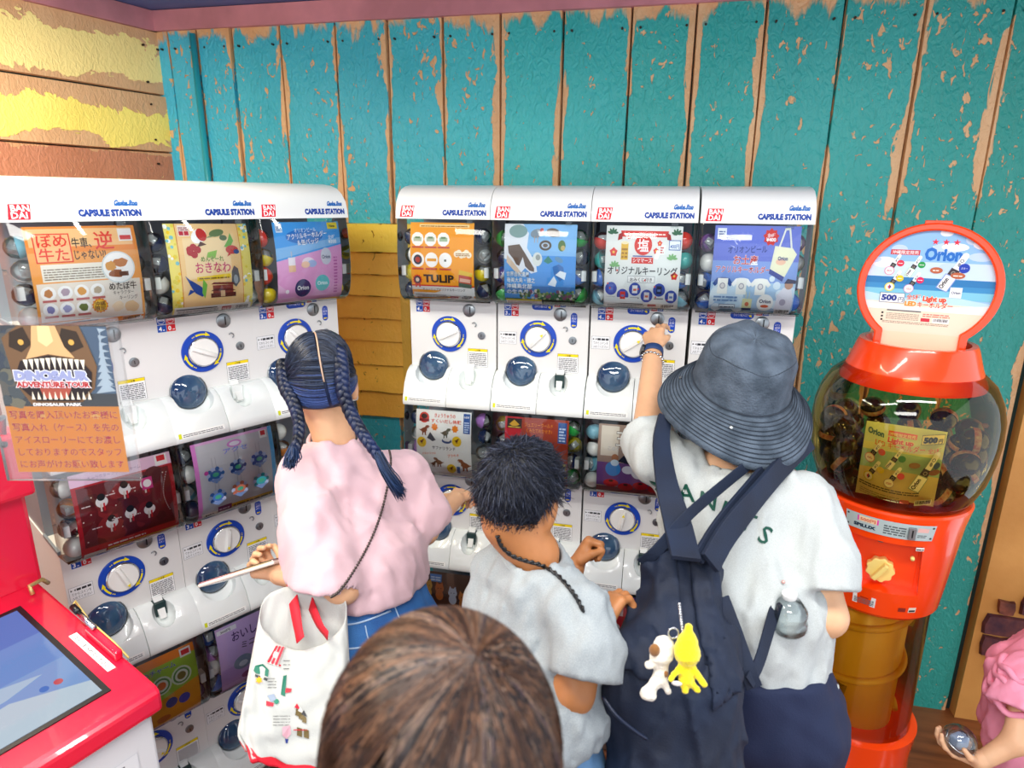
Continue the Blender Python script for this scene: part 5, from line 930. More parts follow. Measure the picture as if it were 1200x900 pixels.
# ---------------------------------------------------------------- red photo kiosk
kv, km = Vector((.334, .943, 0)), Vector((.943, -.334, 0)); KC = Vector((-.932, .929, .95))
KM = Matrix((( -kv.x, -km.x, 0, KC.x), (-kv.y, -km.y, 0, KC.y), (0, 0, 1, 0), (0, 0, 0, 1)))      # local x = along the front to the near side, y = away from the user
kr = thing('photo_kiosk', 'glossy red photo print kiosk with a sloping touch screen and white body', 'kiosk', (KC.x, KC.y, 0)); 
def kobj(name, mb, m, par=None, **k):
    mb.xf(Matrix.Translation(-Vector((KC.x, KC.y, 0))) @ KM); return obj(name, mb, m, par or kr, **k)
WK = .56
sl_ = .08/.52
deck = MB().add([(x, y, z) for x in (0, WK) for y, z in ((0, .955-.0), (-.012, .945), (-.012, .905), (0, .895), (.52, .90), (.52, 1.035))], [(0, 1, 2, 3, 4, 5), (6, 11, 10, 9, 8, 7)]+[(i, i+6, (i+1) % 6+6, (i+1) % 6) for i in range(6)])
kobj('red_deck', deck, MT['red'], bevel=.008)
kobj('white_cabinet', MB().box((WK/2, .255, .448), (WK-.02, .47, .896)), MT['kiosk'], bevel=.006)
kobj('navy_trim', MB().box((WK/2, .016, .899), (WK-.004, .012, .012)), mat('navy_trim', '1c2a6c', .3))
kobj('red_upright', MB().box((WK/2, .52, 1.14), (WK+.02, .10, .24)), MT['red'], bevel=.01)
kobj('red_head', MB().box((WK/2, .50, 1.335), (WK+.03, .16, .15)), MT['red'], bevel=.01)
dz = lambda y: .955+sl_*y
scr = [(.075, .06), (WK-.06, .06), (WK-.06, .40), (.075, .40)]
def slab(poly, a, b): return MB().add([(x, y, dz(y)+a) for x, y in poly]+[(x, y, dz(y)+b) for x, y in poly], [(0, 3, 2, 1), (4, 5, 6, 7)]+[(i, (i+1) % 4, (i+1) % 4+4, i+4) for i in range(4)])
bz = kobj('screen_bezel', slab([(scr[0][0]-.012, .05), (scr[1][0]+.012, .05), (scr[2][0]+.012, .412), (scr[3][0]-.012, .412)], .0, .003), MT['black'])
A = Art(.425, .34, '8fb8f0'); A.rect(0, .24, .425, .1, '5f8ce0'); A.rect(0, .14, .425, .1, '7aa6ec'); A.poly([(.0, .04), (.12, .09), (.3, .07), (.425, .11), (.425, 0), (0, 0)], 'd8ecf8'); A.poly([(.05, .12), (.2, .16), (.35, .11), (.3, .09), (.12, .1)], 'c4e0f8'); A.circ(.04, .08, .008, 'e85a5a'); A.circ(.065, .08, .008, '3a88e0'); A.circ(.3, .22, .05, 'bcd8f8', .03); A.poly([(.38, .24), (.425, .25), (.425, .28)], 'd87a6a')
sm = A.mesh(lambda x, y, e: (scr[0][0]+x, .06+y, dz(.06+y)+.0032+e)); sm.transform(Matrix.Translation(-Vector((KC.x, KC.y, 0))) @ KM)
scm = bpy.data.materials.new('lit_screen'); scm.use_nodes = True; nt = scm.node_tree; at = nt.nodes.new('ShaderNodeAttribute'); at.attribute_name = 'Col'; b = nt.nodes['Principled BSDF']; nt.links.new(at.outputs['Color'], b.inputs['Emission Color']); b.inputs['Emission Strength'].default_value = .38; b.inputs['Base Color'].default_value = (.01, .01, .02, 1); b.inputs['Roughness'].default_value = .08
sm.materials[0] = scm; link('touch_screen', sm, bz)
# pen holder and label strip
kobj('label_strip', slab([(.0, 0), (.0, 0), (.0, 0), (.0, 0)], 0, 0) if 0 else MB().add([(x, y, dz(y)+h) for x, y in ((.027, .10), (.043, .10), (.043, .25), (.027, .25)) for h in (.0, .0012)], [(1, 3, 5, 7), (0, 6, 4, 2)]), mat('white_label', 'eef0f2'))
A = Art(.15, .016); A.it = []; A.text('コインを入れてください', .075, .004, .009, '2c2c34', bold=.02, width=.13); lm = A.mesh(lambda x, y, e: (.043-y, .25-x, dz(.25-x)+.0014+e)); lm.transform(Matrix.Translation(-Vector((KC.x, KC.y, 0))) @ KM); link('label_lettering', lm, kr)
ph = kobj('pen_holder', MB().box((.012, .17, dz(.17)+.012), (.016, .12, .022), Matrix.Rotation(math.atan(sl_), 3, 'X')), MT['red'], bevel=.004)
pen = thing('stylus_pen', 'black and silver stylus pen in the red holder on the kiosk', 'pen', (KC.x, KC.y, 0)); D0 = Matrix.Translation(-Vector((KC.x, KC.y, 0))) @ KM
ya = .22; pb = MB().cyl((.012, .20, dz(.20)+.03), (.012, .27, dz(.27)+.036), .0055).xf(D0); obj('barrel', pb, MT['chrome'], pen, True)
obj('cap', MB().cyl((.012, .262, dz(.262)+.036), (.012, .285, dz(.285)+.038), .0068).xf(D0), MT['black'], pen, True)
cp_ = [(.012, .287, dz(.287)+.036), (-.004, .31, dz(.31)+.03), (-.012, .28, .99), (-.02, .2, .96), (-.022, .15, .94)]
obj('tether', MB().tube([D0 @ Vector(p) for p in cp_], .0022, 6), MT['cream'], pen, True)
hk = kobj('brass_hook', MB().tube([(.03, .43, dz(.43)+.004), (.03, .44, dz(.43)+.022), (.0, .45, dz(.43)+.02), (-.014, .46, dz(.43)-.0)], .005, 8), mat('brass', 'd8b878', .25, .6), smooth=True)
A = Art(.13, .1); A.it = []; A.rect(0, .03, .13, .055, 'd4d6da'); A.rect(.0015, .0315, .127, .052, 'e4e6e8'); A.text('コイン投入口', .065, .062, .015, '22242c', bold=.04, width=.075); A.text('100円', .07, .038, .014, '44464e', bold=.04, width=.07); A.circ(.02, .043, .008, '22242c')
fm = A.mesh(lambda x, y, e: (.02+.13-x+.03, .0185-e, .735+y)); fm.transform(D0); fm.flip_normals(); link('coin_lettering', fm, kr)
kobj('coin_slot', MB().box((.245, .017, .80), (.035, .018, .09)).box((.245, .008, .80), (.006, .004, .05), mi=1), [MT['chrome'], MT['slot']], bevel=.004)
# the acrylic pocket with the tour notice
S0, S1, S3 = Vector(P(22, 553, 1.2)), Vector(P(143, 545, 1.2)), Vector(P(0, 378, 1.2))
sx = (S1-S0); sx.z = 0; sx.normalize(); S0 = S0; wS, hS = .2, .272
sn = thing('hanging_notice', 'clear pocket holding a dinosaur tour notice with orange lower half', 'sign', S0-Vector((0, 0, 0)))
nrm = sx.cross(Vector((0, 0, 1))).normalized()
fnS = lambda x, y, e: sx*x + Vector((0, 0, 1))*y + nrm*e
A = Art(wS, hS, 'f39a16'); A.rect(0, .126, wS, .146, '2c3038'); rn = random.Random(8)
for i in range(26): blob(A, rn.uniform(0, .06), rn.uniform(.13, .26), rn.uniform(.008, .02), rn.choice(['4a5458', '6a6458', '2a3a54', '8a8468']), i)
A.rect(.155, .15, .057, .12, '4a6a8c')
for i in range(9): A.poly([(.165+.003*i, .15+.013*i), (.2-.002*i, .155+.012*i), (.19, .165+.012*i), (.212, .162+.013*i), (.185, .172+.012*i)], 'cfe0ec')
A.poly([(.02, .25), (.05, .272), (.155, .272), (.165, .24), (.175, .2), (.165, .16), (.14, .135), (.05, .13), (.028, .17)], '6a5038')
A.poly([(.035, .26), (.06, .27), (.07, .24), (.05, .225), (.03, .235)], '33281f'); A.poly([(.15, .262), (.125, .268), (.115, .24), (.135, .225), (.158, .235)], '33281f'); A.circ(.052, .243, .005, 'c89a4a'); A.circ(.138, .243, .005, 'c89a4a')
A.poly([(.075, .272), (.115, .272), (.125, .235), (.14, .215), (.095, .222), (.055, .213), (.068, .235)], 'c8a070'); A.poly([(.085, .272), (.105, .272), (.108, .245), (.095, .235), (.082, .245)], 'e0c08c')
A.poly([(.045, .21), (.095, .22), (.15, .21), (.165, .19), (.16, .16), (.135, .137), (.06, .137), (.038, .16), (.035, .19)], '241c1e'); A.poly([(.07, .16), (.095, .178), (.125, .16), (.115, .142), (.075, .142)], '9a4a3c')
for i in range(11): x = .05+.0098*i; A.poly([(x, .212+.0008*(5-abs(i-5))), (x+.008, .212+.0008*(5-abs(i-5))), (x+.004, .193)], 'eee6d0'); A.poly([(x+.003, .14), (x+.009, .14), (x+.006, .155)], 'e6dcc4')
A.text('DINOSAUR', .095, .176, .022, '8a92b8', bold=.08, width=.13, out='e8ecf4', ow=.05); A.text('ADVENTURE TOUR', .095, .163, .0135, 'a83030', bold=.05, width=.128, out='e8e4e8', ow=.08); A.text('DINOSAUR PARK', .095, .128, .007, 'f0f0f0', bold=.04, width=.085)
for i, (t, wd) in enumerate((('写真を購入頂いたお客様に', .19), ('写真入れ（ケース）を先の', .188), ('アイスローリーにてお渡し', .186), ('しておりますのでスタッフ', .184), ('にお声がけお願い致します', .186))):
    A.text(t, wS/2, .104-i*.0236, .0165, 'c81c3c', bold=.035, width=wd, out='f8c86a', ow=.03)
link('printed_notice', A.mesh(fnS), sn)
pk = MB().add([tuple(fnS(x, y, e)) for e in (.003, -.004) for x, y in ((-.022, -.016), (wS+.02, -.016), (wS+.02, hS+.014), (-.022, hS+.014))], [(0, 1, 2, 3), (7, 6, 5, 4), (0, 4, 5, 1), (1, 5, 6, 2), (3, 7, 4, 0)]); obj('clear_pocket', pk, MT['glass'], sn)
obj('hanging_arm', MB().tube([tuple(fnS(-.02, .05, -.008)), tuple(fnS(-.13, .05, -.02)), tuple(Vector((KC.x, KC.y, 0))+D0.to_3x3() @ Vector((.02, .42, 0))+Vector((0, 0, 1.45))-S0), tuple(Vector((KC.x, KC.y, 0))+D0.to_3x3() @ Vector((.02, .45, 0))+Vector((0, 0, 1.36))-S0)], .006, 8), MT['steel'], sn, True)
# ---------------------------------------------------------------- people
SKIN = mat('warm_skin', 'e2b088', .5, sss=.08, var=.08, vscale=30); SKIN2 = mat('tan_skin', 'b97a4a', .5, sss=.06, var=.1, vscale=30)
EYE = mat('eye_white', 'f2f0ec', .2); LIP = mat('lip', 'b8635a', .45)
def nv(v): v = np.asarray(v, float); return v/np.linalg.norm(v)
def frame_(f, pitch=0, rollr=0):           # facing f, head pitched down
    f = nv([f[0], f[1], 0]); s = np.array([f[1], -f[0], 0]); u = np.array([0, 0, 1.]); c, q = math.cos(pitch), math.sin(pitch)
    f2 = f*c-u*q; u2 = u*c+f*q; c, q = math.cos(rollr), math.sin(rollr); return f2, s*c+u2*q, u2*c-s*q
def head_parts(g, c, fr, k=1):
    f, s, u = fr; R = (s, f, u); e = lambda o, r: d_ell(g, c+(s*o[0]+f*o[1]+u*o[2])*k, [a*k for a in r], R)
    d = e((0, -.012, .02), (.073, .092, .098)); d = smin(d, e((0, .03, -.045), (.056, .06, .07)), .04); d = smin(d, e((0, .085, -.088), (.02, .018, .018)), .03)
    L = lambda o: c+(s*o[0]+f*o[1]+u*o[2])*k
    d = smin(d, d_cone(g, L((0, .088, .0)), L((0, .108, -.028)), .008*k, .012*k), .014); d = smin(d, d_cone(g, L((-.018, .088, -.062)), L((.018, .088, -.062)), .006*k, .006*k), .01)
    for q in (-1, 1):
        d = smin(d, e((q*.080, -.008, -.018), (.011, .021, .033)), .008); d = smax(d, -e((q*.03, .096, .0), (.013, .012, .009)), .01); d = smin(d, e((q*.03, .083, .018), (.02, .01, .006)), .012)
    return d
def arm_parts(g, pts, rad, d=None):
    for i in range(len(pts)-1):
        q = d_cone(g, pts[i], pts[i+1], rad[i], rad[i+1]); d = q if d is None else smin(d, q, .018)
    return d
def hand_cones(w, d, n, t, curl=(.5, .6, .4), k=1, spread=.1, thumb=(.75, .6, .35), tcurl=.5):
    w = np.asarray(w, float); d = nv(d); n = nv(np.asarray(n)-d*(np.asarray(n)@d)); t = nv(np.cross(d, n)*np.sign(np.cross(d, n)@np.asarray(t))); out = []; kn = []
    for i, (o, L) in enumerate(((.028, .082), (.010, .088), (-.009, .084), (-.026, .076))): kn.append(w+d*L*k+t*o*k)
    for q in kn: out.append(('p', w+(q-w)*.15, q, .0145*k, .0115*k))
    out.append(('p', w+d*.02*k+t*.012*k, w+d*.055*k+t*.024*k+n*.006*k, .016*k, .012*k))
    for i, (q, ln) in enumerate(zip(kn, (.068, .076, .07, .054))):
        a = 0; p = q; dd = nv(d+t*spread*(1.5-i)*.6)
        for j, (fr_, cu) in enumerate(zip((.45, .32, .26), curl)):
            a += cu*(1+.08*i); v = dd*math.cos(a)+n*math.sin(a); p2 = p+v*ln*fr_*k; out.append(('f', p, p2, (.0092-.0008*j)*k, (.0086-.0009*j)*k)); p = p2
    b = w+d*.028*k+t*.026*k+n*.004*k; v = nv(d*thumb[1]+t*thumb[0]+n*thumb[2]); p2 = b+v*.036*k; out.append(('f', b, p2, .0125*k, .0105*k)); v2 = nv(v+d*.35+n*tcurl-t*tcurl*.8); out.append(('f', p2, p2+v2*.03*k, .010*k, .0078*k))
    return out
def hand_mesh(w, elbow, cones, rw, m):
    pts = np.array([c[1] for c in cones]+[c[2] for c in cones]+[w]); g = Grid(pts.min(0)-.022, pts.max(0)+.022, .0030)
    D = None
    for k_, a, b, ra, rb in cones:
        if k_ == 'p': q = d_cone(g, a, b, ra, rb); D = q if D is None else smin(D, q, .012)
    back = nv(np.asarray(elbow)-w); D = smin(D, d_cone(g, w+back*.1, w+back*.0, rw*1.15, rw), .012)
    for k_, a, b, ra, rb in cones:
        if k_ == 'f': D = smin(D, d_cone(g, a, b, ra, rb), .0035)
    g.D = D.astype(np.float32); 
    g.D[0], g.D[-1] = 1, 1; g.D[:, 0], g.D[:, -1] = 1, 1; g.D[:, :, 0], g.D[:, :, -1] = 1, 1
    return nets(g, 'hand', m)
def seal(g, D):
    g.D = D.astype(np.float32)
    for a in (g.D[0], g.D[-1], g.D[:, 0], g.D[:, -1], g.D[:, :, 0], g.D[:, :, -1]): a[...] = 1
    return g
def bbox(pts, pad): p = np.array(pts); return p.min(0)-pad, p.max(0)+pad
def body_mesh(root, J, fr, m, k=1, hk=1, arms=(), legs=None, hands=(), bust=0):
    """one skin surface: head, neck, trunk, arms (+ legs); hands netted finer and joined"""
    side = nv(J['shR']-J['shL']); pts = [J['head']+np.array([0, 0, .14]), J['hip']]+[p for a in arms for p in a[0]]+(legs and [p for l in legs for p in l] or [])
    lo, hi = bbox(pts, .16); g = Grid(lo, hi, .0072)
    D = head_parts(g, J['head'], fr, hk); nb = J['neck']; top = J['head']-fr[2]*.06*hk-fr[0]*.02*hk
    D = smin(D, d_cone(g, top, nb, .05*k, .055*k), .03)
    ch = (J['shL']+J['shR'])/2-np.array([0, 0, .07*k]); D = smin(D, d_cone(g, J['shL'], J['shR'], .042*k, .042*k), .04)
    D = smin(D, d_slab(g, ch, J['waist'], (.14*k, .095*k), (.12*k, .085*k), side), .04); D = smin(D, d_slab(g, J['waist'], J['hip'], (.12*k, .085*k), (.145*k, .10*k), side), .04)
    for a, r in arms: D = smin(D, arm_parts(g, a, r), .02)
    if legs:
        for l in legs: D = smin(D, arm_parts(g, l, (.08*k, .052*k, .038*k, .035*k)), .02)
    ms = [nets(seal(g, D), 'body', m)]
    for (w, el, cones, rw) in hands: ms.append(hand_mesh(w, el, cones, rw, m))
    me = join_meshes(ms, 'body'); smooth_mesh(me, True); shift(me, root.location); o = link('body', me, root)
    f, s, u = fr
    for q in (-1, 1):
        mb = MB().sphere((0, 0, 0), .0115*hk, 14); mb.xf(Matrix.Translation(Vector(J['head']+(f*.083+s*q*.03+u*.0)*hk)-root.location)); eo = obj('eye', mb, EYE, root, True)
        pm_ = MB().sphere((0, 0, 0), .0055*hk, 10); pm_.xf(Matrix.Translation(Vector(J['head']+(f*.0895+s*q*.03)*hk)-root.location)); obj('iris', pm_, MT['black'], eo, True)
    mb = MB().sphere((0, 0, 0), .01*hk, 12, scale=(1, 1, 1)); mb.v = [(x*2, y*.7, z*.6) for x, y, z in mb.v]
    M = Matrix((s, f, u)).transposed().to_4x4(); obj('lips', mb.xf(Matrix.Translation(Vector(J['head']+(f*.093-u*.062)*hk)-root.location) @ M), LIP, root, True)
    return o
def tee(root, name, J, m, A, hem, slv, k=1, neck_r=.075, folds=.004, seed=1, wid=(.165, .115, .16, .12), pad=.02, neck_c=None, h=.0068):
    """T-shirt: trunk + sleeves, planar hem and cuffs, hollow cuffs, scooped neck"""
    side = nv(J['shR']-J['shL']); pts = [J['shL'], J['shR'], hem[0], J['hip']]+[p for s_ in slv for p in s_[0]]; lo, hi = bbox(pts, .20*k); g = Grid(lo, hi, h)
    ch = (J['shL']+J['shR'])/2-np.array([0, 0, .09*k]); D = smin(d_cone(g, J['shL'], J['shR'], .055*k, .055*k), d_cone(g, J['neck']-np.array([0, 0, .02]), J['neck']-np.array([0, 0, .05]), .07*k, .08*k), .05)
    D = smin(D, d_slab(g, ch, J['waist'], (wid[0], wid[1]), (wid[2], wid[3]), side), .06); D = smin(D, d_slab(g, J['waist'], J['hip'], (wid[2], wid[3]), (wid[2]*1.02, wid[3]), side), .04)
    W_ = wob(g, folds, .085, seed, (1, 1, .45))+wob(g, folds*.5, .04, seed+9, (1, 1, .5))+folds*1.5*(np.abs(np.clip(wob(g, 1.6, .16, seed+20, (1, 1, .7)), -1, 1))**.6-.7)
    D = smax(D+W_, d_plane(g, hem[0], hem[1]), .008)
    for sv in slv:
        p, r = sv[:2]; a, b = np.asarray(p[-2]), np.asarray(p[-1]); ax = nv(b-a); cn = nv(sv[2]) if len(sv) > 2 else ax
        S_l = smax(arm_parts(g, p, r)+W_*.8, d_plane(g, b, cn), .006); S_l = smax(S_l, -d_cone(g, a+(b-a)*.55, b+ax*.06, r[-1]*.6, r[-1]-.008), .004)
        D = smin(D, S_l, .03)
    nc = J['neck'] if neck_c is None else neck_c
    D = smax(D, -d_cone(g, nc-np.array([0, 0, .015]), nc+np.array([0, 0, .12]), neck_r, neck_r+.02), .012)
    me = nets(seal(g, D), name, m); shift(me, root.location); return link(name, me, root)
def sweep(root, name, pts, r, m, n=8, closed=False, par=None): 
    mb = MB().tube([Vector(p)-root.location for p in pts], r, n, closed=closed); return obj(name, mb, m, par or root, True)
def spline(pts, n):
    P_ = np.array([np.asarray(p, float) for p in pts]); K = len(P_); out = []; E = np.vstack([2*P_[0]-P_[1], P_, 2*P_[-1]-P_[-2]])
    for t in np.linspace(0, K-1-1e-6, n):
        i = int(t); u = t-i; a, b, c, d = E[i], E[i+1], E[i+2], E[i+3]; out.append(.5*((2*b)+(-a+c)*u+(2*a-5*b+4*c-d)*u*u+(-a+3*b-3*c+d)*u**3))
    return np.array(out)
def on_surface(o, O, ux, uy, n, off=.0015):       # prints laid on cloth
    bv = BVHTree.FromPolygons([v.co[:] for v in o.data.vertices], [p.vertices[:] for p in o.data.polygons]); Lc = o.parent.location
    O, ux, uy, n = (Vector(a) for a in (O, ux, uy, n)); last = [None]
    def f(x, y, e):
        p = O+ux*x+uy*y-Lc; h = bv.ray_cast(p-n*.3, n)
        if h[0] is None: h = bv.find_nearest(p)
        return h[0]-n*(off+e)
    return f
def shoe(root, p, f, m, k=1, name='shoe'):
    g = Grid(p-np.array([.16, .16, .02]), p+np.array([.16, .16, .12]), .006); f = nv([f[0], f[1], 0])
    D = smin(d_cone(g, p+np.array([0, 0, .05])-f*.03, p+f*.13*k+np.array([0, 0, .035]), .043*k, .036*k), d_cone(g, p+np.array([0, 0, .09]), p+np.array([0, 0, .05]), .045*k, .045*k), .03)
    D = smax(D, -(g.Z-(p[2]+.004)), .004); me = nets(seal(g, D), name, m); shift(me, root.location); return link(name, me, root)
def pants(root, J, legs, m, rad, name='jeans', top=None, seed=3, wid=(.155, .125), hemz=None, folds=.003):
    pts = [J['waist'], J['hip']]+[p for l in legs for p in l]; lo, hi = bbox(pts, .19); g = Grid(lo, hi, .0085); side = nv(J['shR']-J['shL'])
    D = d_slab(g, J['waist'], J['hip'], (wid[0]*.88, wid[1]*.9), wid, side)
    for l in legs: D = smin(D, arm_parts(g, l, rad), .05)
    D = D+wob(g, folds, .07, seed, (1, 1, .6))
    if top is not None: D = smax(D, d_plane(g, top[0], top[1]), .006)
    if hemz is not None: D = smax(D, hemz-g.Z, .005)
    me = nets(seal(g, D), name, m); shift(me, root.location); return link(name, me, root)

def cast_map(o, ox, oy, off=.0018):         # print laid on cloth at its measured place
    bv = BVHTree.FromPolygons([v.co[:] for v in o.data.vertices], [p.vertices[:] for p in o.data.polygons]); Lc = o.parent.location if o.parent else Vector((0, 0, 0))
    def f(x, y, e):
        a, b = Vector(P(ox+x, oy-y, .5))-Lc, Vector(P(ox+x, oy-y, 2))-Lc; d = (b-a).normalized(); h = bv.ray_cast(a, d)
        if h[0] is None: h = bv.find_nearest(a+d*.8)
        return h[0]-d*(off+e)
    return f
# ============ woman with two braids
pink = mat('pale_pink_cotton', 'd0aeb5', .8, bump=.15, bscale=500, sheen=.3); denim = mat('blue_denim', '1f5290', .75, c2='2f6cab', vscale=12, bump=.35, bscale=420)
G = dict(head=P(378, 450, 1.60), neck=P(392, 515, 1.60), shL=P(356, 556, 1.54), shR=P(474, 556, 1.68), waist=P(424, 672, 1.56), hip=P(446, 765, 1.56))
gf = nv([-.42, .9, 0]); gfr = frame_(gf, .28, .03)
gel, gwl = P(402, 689, 1.42), P(330, 673, 1.45); ger, gwr = P(497, 622, 1.66), P(533, 586, 1.86)
e = thing('person', 'person with two long blue-black braids and a pale pink T-shirt holding a phone', 'person', (G['hip'][0], G['hip'][1], 0)); girl = e
sL = nv(G['shL']-G['shR'])
ghL = hand_cones(gwl, P(292, 662, 1.53)-gwl, [0, 0, 1], P(300, 640, 1.6)-gwl, curl=(.9, 1.1, .7), k=.9, thumb=(.4, .8, .6))
ghR = hand_cones(gwr, P(556, 568, 2.02)-gwr, [-.1, .3, -1], [-1, 0, .2], curl=(.5, .6, .4), k=.88)
gb_ = body_mesh(e, G, gfr, SKIN, k=.92, hk=.93, arms=[((G['shL'], gel, gwl), (.042, .034, .024)), ((G['shR'], ger, gwr), (.042, .034, .023))], hands=[(gwl, gel, ghL, .024), (gwr, ger, ghR, .023)])
sh = tee(e, 'pink_t_shirt', G, pink, 0, (P(415, 706, 1.5), nv([.1, -.1, -1])), [((G['shL'], P(366, 620, 1.47), P(381, 686, 1.42)), (.058, .072, .080), -UP*1.0-RT*.15), ((G['shR'], P(497, 600, 1.68), P(503, 612, 1.70)), (.06, .062, .064))], k=.92, wid=(.155, .115, .15, .125), neck_r=.058, folds=.0042, seed=4, neck_c=G['neck']+gfr[0]*.01+np.array([0, 0, .012]))
sweep(e, 'collar_band', [G['neck']+gfr[0]*.01+np.array([0, 0, .006])+(gfr[1]*math.cos(a)*.062+gf*math.sin(a)*.062)+np.array([0, 0, .012*math.sin(a)-.004]) for a in np.linspace(0, 2*PI, 40)[:-1]], .0055, pink, closed=True, par=sh)
mb = MB().box((0, 0, 0), (.001, .001, .001)); 
lg = [(G['hip']+nv(G['shR']-G['shL'])*q*.075, np.array([G['hip'][0], G['hip'][1], .46])+nv(G['shR']-G['shL'])*q*.09+gf*.03, np.array([G['hip'][0], G['hip'][1], .07])+nv(G['shR']-G['shL'])*q*.09) for q in (-1, 1)]
jn = pants(e, G, lg, denim, (.10, .078, .066), wid=(.158, .125), top=(P(420, 668, 1.5), nv([-.03, .1, 1])))
for l in lg: shoe(e, np.array([l[2][0], l[2][1], 0]), gf, mat('white_canvas_shoe', 'e8e8e6', .7), .95)
stitch = mat('pale_stitching', 'a9c2dc', .8)
bvj = BVHTree.FromPolygons([v.co[:] for v in jn.data.vertices], [p.vertices[:] for p in jn.data.polygons])
def on_j(x, y, d0=1.3):                    # point on the jeans seen at this spot
    o = Vector(P(x, y, .6))-e.location; q = Vector(P(x, y, 2))-e.location; h = bvj.ray_cast(o, (q-o).normalized()); return (h[0] if h[0] is not None else bvj.find_nearest(Vector(P(x, y, d0))-e.location)[0])
def seam(pts, r, m, n=20, name='seam'):
    ps = spline([np.array(p+(0,)) for p in pts], n); obj(name, MB().tube([on_j(p[0], p[1]) for p in ps], r, 6), m, jn, True)
seam([(388, 733), (420, 730), (458, 716)], .0022, stitch, name='pocket_stitching'); seam([(392, 760), (425, 758), (470, 738)], .0022, stitch, name='pocket_stitching'); seam([(428, 733), (432, 750), (440, 765)], .0015, stitch, name='centre_seam'); seam([(452, 686), (463, 712), (472, 735)], .0015, stitch, name='side_seam')
for p in (((381, 706), (383, 720), (386, 736)), ((444, 684), (446, 695), (450, 708))): obj('belt_loop', MB().ribbon([on_j(*q)-Vector(gf)*.004 for q in p], .012, tuple(-gf), .003), mat('pale_denim_loop', '6f9bd0', .8), jn)
# hair
hb = mat('blue_black_hair', '0a101f', .42, c2='1a2a52', vscale=25, bump=.6, bscale=110, stretch=(1, 1, .25), spec=.4)
f, s, u = gfr; hc = G['head']+u*.018-f*.012; hr = np.array([.080, .100, .106])
g = Grid(hc-.16, hc+.16, .0055); D = d_ell(g, hc, hr, (s, f, u)); D = smax(D, d_plane(g, hc+f*.055-u*.03, nv(f*.75-u*.65)), .01); D = smax(D, d_plane(g, hc-u*.075-f*.03, nv(-u+f*.15)), .012)
for q in (-1, 1): D = smax(D, -d_ell(g, G['head']+(s*q*.086-f*.004-u*.018)*.93, (.03, .026, .036), (s, f, u)), .006)
me = nets(seal(g, D), 'hair', hb); shift(me, e.location); hair = link('hair', me, e)
def ell_pt(th, ph, off=.002):
    d = math.cos(ph)*(u*math.cos(th)-f*math.sin(th))+math.sin(ph)*s; return hc+s*(d@s)*(hr[0]+off)+f*(d@f)*(hr[1]+off)+u*(d@u)*(hr[2]+off)
ps, cs = [], []
for i in range(2600):
    sd = RNG.choice([-1, 1]); th = RNG.uniform(-.7, 2.3); ph1 = RNG.uniform(.75, 1.25); j = RNG.uniform(0, .004)
    ps.append([ell_pt(th+.55*(q**1.5)*(1 if th < 1.2 else -.1), sd*(.045+q*ph1)+.16*(th-.6)-.02, .001+j+.005*math.sin(PI*q)) for q in np.linspace(0, 1, 8)])
    b = RNG.uniform(.6, 1.5); blue = th+RNG.normal()*.16 > 1.8; cs.append((.035*b, .065*b, .20*b) if blue else (.010*b, .016*b, .035*b) if RNG.random() < .8 else (.04, .06, .11))
me = strands(ps, cs, .0013, 'hair_strands'); shift(me, e.location); tag(link('hair_strands', me, hair), kind='stuff')
obj('parting', MB().tube([Vector(ell_pt(t, .02*math.sin(3*t)-.02+.16*(t-.6), .0015)) - e.location for t in np.linspace(-.4, 1.72, 26)], .0022, 6), mat('scalp', 'c9a890', .6), hair, True)
def braid(cl, A, B, per, r, taper=1):
    cl = spline(cl, 110); L = np.r_[0, np.cumsum(np.linalg.norm(np.diff(cl, axis=0), axis=1))]; t = np.gradient(cl, axis=0); t /= np.linalg.norm(t, axis=1)[:, None]
    nrm = np.array([nv(CAM-p) for p in cl]); nrm = nrm-t*(nrm*t).sum(1)[:, None]; nrm /= np.linalg.norm(nrm, axis=1)[:, None]; w_ = np.cross(t, nrm)
    for q in range(3):
        ph = 2*PI*L/per+q*2*PI/3; k_ = 1-.35*(L/L[-1])*taper; pts = cl+w_*(A*k_*np.sin(ph))[:, None]+nrm*(B*k_*np.sin(2*ph))[:, None]
        mb = MB().tube([Vector(p)-e.location for p in pts], list(r*k_*(1+.12*np.cos(2*ph))), 10); obj('braid_strand', mb, hb, hair, True)
    return cl, w_
bl = [P(332, 425, 1.56), P(334, 452, 1.52), P(343, 470, 1.50), P(350, 492, 1.48), P(350, 512, 1.45), P(345, 530, 1.42)]
br = [P(396, 408, 1.54), P(400, 432, 1.51), P(402, 458, 1.50), P(410, 482, 1.50), P(421, 502, 1.485), P(433, 520, 1.47), P(444, 535, 1.47)]
braid(bl, .010, .006, .046, .0098); braid(br, .011, .006, .048, .0102)
ps, cs = [], []
for i in range(360):
    o = RNG.normal(size=3)*.004; b = RNG.uniform(.6, 1.6)
    if i % 2: pt = spline([P(343, 527, 1.42)+o, P(341, 538, 1.41)+o*1.6, P(338+RNG.uniform(-5, 6), 545+RNG.uniform(-6, 5), 1.40)+o], 6)
    else: pt = spline([P(443, 533, 1.46)+o, P(452, 552, 1.455)+o*1.3, P(463, 568, 1.46)+o*1.6, P(471+RNG.uniform(-4, 4), 580+RNG.uniform(-10, 6), 1.47)+o], 8)
    ps.append(pt); cs.append((.012*b, .03*b, .085*b))
me = strands(ps, cs, .0017, 'braid_tail'); shift(me, e.location); tag(link('braid_tail', me, hair), kind='stuff')
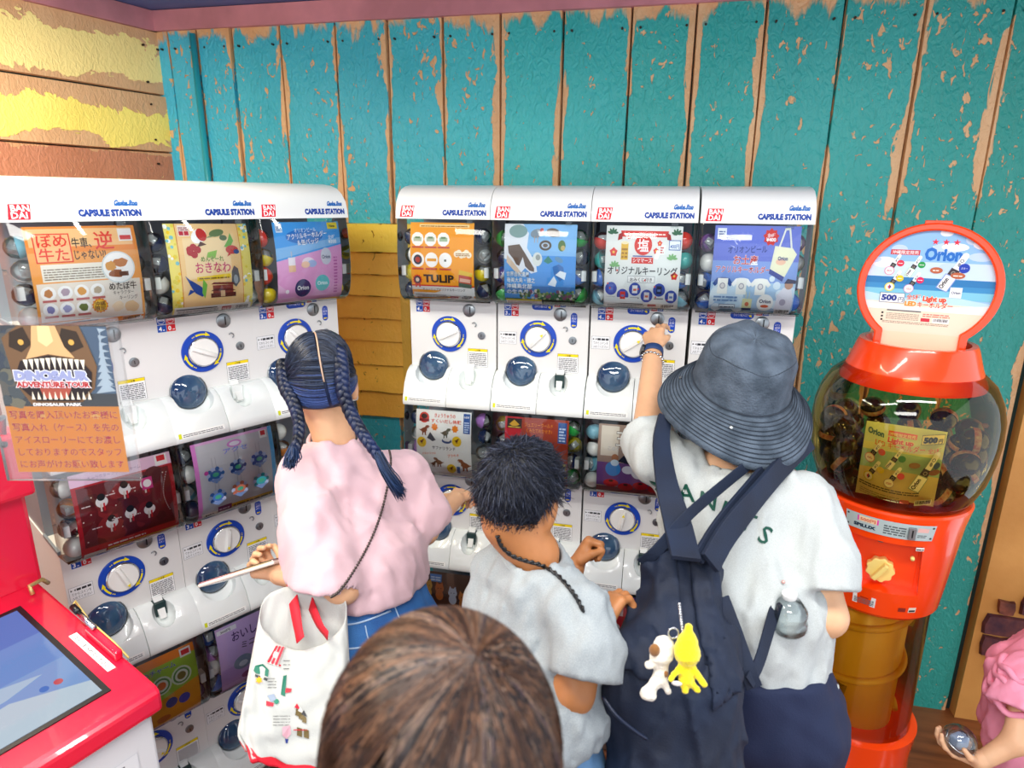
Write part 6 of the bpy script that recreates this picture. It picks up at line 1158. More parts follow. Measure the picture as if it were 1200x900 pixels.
# chain strap of a shoulder bag
bvs = BVHTree.FromPolygons([v.co[:] for v in sh.data.vertices], [p.vertices[:] for p in sh.data.polygons])
def on_s(x, y):
    o = Vector(P(x, y, .5))-e.location; q = Vector(P(x, y, 2))-e.location; h = bvs.ray_cast(o, (q-o).normalized()); return h[0]-(q-o).normalized()*.003 if h[0] is not None else None
cpts = [on_s(p[0], p[1]) for p in spline([np.array(a+(0,)) for a in ((452, 515), (458, 540), (452, 580), (440, 620), (420, 660), (395, 695), (370, 704))], 75)]
cpts = [p for p in cpts if p is not None]; ch_ = tag(link('chain_strap', None, None), None) if 0 else None
ct = thing('chain_strap', 'thin dark beaded chain strap across the back of the pink T-shirt', 'strap', tuple(e.location))
mb = MB()
for i, p in enumerate(cpts): mb.sphere(p, .0036, 6)
tag(obj('chain_links', mb, mat('gunmetal', '5c5450', .3, .8), ct, True), kind='stuff')
# phone held in the left hand
ph = thing('phone', 'silver-edged phone held flat in the left hand of the pink T-shirt wearer', 'phone', tuple(P(292, 665, 1.49)))
pa, pb_ = P(246, 682, 1.50), P(332, 655, 1.46); ax = nv(pb_-pa); vw_ = nv(P(292, 668, 1.5)-CAM); pn = nv(np.cross(ax, vw_)); pn = nv(pn*np.sign(pn[2])+vw_*.06); pw = np.cross(pn, ax); Lp = np.linalg.norm(pb_-pa)
Mp = Matrix((ax, pw, pn)).transposed().to_4x4(); Mp.translation = Vector((pa+pb_)/2)-ph.location
pb2 = obj('phone_body', MB().box((0, 0, 0), (Lp, .075, .0085)).xf(Mp), MT['chrome'], ph, bevel=.003); obj('phone_case', MB().box((0, 0, -.003), (Lp+.003, .079, .008)).xf(Mp), mat('clear_case', 'd8d0c4', .2, coat=.5), ph, bevel=.003); obj('screen_glass', MB().box((0, 0, .0045), (Lp-.006, .070, .001)).xf(Mp), MT['black'], pb2)

# tote bag on the forearm
canvas = mat('white_canvas', 'b9bbb7', .85, bump=.2, bscale=420); redc = mat('red_webbing', 'd8142c', .7, bump=.2, bscale=500)
tb = thing('tote_bag', 'white canvas tote bag with red handles hanging from the forearm', 'bag', tuple(P(345, 800, 1.3)))
ca, cb2 = P(356, 716, 1.36), P(352, 895, 1.25); tx = nv(P(400, 800, 1.33)-P(300, 800, 1.30)); tz = np.array([0, 0, 1.]); ty = nv(np.cross(tz, tx)); tx = np.cross(ty, tz)
def bag_pt(a, t):          # a round the bag, t 0 rim .. 1 bottom
    c, s_ = math.cos(a), math.sin(a); hw = .085+.022*t-.02*max(0, t-.85)/.15; hd = .038*(1-t**3)+.012
    rim = .012*c+.028*(1 if s_ > 0 else -1)*abs(s_)**.7*(1-t)   # back edge rides higher
    p = np.array([hw*np.sign(c)*abs(c)**.75, hd*np.sign(s_)*abs(s_)**.8, 0]); top = ca+np.array([0, 0, rim-.03*(1-abs(c))*(s_ < 0)-.02*c]); bot = cb2+tx*(-.008)+tz*(-.058*c-.012)
    w_ = .0045*math.sin(7*a+9*t)+.004*math.sin(13*a-14*t+1)+.003*math.sin(5*a+30*t)
    return top*(1-t)+bot*t+tx*p[0]+ty*(p[1]+w_*(1 if s_ < 0 else .6)*(.4+t*.6))
NA, NT = 72, 30; vs = [Vector(bag_pt(2*PI*i/NA, (j/NT)))-tb.location for j in range(NT+1) for i in range(NA)]; fs = [(j*NA+i, j*NA+(i+1) % NA, (j+1)*NA+(i+1) % NA, (j+1)*NA+i) for j in range(NT) for i in range(NA)]+[tuple(NT*NA+i for i in range(NA))]
bag = obj('bag_body', MB().add(vs, fs), [canvas], tb, True); sd_ = bag.modifiers.new('s', 'SOLIDIFY'); sd_.thickness = .002; sd_.offset = 0
rv = [Vector(bag_pt(2*PI*i/NA, t)+ (-ty if math.sin(2*PI*i/NA) < 0 else ty)*.0025)-tb.location for t in (.9, .94, .975, 1.0) for i in range(NA)]
obj('red_base', MB().add(rv, [(j*NA+i, j*NA+(i+1) % NA, (j+1)*NA+(i+1) % NA, (j+1)*NA+i) for j in range(3) for i in range(NA)]+[tuple(3*NA+i for i in range(NA))]), redc, bag, True)
for q, (x0, x1, dd) in enumerate(((352, 384, 1.315), (372, 398, 1.40))):
    a0, a1 = P(x0, 750 if q == 0 else 722, dd), P(x1, 745 if q == 0 else 725, dd); top = P(340 if q == 0 else 352, 668, 1.435 if q == 0 else 1.44)
    for yy in range(0): pass
    obj('handle', MB().ribbon([Vector(p)-tb.location for p in spline([a0, (a0+P(343, 700, 1.40))/2, P(342, 688, 1.405), P(344, 664, 1.44), P(352, 664, 1.46), P(358, 690, 1.42), (a1+P(362, 712, 1.39))/2, a1] if q == 0 else [a0, P(362, 700, 1.46), P(352, 666, 1.475), P(350, 655, 1.45), P(347, 668, 1.42), P(356, 700, 1.40), a1], 30)], .021, tuple(-ty), .002), redc, tb, True)
# print on the bag face: popcorn carton, cap, stalls (no characters)
A = Art(110, 200); A.it = []; Q = lambda x, y: (x-285, 900-y)      # measured places
A.poly([Q(312, 776), Q(324, 756), Q(336, 758), Q(329, 782)], 'f0ece8')
for i in range(4): A.poly([Q(313+4.4*i, 776+1.4*i), Q(315.6+4.4*i, 777+1.4*i), Q(326+3.6*i, 757+.6*i), Q(323.4+3.6*i, 756.5+.6*i)], 'c01c34')
A.poly([Q(297, 786), Q(299, 780), Q(308, 778), Q(315, 785), Q(314, 793), Q(300, 789)], '0f6a54'); A.poly([Q(299, 790), Q(314, 795), Q(313, 798), Q(299, 793)], '2c3434'); A.star(*Q(303.5, 797), 4.5, 'eea818', 6, .6)
A.poly([Q(329, 814), Q(332, 792), Q(336, 791), Q(334, 816)], '0f6a54'); A.poly([Q(334, 812), Q(335, 806), Q(342, 807), Q(341, 811)], 'c01c34'); A.poly([Q(313, 815), Q(321, 813), Q(324, 819), Q(318, 823)], '8a98ac'); A.poly([Q(312, 821), Q(321, 824), Q(320, 828), Q(312, 827)], 'c01c34'); A.circ(*Q(324, 822), 3, '1a7860'); A.lines(*Q(314, 806), 10, 14, 4, '4a4a4c', .18); A.lines(*Q(320, 850), 20, 14, 4, '4a4a4c', .18); A.lines(*Q(332, 784), 8, 14, 3, '4a4a4c', .18)
for i in range(3): A.poly([Q(346+4*i, 838+4*i), Q(351+4*i, 840+4*i), Q(351+4*i, 833+4*i), Q(347+4*i, 830+4*i)], '6a5a34'); A.poly([Q(345+4*i, 829+4*i), Q(352+4*i, 832+4*i), Q(348+4*i, 824+4*i)], ['c01c34', 'd8d4cc', '3a3a3c'][i])
A.poly([Q(331, 852), Q(340, 850), Q(341, 860), Q(336, 866), Q(331, 862)], 'cfa0ac'); A.poly([Q(334, 866), Q(338, 866), Q(337, 871), Q(335, 871)], '24347c'); A.lines(*Q(344, 856), 16, 3, 1, 'c01c34', .4)
for i in range(2): A.poly([Q(348+8*i, 862+2*i), Q(354+8*i, 864+2*i), Q(354+8*i, 854+2*i), Q(348+8*i, 852+2*i)], '6a5a34')
link('bag_print', A.mesh(cast_map(bag, 285, 900, .003)), bag)

# ============ boy in the grey T-shirt
greyc = mat('heather_grey_cotton', '9ea6aa', .85, c2='8c9498', vscale=700, bump=.2, bscale=500)
B = dict(head=P(607, 580, 1.25), neck=P(626, 648, 1.25), shL=P(586, 672, 1.32), shR=P(672, 716, 1.18), waist=P(628, 830, 1.22), hip=P(632, 925, 1.25))
bf = nv([.22, .97, 0]); bfr = frame_(nv([.10, .99, 0]), .5, -.12)
bel, bwl = P(668, 712, 1.40), P(672, 668, 1.50); ber, bwr = P(672, 812, 1.14), P(702, 742, 1.21)
e = thing('person', 'child with short spiky black hair, grey T-shirt and a black neck cord', 'person', (B['hip'][0], B['hip'][1], 0)); boy = e
bhL = hand_cones(bwl, P(692, 628, 1.52)-bwl, [.9, .4, .3], [-.2, .2, 1], curl=(1.3, 1.2, .6), k=.86, thumb=(.3, .9, .5), tcurl=.7)
bhR = hand_cones(bwr, P(722, 692, 1.27)-bwr, [.6, .8, -.2], [-.9, .3, .2], curl=(.6, .8, .6), k=.9)
bb = body_mesh(e, B, bfr, SKIN2, k=.88, hk=.92, arms=[((B['shL'], bel, bwl), (.036, .031, .022)), ((B['shR'], ber, bwr), (.038, .034, .023))], hands=[(bwl, bel, bhL, .022), (bwr, ber, bhR, .023)])
bs = tee(e, 'grey_t_shirt', B, greyc, 0, (P(670, 848, 1.2), nv([0, 0, -1])), [((B['shL'], P(578, 720, 1.32), P(580, 750, 1.35)), (.055, .062, .066)), ((B['shR'], P(686, 765, 1.14), P(682, 792, 1.13)), (.056, .063, .066))], k=.88, wid=(.138, .10, .132, .105), neck_r=.050, folds=.0045, seed=14, neck_c=B['neck']-bf*.0)
sweep(e, 'collar_band', [B['neck']+np.array([0, 0, -.006])+(bfr[1]*math.cos(a)*.056+bf*math.sin(a)*.055)+np.array([0, 0, .012*math.sin(a)]) for a in np.linspace(0, 2*PI, 40)[:-1]], .0055, greyc, closed=True, par=bs)
sB = nv(B['shR']-B['shL']); lg = [(B['hip']+sB*q*.065, np.array([B['hip'][0], B['hip'][1], .42])+sB*q*.075+bf*.02, np.array([B['hip'][0], B['hip'][1], .07])+sB*q*.08) for q in (-1, 1)]
pants(e, B, lg, mat('light_blue_denim', '6f9cc8', .8, bump=.3, bscale=400), (.088, .072, .06), wid=(.135, .11), top=(B['waist']+np.array([0, 0, -.02]), [0, 0, 1]), seed=8)
for l in lg: shoe(e, np.array([l[2][0], l[2][1], 0]), bf, mat('navy_trainer', '22304c', .6), .9)
# twisted black cord
npts = [P(603, 646, 1.155), P(612, 658, 1.135), P(630, 668, 1.12), P(650, 675, 1.11), P(668, 690, 1.10), P(678, 705, 1.12), P(692, 722, 1.18)]
bvb = BVHTree.FromPolygons([v.co[:] for v in bs.data.vertices]+[v.co[:] for v in bb.data.vertices], [p.vertices[:] for p in bs.data.polygons]+[tuple(i+len(bs.data.vertices) for i in p.vertices) for p in bb.data.polygons])
ncl = []
for p in spline([np.array((x, y, 0)) for x, y in ((583, 628), (588, 640), (600, 651), (616, 657), (634, 662), (650, 671), (664, 685), (675, 699), (684, 716))], 60):
    o = Vector(P(p[0], p[1], .5))-e.location; q = Vector(P(p[0], p[1], 2))-e.location; h = bvb.ray_cast(o, (q-o).normalized())
    if h[0] is not None: ncl.append(np.array(h[0]-(q-o).normalized()*.004)+np.array(e.location))
nk = thing('neck_cord', 'twisted black cord round the neck of the grey T-shirt wearer', 'necklace', tuple(e.location))
for q in range(2):
    pts = [p+np.array([math.cos(i*1.05+q*PI), 0, math.sin(i*1.05+q*PI)])*.0026 for i, p in enumerate(ncl)]; obj('cord_strand', MB().tube([Vector(p)-nk.location for p in pts], .0024, 6), MT['black'], nk, True)
# spiky hair growing from a crown whorl
f, s, u = bfr; hc = B['head']+u*.016*.9-f*.012; hr = np.array([.076, .092, .098])*.95; scalp = mat('black_scalp', '07090f', .6)
g = Grid(hc-.14, hc+.14, .0055); D = d_ell(g, hc, hr, (s, f, u)); D = smax(D, d_plane(g, hc+f*.06-u*.02, nv(f*.8-u*.6)), .01); D = smax(D, d_plane(g, hc-u*.088-f*.03, nv(-u+f*.25)), .012)
for q in (-1, 1): D = smax(D, -d_ell(g, B['head']+(s*q*.086-f*.004-u*.018)*.92, (.03, .026, .036), (s, f, u)), .006)
me = nets(seal(g, D), 'hair', scalp); shift(me, e.location); hair = link('hair', me, e)
wh = nv(-f*.70+u*.72-s*.16); ps, cs = [], []
while len(ps) < 7000:
    d = nv(RNG.normal(size=3)); dl = np.array([d@s, d@f, d@u]); p = hc+s*dl[0]*hr[0]+f*dl[1]*hr[1]+u*dl[2]*hr[2]
    if (p-(hc+f*.06-u*.02))@nv(f*.8-u*.6) > -.004 or (p-(hc-u*.088-f*.03))@nv(-u+f*.25) > -.002: continue
    if min(np.linalg.norm(p-(B['head']+(s*q*.078-u*.018)*.92)) for q in (-1, 1)) < .034: continue
    n_ = nv(s*dl[0]/hr[0]+f*dl[1]/hr[1]+u*dl[2]/hr[2]); away = d-wh*(d@wh); away = nv(away-n_*(away@n_)+RNG.normal(size=3)*.14); sw = np.cross(n_, away)
    ang = math.acos(np.clip(d@wh, -1, 1)); L = RNG.uniform(.017, .029)*(.75+.3*min(ang, 1.3)); low = p[2] < hc[2]-.02; L *= .5 if (d@u) < -.25 else 1
    lift = (.20 if ang < 1.0 else .30) if not low else .06; cl_ = [p+(away*math.cos(lift*(1-.35*t))+n_*math.sin(lift*(1-.35*t))+sw*.16*t)*L*t+n_*.001-np.array([0, 0, 1])*L*.22*t*t for t in np.linspace(0, 1, 5)]
    ps.append(cl_); b = RNG.uniform(.5, 1.6); cs.append((.007*b, .010*b, .022*b) if RNG.random() < .85 else (.04, .05, .085))
me = strands(ps, cs, .0008, 'hair_strands'); shift(me, e.location); tag(link('hair_strands', me, hair), kind='stuff')

# ============ woman in the bucket hat
white = mat('off_white_cotton', 'c0c6c5', .85, c2='b0b6b5', vscale=600, bump=.2, bscale=500); navy = mat('navy_canvas', '0a1d38', .75, c2='07142a', vscale=9, bump=.25, bscale=380)
Hh = dict(head=P(866, 500, 1.50), neck=P(862, 540, 1.46), shL=P(790, 545, 1.50), shR=P(944, 590, 1.42), waist=P(872, 715, 1.42), hip=P(884, 830, 1.46))
hf = nv([-.06, 1, 0]); hfr = frame_(nv([-.12, 1, 0]), -.12)
hel, hwl = P(758, 512, 1.62), P(765, 412, 1.82); her, hwr = P(968, 722, 1.36), P(935, 715, 1.52)
e = thing('person', 'person in a grey bucket hat and off-white lettered T-shirt with one hand raised', 'person', (Hh['hip'][0], Hh['hip'][1], 0)); lady = e
hhL = hand_cones(hwl, P(766, 366, 1.92)-hwl, [.25, .97, 0], [1, 0, .1], curl=(.35, .5, .4), k=.88, thumb=(.35, .9, .4))
hhR = hand_cones(hwr, P(925, 705, 1.58)-hwr, [0, .2, 1], [-1, .3, 0], curl=(.8, .8, .6), k=.88)
body_mesh(e, Hh, hfr, SKIN, k=.97, hk=.95, arms=[((Hh['shL'], hel, hwl), (.046, .038, .025)), ((Hh['shR'], her, hwr), (.046, .040, .026))], hands=[(hwl, hel, hhL, .025), (hwr, her, hhR, .026)])
ls = tee(e, 'off_white_t_shirt', Hh, white, 0, (P(880, 800, 1.4), nv([0, 0, -1])), [((Hh['shL'], P(770, 535, 1.52), P(757, 508, 1.585)), (.062, .064, .062)), ((Hh['shR'], P(962, 650, 1.36), P(965, 692, 1.34)), (.06, .064, .066))], k=.97, wid=(.165, .12, .16, .12), neck_r=.064, folds=.0045, seed=24)
sH = nv(Hh['shR']-Hh['shL']); lg = [(Hh['hip']+sH*q*.075, np.array([Hh['hip'][0], Hh['hip'][1], .45])+sH*q*.10+hf*.02, np.array([Hh['hip'][0], Hh['hip'][1], .08])+sH*q*.10) for q in (-1, 1)]
pants(e, Hh, lg, mat('dark_navy_cotton', '101e40', .8, bump=.2, bscale=300), (.115, .105, .095), name='trousers', wid=(.17, .14), top=(P(880, 772, 1.4), [0, 0, 1]), seed=11)
for l in lg: shoe(e, np.array([l[2][0], l[2][1], 0]), hf, mat('grey_shoe', '5a5e64', .7), .95)
me = bpy.data.meshes.new('hair'); g = Grid(Hh['head']-.14, Hh['head']+.14, .006); D = smax(d_ell(g, Hh['head']+np.array([0, -.012, .01]), (.08, .098, .105)), d_plane(g, Hh['head']+hf*.05-np.array([0, 0, .02]), nv(hf*.8-np.array([0, 0, .5]))), .01); me = nets(seal(g, D), 'hair', mat('dark_brown_hair', '231812', .4, bump=.6, bscale=120, stretch=(1, 1, .2))); shift(me, e.location); link('hair', me, e)
# letters on the back
A = Art(200, 140); A.it = []
for ch, x, y, rot in (('P', 762, 576, -.25), ('E', 783, 575, -.1), ('A', 804, 579, .0), ('N', 828, 588, -.15), ('U', 851, 600, -.35), ('T', 872, 612, -.4), ('S', 892, 627, -.5)):
    A.text(ch, x-750, 660-y-9, 30, '0f4a3c', bold=.012, rot=rot)
link('back_lettering', A.mesh(cast_map(ls, 750, 660)), ls)
# bucket hat
hat = thing('bucket_hat', 'washed grey denim bucket hat with a stitched wide brim', 'hat', tuple(P(869, 449, 1.46)))
hp = [(.001, .126), (.03, .125), (.055, .121), (.075, .111), (.087, .098), (.093, .086), (.098, .07), (.101, .045), (.104, .02), (.106, .004), (.108, -.001)]
for i in range(27): r_ = .110+.0023*i; hp.append((r_, -.003-.066*((r_-.108)/.062)**1.1+(.0018 if i % 2 else -.0012)))
hp += [(.1715, -.078), (.170, -.080)]
mb = MB().lathe(hp, (0, 0, 0), n=120, cap=False)
def hat_def(x, y, z):
    r_ = math.hypot(x, y); a = math.atan2(y, x); k_ = max(0, (r_-.107)/.065); w_ = min(1, r_/.07)
    z += k_*(.010*math.sin(2*a+.6)+.006*math.sin(3*a+2)) + (.0015*math.sin(9*a+z*60)*w_ if r_ < .107 else 0) - (.012*math.exp(-((x-.02)**2+(y+.02)**2)/.0016) if z > .1 else 0)+(.004*math.sin(5*a)*w_ if z > .08 else 0); q = 1+(.02*math.sin(4*a+1)+.012*math.sin(7*a+40*z)*w_)*(r_ < .107)
    return (x*q, y*q*1.08, z)
mb.v = [hat_def(*v) for v in mb.v]; hatm = mat('washed_grey_denim', '36424f', .9, c2='566372', vscale=22, bump=.6, bscale=220)
tM = Matrix.Rotation(math.radians(8), 4, 'Z') @ Matrix.Rotation(math.radians(21), 4, 'X') @ Matrix.Rotation(math.radians(4), 4, 'Y')
o = obj('hat_body', mb.xf(tM), hatm, hat, True); sd_ = o.modifiers.new('s', 'SOLIDIFY'); sd_.thickness = .0022; sd_.offset = -1
seamm = mat('hat_seam', '252e3a', .9); lines_ = [('crown_seam', .0885, .0925, .0016), ('band_seam', .1085, .002, .0018)]+[('stitch_row', .110+.0056*q_, -.0015-.066*((.002+.0056*q_)/.062)**1.1, .0011) for q_ in range(1, 11)]
for nm, rr_, zz, tr in lines_:
    obj(nm, MB().tube([tM @ Vector(hat_def(rr_*math.cos(a), rr_*math.sin(a), zz)) for a in np.linspace(0, 2*PI, 100)[:-1]], tr, 5, closed=True), seamm, o, True)
for a in (-1.9, 2.9): obj('eyelet', MB().lathe([(.0015, 0), (.004, 0), (.004, .0015), (.0015, .0015)], tM @ Vector((.130*math.cos(a), .140*math.sin(a), -.022)), tM.to_3x3() @ Vector((math.cos(a)*.6, math.sin(a)*.6, .8)), 14), MT['steel'], o, True)
# watch and bracelet
wt = thing('wristwatch', 'wristwatch with a dark blue strap on the raised wrist', 'watch', tuple(hwl)); ax = nv(hel-hwl)
wc = hwl+ax*.004; n1 = nv(np.cross(ax, [0, 1, 0])); n2 = np.cross(ax, n1)
obj('watch_strap', MB().lathe([(.0275, -.011), (.029, -.010), (.029, .010), (.0275, .011)], Vector(wc)-wt.location, ax, 28, cap=False), mat('blue_strap', '1c3a6c', .6), wt, True)
fcd = nv(np.array([-.9, -.35, .1])-ax*(np.array([-.9, -.35, .1])@ax)); obj('watch_case', MB().lathe([(.015, -.002), (.017, .002), (.016, .007), (.001, .008)], Vector(wc+fcd*.027)-wt.location, fcd, 8), MT['black'], wt, bevel=.001)
bc = thing('bracelet', 'silver link bracelet on the raised forearm below the watch', 'bracelet', tuple(hwl)); cc = hwl+ax*.032
for i in range(18):
    a = 2*PI*i/18; p = Vector(cc+(n1*math.cos(a)+n2*math.sin(a))*.0285+ax*.006*math.cos(a))-bc.location; link('bracelet_link', MB().sphere(p, .0042, 8, scale=(1.3, 1, .8)).mesh('bracelet_link', MT['chrome'], True), bc)
# clear bottle under the arm
bo = thing('plastic_bottle', 'clear plastic bottle tucked under the right arm in a T-shirt sleeve', 'bottle', tuple(P(925, 714, 1.29)))
bm_ = MB().lathe([(.001, -.05), (.028, -.05), (.034, -.042), (.034, -.028), (.031, -.022), (.034, -.014), (.034, -.002), (.022, .018), (.012, .022), (.012, .030)], (0, 0, 0), (-.12, -.1, 1), 28, cap=False); obj('bottle_shell', bm_, clear('clear_bottle', 'eef4f4', 1, .03, .07), bo, True)
obj('bottle_cap', MB().lathe([(.013, .028), (.014, .03), (.014, .038), (.001, .039)], (0, 0, 0), (-.12, -.1, 1), 20), MT['white'], bo, 40)
# rucksack
rk = thing('rucksack', 'large navy blue rucksack with crossed straps hanging low on the back', 'bag', tuple(P(800, 800, 1.18)))
g = Grid(P(800, 790, 1.2)-np.array([.24, .22, .34]), P(800, 790, 1.2)+np.array([.24, .22, .22]), .007); sd = nv(RT*[1, 1, 0]); 
D = d_slab(g, P(803, 672, 1.27), P(790, 800, 1.22), (.06, .045), (.115, .085), sd); D = smin(D, d_slab(g, P(790, 800, 1.22), P(800, 960, 1.17), (.115, .085), (.135, .10), sd), .05); D = smin(D, d_ell(g, P(755, 812, 1.2), (.075, .07, .10)), .04)
base = D+wob(g, .008, .13, 31, (1, .6, .35))+wob(g, .004, .05, 32, (1, 1, .35))+.011*(np.abs(np.clip(wob(g, 1.5, .15, 77, (1, .5, .5)), -1, 1))**.6-.7); gz = d_cone(g, P(806, 668, 1.14), P(818, 900, 1.03), .012, .022); D1 = smax(base, -gz, .015)
me = nets(seal(g, D1), 'pack_body', navy); shift(me, rk.location); pk_ = link('pack_body', me, rk)
fl = base-.012+wob(g, .003, .08, 36); fl = smax(fl, d_plane(g, P(770, 784, 1.15), nv(np.array([-.05, 0, -1]))), .008); fl = smax(fl, -(base+.004), .004); fl = smax(fl, d_plane(g, P(800, 700, 1.2), nv(RT)) , .006)
me = nets(seal(g, fl), 'flap', navy); shift(me, rk.location); link('flap', me, pk_)
fl = base-.010+wob(g, .003, .08, 38); fl = smax(fl, d_plane(g, P(840, 812, 1.15), nv(np.array([.25, 0, -1]))), .008); fl = smax(fl, -(base+.004), .004); fl = smax(fl, -d_plane(g, P(815, 700, 1.2), nv(RT)) , .006)
me = nets(seal(g, fl), 'side_gusset', navy); shift(me, rk.location); link('side_gusset', me, pk_)
bn = tuple(-nv(FW*[1, 1, .3]))
def strap(name, pts, w_, th=.005, par=None, m=None): return obj(name, MB().ribbon([Vector(P(*p))-rk.location for p in [tuple(q) for q in spline(pts, 16)]], w_, bn, th), m or navy, par or rk, 60, bevel=.001)
strap('shoulder_strap', [(779, 488, 1.47), (775, 520, 1.42), (782, 570, 1.33), (793, 610, 1.27), (804, 655, 1.19)], [.03+.024*min(1, i/12) for i in range(16)], .010)
strap('shoulder_strap', [(948, 515, 1.43), (918, 545, 1.385), (878, 592, 1.28), (850, 628, 1.24), (832, 660, 1.20)], .046, .010)
strap('shoulder_strap_edge', [(928, 512, 1.435), (900, 545, 1.385), (862, 590, 1.285), (836, 624, 1.245), (818, 655, 1.205)], .026, .008)
strap('cross_strap', [(905, 522, 1.42), (852, 565, 1.33), (815, 596, 1.27), (797, 614, 1.25), (770, 645, 1.25), (752, 660, 1.27)], .024, .003)
ss = strap('side_strap', [(922, 664, 1.345), (914, 695, 1.31), (902, 735, 1.27), (890, 775, 1.22), (878, 800, 1.19)], [.022]*4+[.026]*12, .004)
obj('rivet', MB().sphere(Vector(P(918, 682, 1.305))-rk.location, .004, 10), mat('pink_rivet', 'd8a8a0', .3, .3), ss, True)
strap('lower_strap', [(845, 700, 1.24), (860, 740, 1.22), (876, 785, 1.20), (884, 806, 1.2)], .03, .004)
obj('zip', MB().tube([Vector(P(*p))-rk.location for p in spline([(706, 816, 1.10), (722, 838, 1.085), (742, 855, 1.08), (758, 866, 1.08)], 16)], .003, 6), mat('navy_zip', '0c1a34', .4), pk_, True)
# plush charms
cg = thing('key_chain', 'short steel ball chain tied to the top of the rucksack', 'chain', tuple(P(797, 700, 1.1)))
bvr = BVHTree.FromPolygons([v.co[:] for v in pk_.data.vertices], [p.vertices[:] for p in pk_.data.polygons])
mb = MB()
for i in range(12): mb.sphere(Vector(P(796+i*.35, 708+i*3.0, 1.085-.002*i))-cg.location, .0028, 8)
tag(obj('ball_links', mb, MT['chrome'], cg, True), kind='stuff'); obj('ring', MB().tube([Vector(P(789+6*math.cos(a), 742+6*math.sin(a), 1.065))-cg.location for a in np.linspace(0, 2*PI, 20)[:-1]], .0015, 6, closed=True), MT['chrome'], cg, True)
def plush(nm, lab, px, d, parts, m, extra=()):
    t = thing(nm, lab, 'plush toy', tuple(P(px[0], px[1], d))); pts = [P(x, y, d+dz_) for (x, y, dz_, r_) in sum([list(p) for p in parts], [])]; lo, hi = bbox(pts, .035); g = Grid(lo, hi, .0022); D = None
    for a, b in parts:
        q = d_cone(g, P(a[0], a[1], d+a[2]), P(b[0], b[1], d+b[2]), a[3], b[3]); D = q if D is None else smin(D, q, .006)
    D = D+wob(g, .0006, .008, 5); me = nets(seal(g, D), 'plush_body', m); shift(me, t.location); bo_ = link('plush_body', me, t)
    for nm2, c, r_, sc_, m2 in extra: obj(nm2, MB().sphere((0, 0, 0), r_, 14, scale=sc_).xf(Matrix.Translation(Vector(P(*c))-t.location)), m2, bo_, True)
    return t
yel = mat('yellow_fleece', 'f2dc10', .95, bump=.5, bscale=260, sheen=.4); wht = mat('white_fleece', 'e8e2d4', .95, bump=.5, bscale=260, sheen=.4); brn = mat('brown_fleece', '8a5c2c', .95, bump=.5, bscale=260, sheen=.4)
plush('yellow_plush', 'yellow plush charm with a knobbly tuft hanging on the navy rucksack', (803, 770), 1.055, [((806, 752, .0, .016), (806, 765, 0, .020)), ((804, 765, 0, .018), (802, 762, 0, .016)), ((807, 735, 0, .006), (807, 735, 0, .0062)), ((807, 741, 0, .0065), (807, 742, 0, .0065)), ((806, 747, 0, .007), (806, 748, 0, .007)), ((803, 782, 0, .010), (804, 795, 0, .012)), ((795, 784, -.004, .0045), (786, 796, -.008, .0045)), ((813, 784, -.004, .005), (825, 802, -.008, .0055)), ((801, 800, -.002, .005), (803, 809, -.004, .0055)), ((809, 800, -.002, .005), (817, 808, -.004, .0055))], yel, [('label_tag', (793, 801, 1.045), .006, (1.4, .15, .8), mat('cloth_tag', 'f2f0ec', .7))])
plush('white_plush', 'white and brown plush charm beside the yellow one on the rucksack', (773, 785), 1.075, [((777, 756, 0, .015), (774, 768, 0, .0175)), ((779, 765, 0, .015), (780, 758, 0, .014)), ((771, 778, 0, .007), (760, 779, -.004, .0065)), ((775, 782, 0, .0115), (773, 795, 0, .012)), ((768, 800, -.003, .009), (758, 812, -.005, .009)), ((763, 815, -.005, .009), (757, 813, -.005, .009)), ((778, 800, -.002, .006), (783, 810, -.004, .0055))], wht, [('brown_patch', (767, 762, 1.062), .011, (.8, .55, 1.05), brn), ('brown_spot', (780, 790, 1.066), .006, (.8, .6, 1), brn)])

# ============ head in the foreground
F = dict(head=P(520, 845, .60), shL=None); F['head'] = P(519, 886, .60)
ff = nv([-.2, .98, 0]); ffr = frame_(ff, .15); hd0 = F['head']
F.update(neck=hd0-np.array([0, 0, .13])-ff*.015, shL=hd0-np.array([0, 0, .20])-ffr[1]*.15, shR=hd0-np.array([0, 0, .20])+ffr[1]*.15, waist=hd0-np.array([0, 0, .50]), hip=hd0-np.array([0, 0, .66]))
e = thing('person', 'brown-haired head seen from behind at the bottom edge, out of focus', 'person', (F['hip'][0], F['hip'][1], 0))
sF = ffr[1]; eL, wL_ = F['shL']-np.array([0, 0, .27])-sF*.03, F['shL']-np.array([0, 0, .47])+ff*.1; eR, wR_ = F['shR']-np.array([0, 0, .27])+sF*.03, F['shR']-np.array([0, 0, .47])+ff*.1
body_mesh(e, F, ffr, SKIN, arms=[((F['shL'], eL, wL_), (.045, .036, .025)), ((F['shR'], eR, wR_), (.045, .036, .025))], hands=[(wL_, eL, hand_cones(wL_, ff*.5-np.array([0, 0, 1]), sF, ff, k=.9), .025), (wR_, eR, hand_cones(wR_, ff*.5-np.array([0, 0, 1]), -sF, ff, k=.9), .025)])
tee(e, 'dark_top', F, mat('charcoal_top', '34343c', .85), 0, (F['hip'], np.array([0, 0, -1.])), [((F['shL'], F['shL']-np.array([0, 0, .14])-sF*.02), (.06, .066)), ((F['shR'], F['shR']-np.array([0, 0, .14])+sF*.02), (.06, .066))], wid=(.16, .115, .145, .11), h=.009)
lg = [(F['hip']+sF*q*.08, np.array([F['hip'][0], F['hip'][1], .45])+sF*q*.09, np.array([F['hip'][0], F['hip'][1], .08])+sF*q*.09) for q in (-1, 1)]
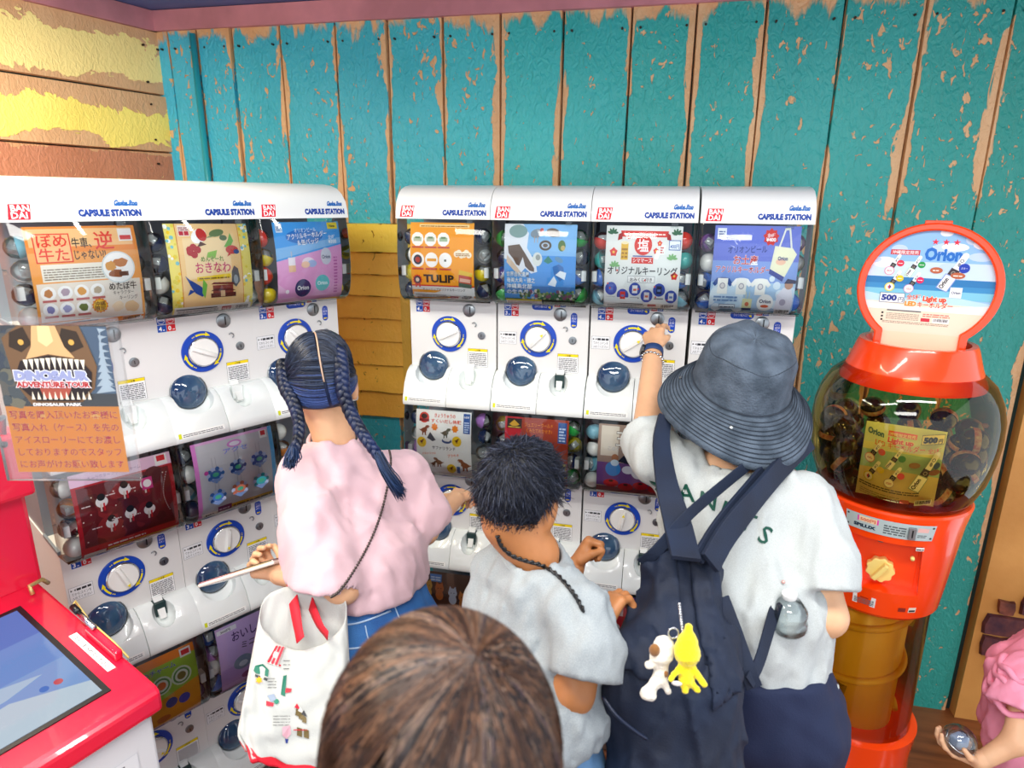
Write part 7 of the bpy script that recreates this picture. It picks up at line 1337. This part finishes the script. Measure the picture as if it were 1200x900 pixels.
pants(e, F, lg, mat('black_trousers', '1c1c20', .85), (.10, .075, .065), name='trousers')
for l in lg: shoe(e, np.array([l[2][0], l[2][1], 0]), ff, mat('black_shoe', '16161a', .6), .95)
f, s, u = ffr; hc = F['head']+u*.012-f*.01; hr = np.array([.104, .112, .120])
g = Grid(hc-np.array([.17, .17, .30]), hc+.15, .006); D = d_ell(g, hc, hr*.96, (s, f, u)); D = smin(D, d_slab(g, hc-f*.01, hc-f*.03-np.array([0, 0, .2]), (.098, .085), (.115, .07), s), .03); D = smax(D, d_plane(g, hc+f*.055-u*.0, nv(f*.9-u*.45)), .012)
me = nets(seal(g, D), 'hair', mat('brown_hair_mass', '2c1a12', .5, bump=.5, bscale=80, stretch=(1, 1, .1))); shift(me, e.location); hair = link('hair', me, e)
cr = nv(u*.9-f*.32+s*.30); ps, cs = [], []; pals = [(.028, .012, .008), (.06, .026, .014), (.115, .055, .03), (.014, .009, .010), (.16, .10, .07), (.045, .026, .034)]
t1 = nv(np.cross(cr, f)); t2 = np.cross(cr, t1)
for i in range(7500):
    az = RNG.uniform(0, 2*PI); a0 = RNG.uniform(0, .5)*RNG.uniform(.1, 1); j = RNG.uniform(0, .005); pts = []; Lh = RNG.uniform(.9, 1.15); wv = RNG.uniform(-.05, .05)
    tint = pals[int((math.sin(az*7)+math.sin(az*19+1))*1.2+2.6+RNG.normal()*.55) % 6]
    for t in np.linspace(0, 1, 9):
        a = a0+(1.62-a0)*min(1, t*1.7); azz = az+wv*t; d = cr*math.cos(a)+(t1*math.cos(azz)+t2*math.sin(azz))*math.sin(a); p = hc+s*(d@s)*(hr[0]+j)+f*(d@f)*(hr[1]+j)+u*(d@u)*(hr[2]+j)
        if t > .588: p = p-np.array([0, 0, (t-.588)*.42*Lh])-nv(d*[1, 1, 0])*.0*t
        pts.append(p)
    nk_ = [q for q, p in enumerate(pts) if (p-hc)@f > .062 and (p-hc)@u < .045]
    if nk_ and nk_[0] < 2: continue
    if nk_: pts = list(spline(pts[:nk_[0]+1], 9))
    ps.append(pts); b = RNG.uniform(.35, 1.25); cs.append(tuple(c*b for c in tint))
me = strands(ps, cs, .0013, 'hair_strands'); shift(me, e.location); tag(link('hair_strands', me, hair), kind='stuff')

# ============ child in pink at the right edge
Cc = dict(head=P(1262, 700, 1.60), shL=P(1206, 800, 1.60), shR=P(1325, 770, 1.55)); cf = nv([-.75, .35, 0]); 
pc = Cc['head']; Cc['shL'] = pc+np.array([-.06, -.09, -.17]); Cc['shR'] = pc+np.array([.04, .10, -.17]); Cc['neck'] = pc-np.array([0, 0, .115]); Cc['waist'] = pc-np.array([.02, 0, .40]); Cc['hip'] = pc-np.array([0, 0, .52])
cfr = frame_(nv([-.85, .5, 0]), .3); sC = nv(Cc['shR']-Cc['shL'])
cel, cwl = P(1192, 868, 1.58), P(1150, 892, 1.60)
e = thing('person', 'child in a ruffled pink top at the right edge holding a clear capsule', 'person', (Cc['hip'][0], Cc['hip'][1], 0))
Cc['shL'] = P(1202, 800, 1.62); cer, cwr = Cc['shR']-np.array([0, 0, .2]), P(1178, 905, 1.72)
chL = hand_cones(cwl, P(1118, 880, 1.62)-cwl, [0, .3, 1], [-.1, -1, .2], curl=(.4, .5, .4), k=.78); chR = hand_cones(cwr, P(1140, 888, 1.74)-cwr, [0, -.3, 1], [-.1, 1, .2], curl=(.4, .5, .4), k=.78)
body_mesh(e, Cc, cfr, SKIN, k=.75, hk=.88, arms=[((Cc['shL'], cel, cwl), (.032, .028, .02)), ((Cc['shR'], cer, cwr), (.032, .028, .02))], hands=[(cwl, cel, chL, .02), (cwr, cer, chR, .02)])
pm2 = mat('bright_pink_jersey', 'f29ab4', .8, bump=.3, bscale=60); ct_ = tee(e, 'pink_top', Cc, pm2, 0, (Cc['hip'], np.array([0, 0, -1.])), [((Cc['shL'], P(1190, 835, 1.60)), (.062, .066)), ((Cc['shR'], Cc['shR']-np.array([0, 0, .08])), (.055, .06))], k=.8, wid=(.125, .10, .12, .10), neck_r=.05, folds=.006, seed=51)
for q in range(4):
    c0 = Cc['shL']+np.array([0, 0, .035-.028*q]); obj('ruffle', MB().tube([Vector(c0+np.array([math.cos(a), math.sin(a), .18*math.sin(6*a)])*(.055+.006*q)*np.array([1, 1, .6]))-e.location for a in np.linspace(0, 2*PI, 50)[:-1]], .008, 8, closed=True), pm2, ct_, True)
lg = [(Cc['hip']+sC*q*.05, np.array([Cc['hip'][0], Cc['hip'][1], .28])+sC*q*.06, np.array([Cc['hip'][0], Cc['hip'][1], .06])+sC*q*.06) for q in (-1, 1)]
pants(e, Cc, lg, mat('rose_leggings', 'd8707c', .85), (.07, .05, .04), name='leggings', wid=(.12, .1))
for l in lg: shoe(e, np.array([l[2][0], l[2][1], 0]), cf, mat('white_sandal', 'ece8e4', .6), .72)
g = Grid(pc-.13, pc+.13, .0055); D = smax(d_ell(g, pc+np.array([0, 0, .015]), (.082, .092, .098)), d_plane(g, pc+cfr[0]*.04-cfr[2]*.01, nv(cfr[0]*.9-cfr[2]*.4)), .01); me = nets(seal(g, D), 'hair', mat('dark_child_hair', '1c1412', .4, bump=.6, bscale=110, stretch=(1, 1, .2))); shift(me, e.location); link('hair', me, e)
cl = thing('prize_capsule', 'large clear prize capsule held by the child in pink', 'capsule', tuple(P(1124, 868, 1.61))); r_ = .038
obj('clear_half', MB().sphere((0, 0, 0), r_, 24), clear('prize_clear', 'e8f0f6', 1, .03, .10), cl, True); obj('wrapped_toy', MB().box((0, 0, 0), (.034, .03, .028), Matrix.Rotation(.6, 3, 'Z')), mat('blue_grey_wrap', 'aab6c8', .4), cl, bevel=.005)
obj('seam_ring', MB().lathe([(r_, -.002), (r_+.001, -.002), (r_+.001, .002), (r_, .002)], (0, 0, 0), (.3, -.2, 1), 28, cap=False), MT['chrome'], cl, True)
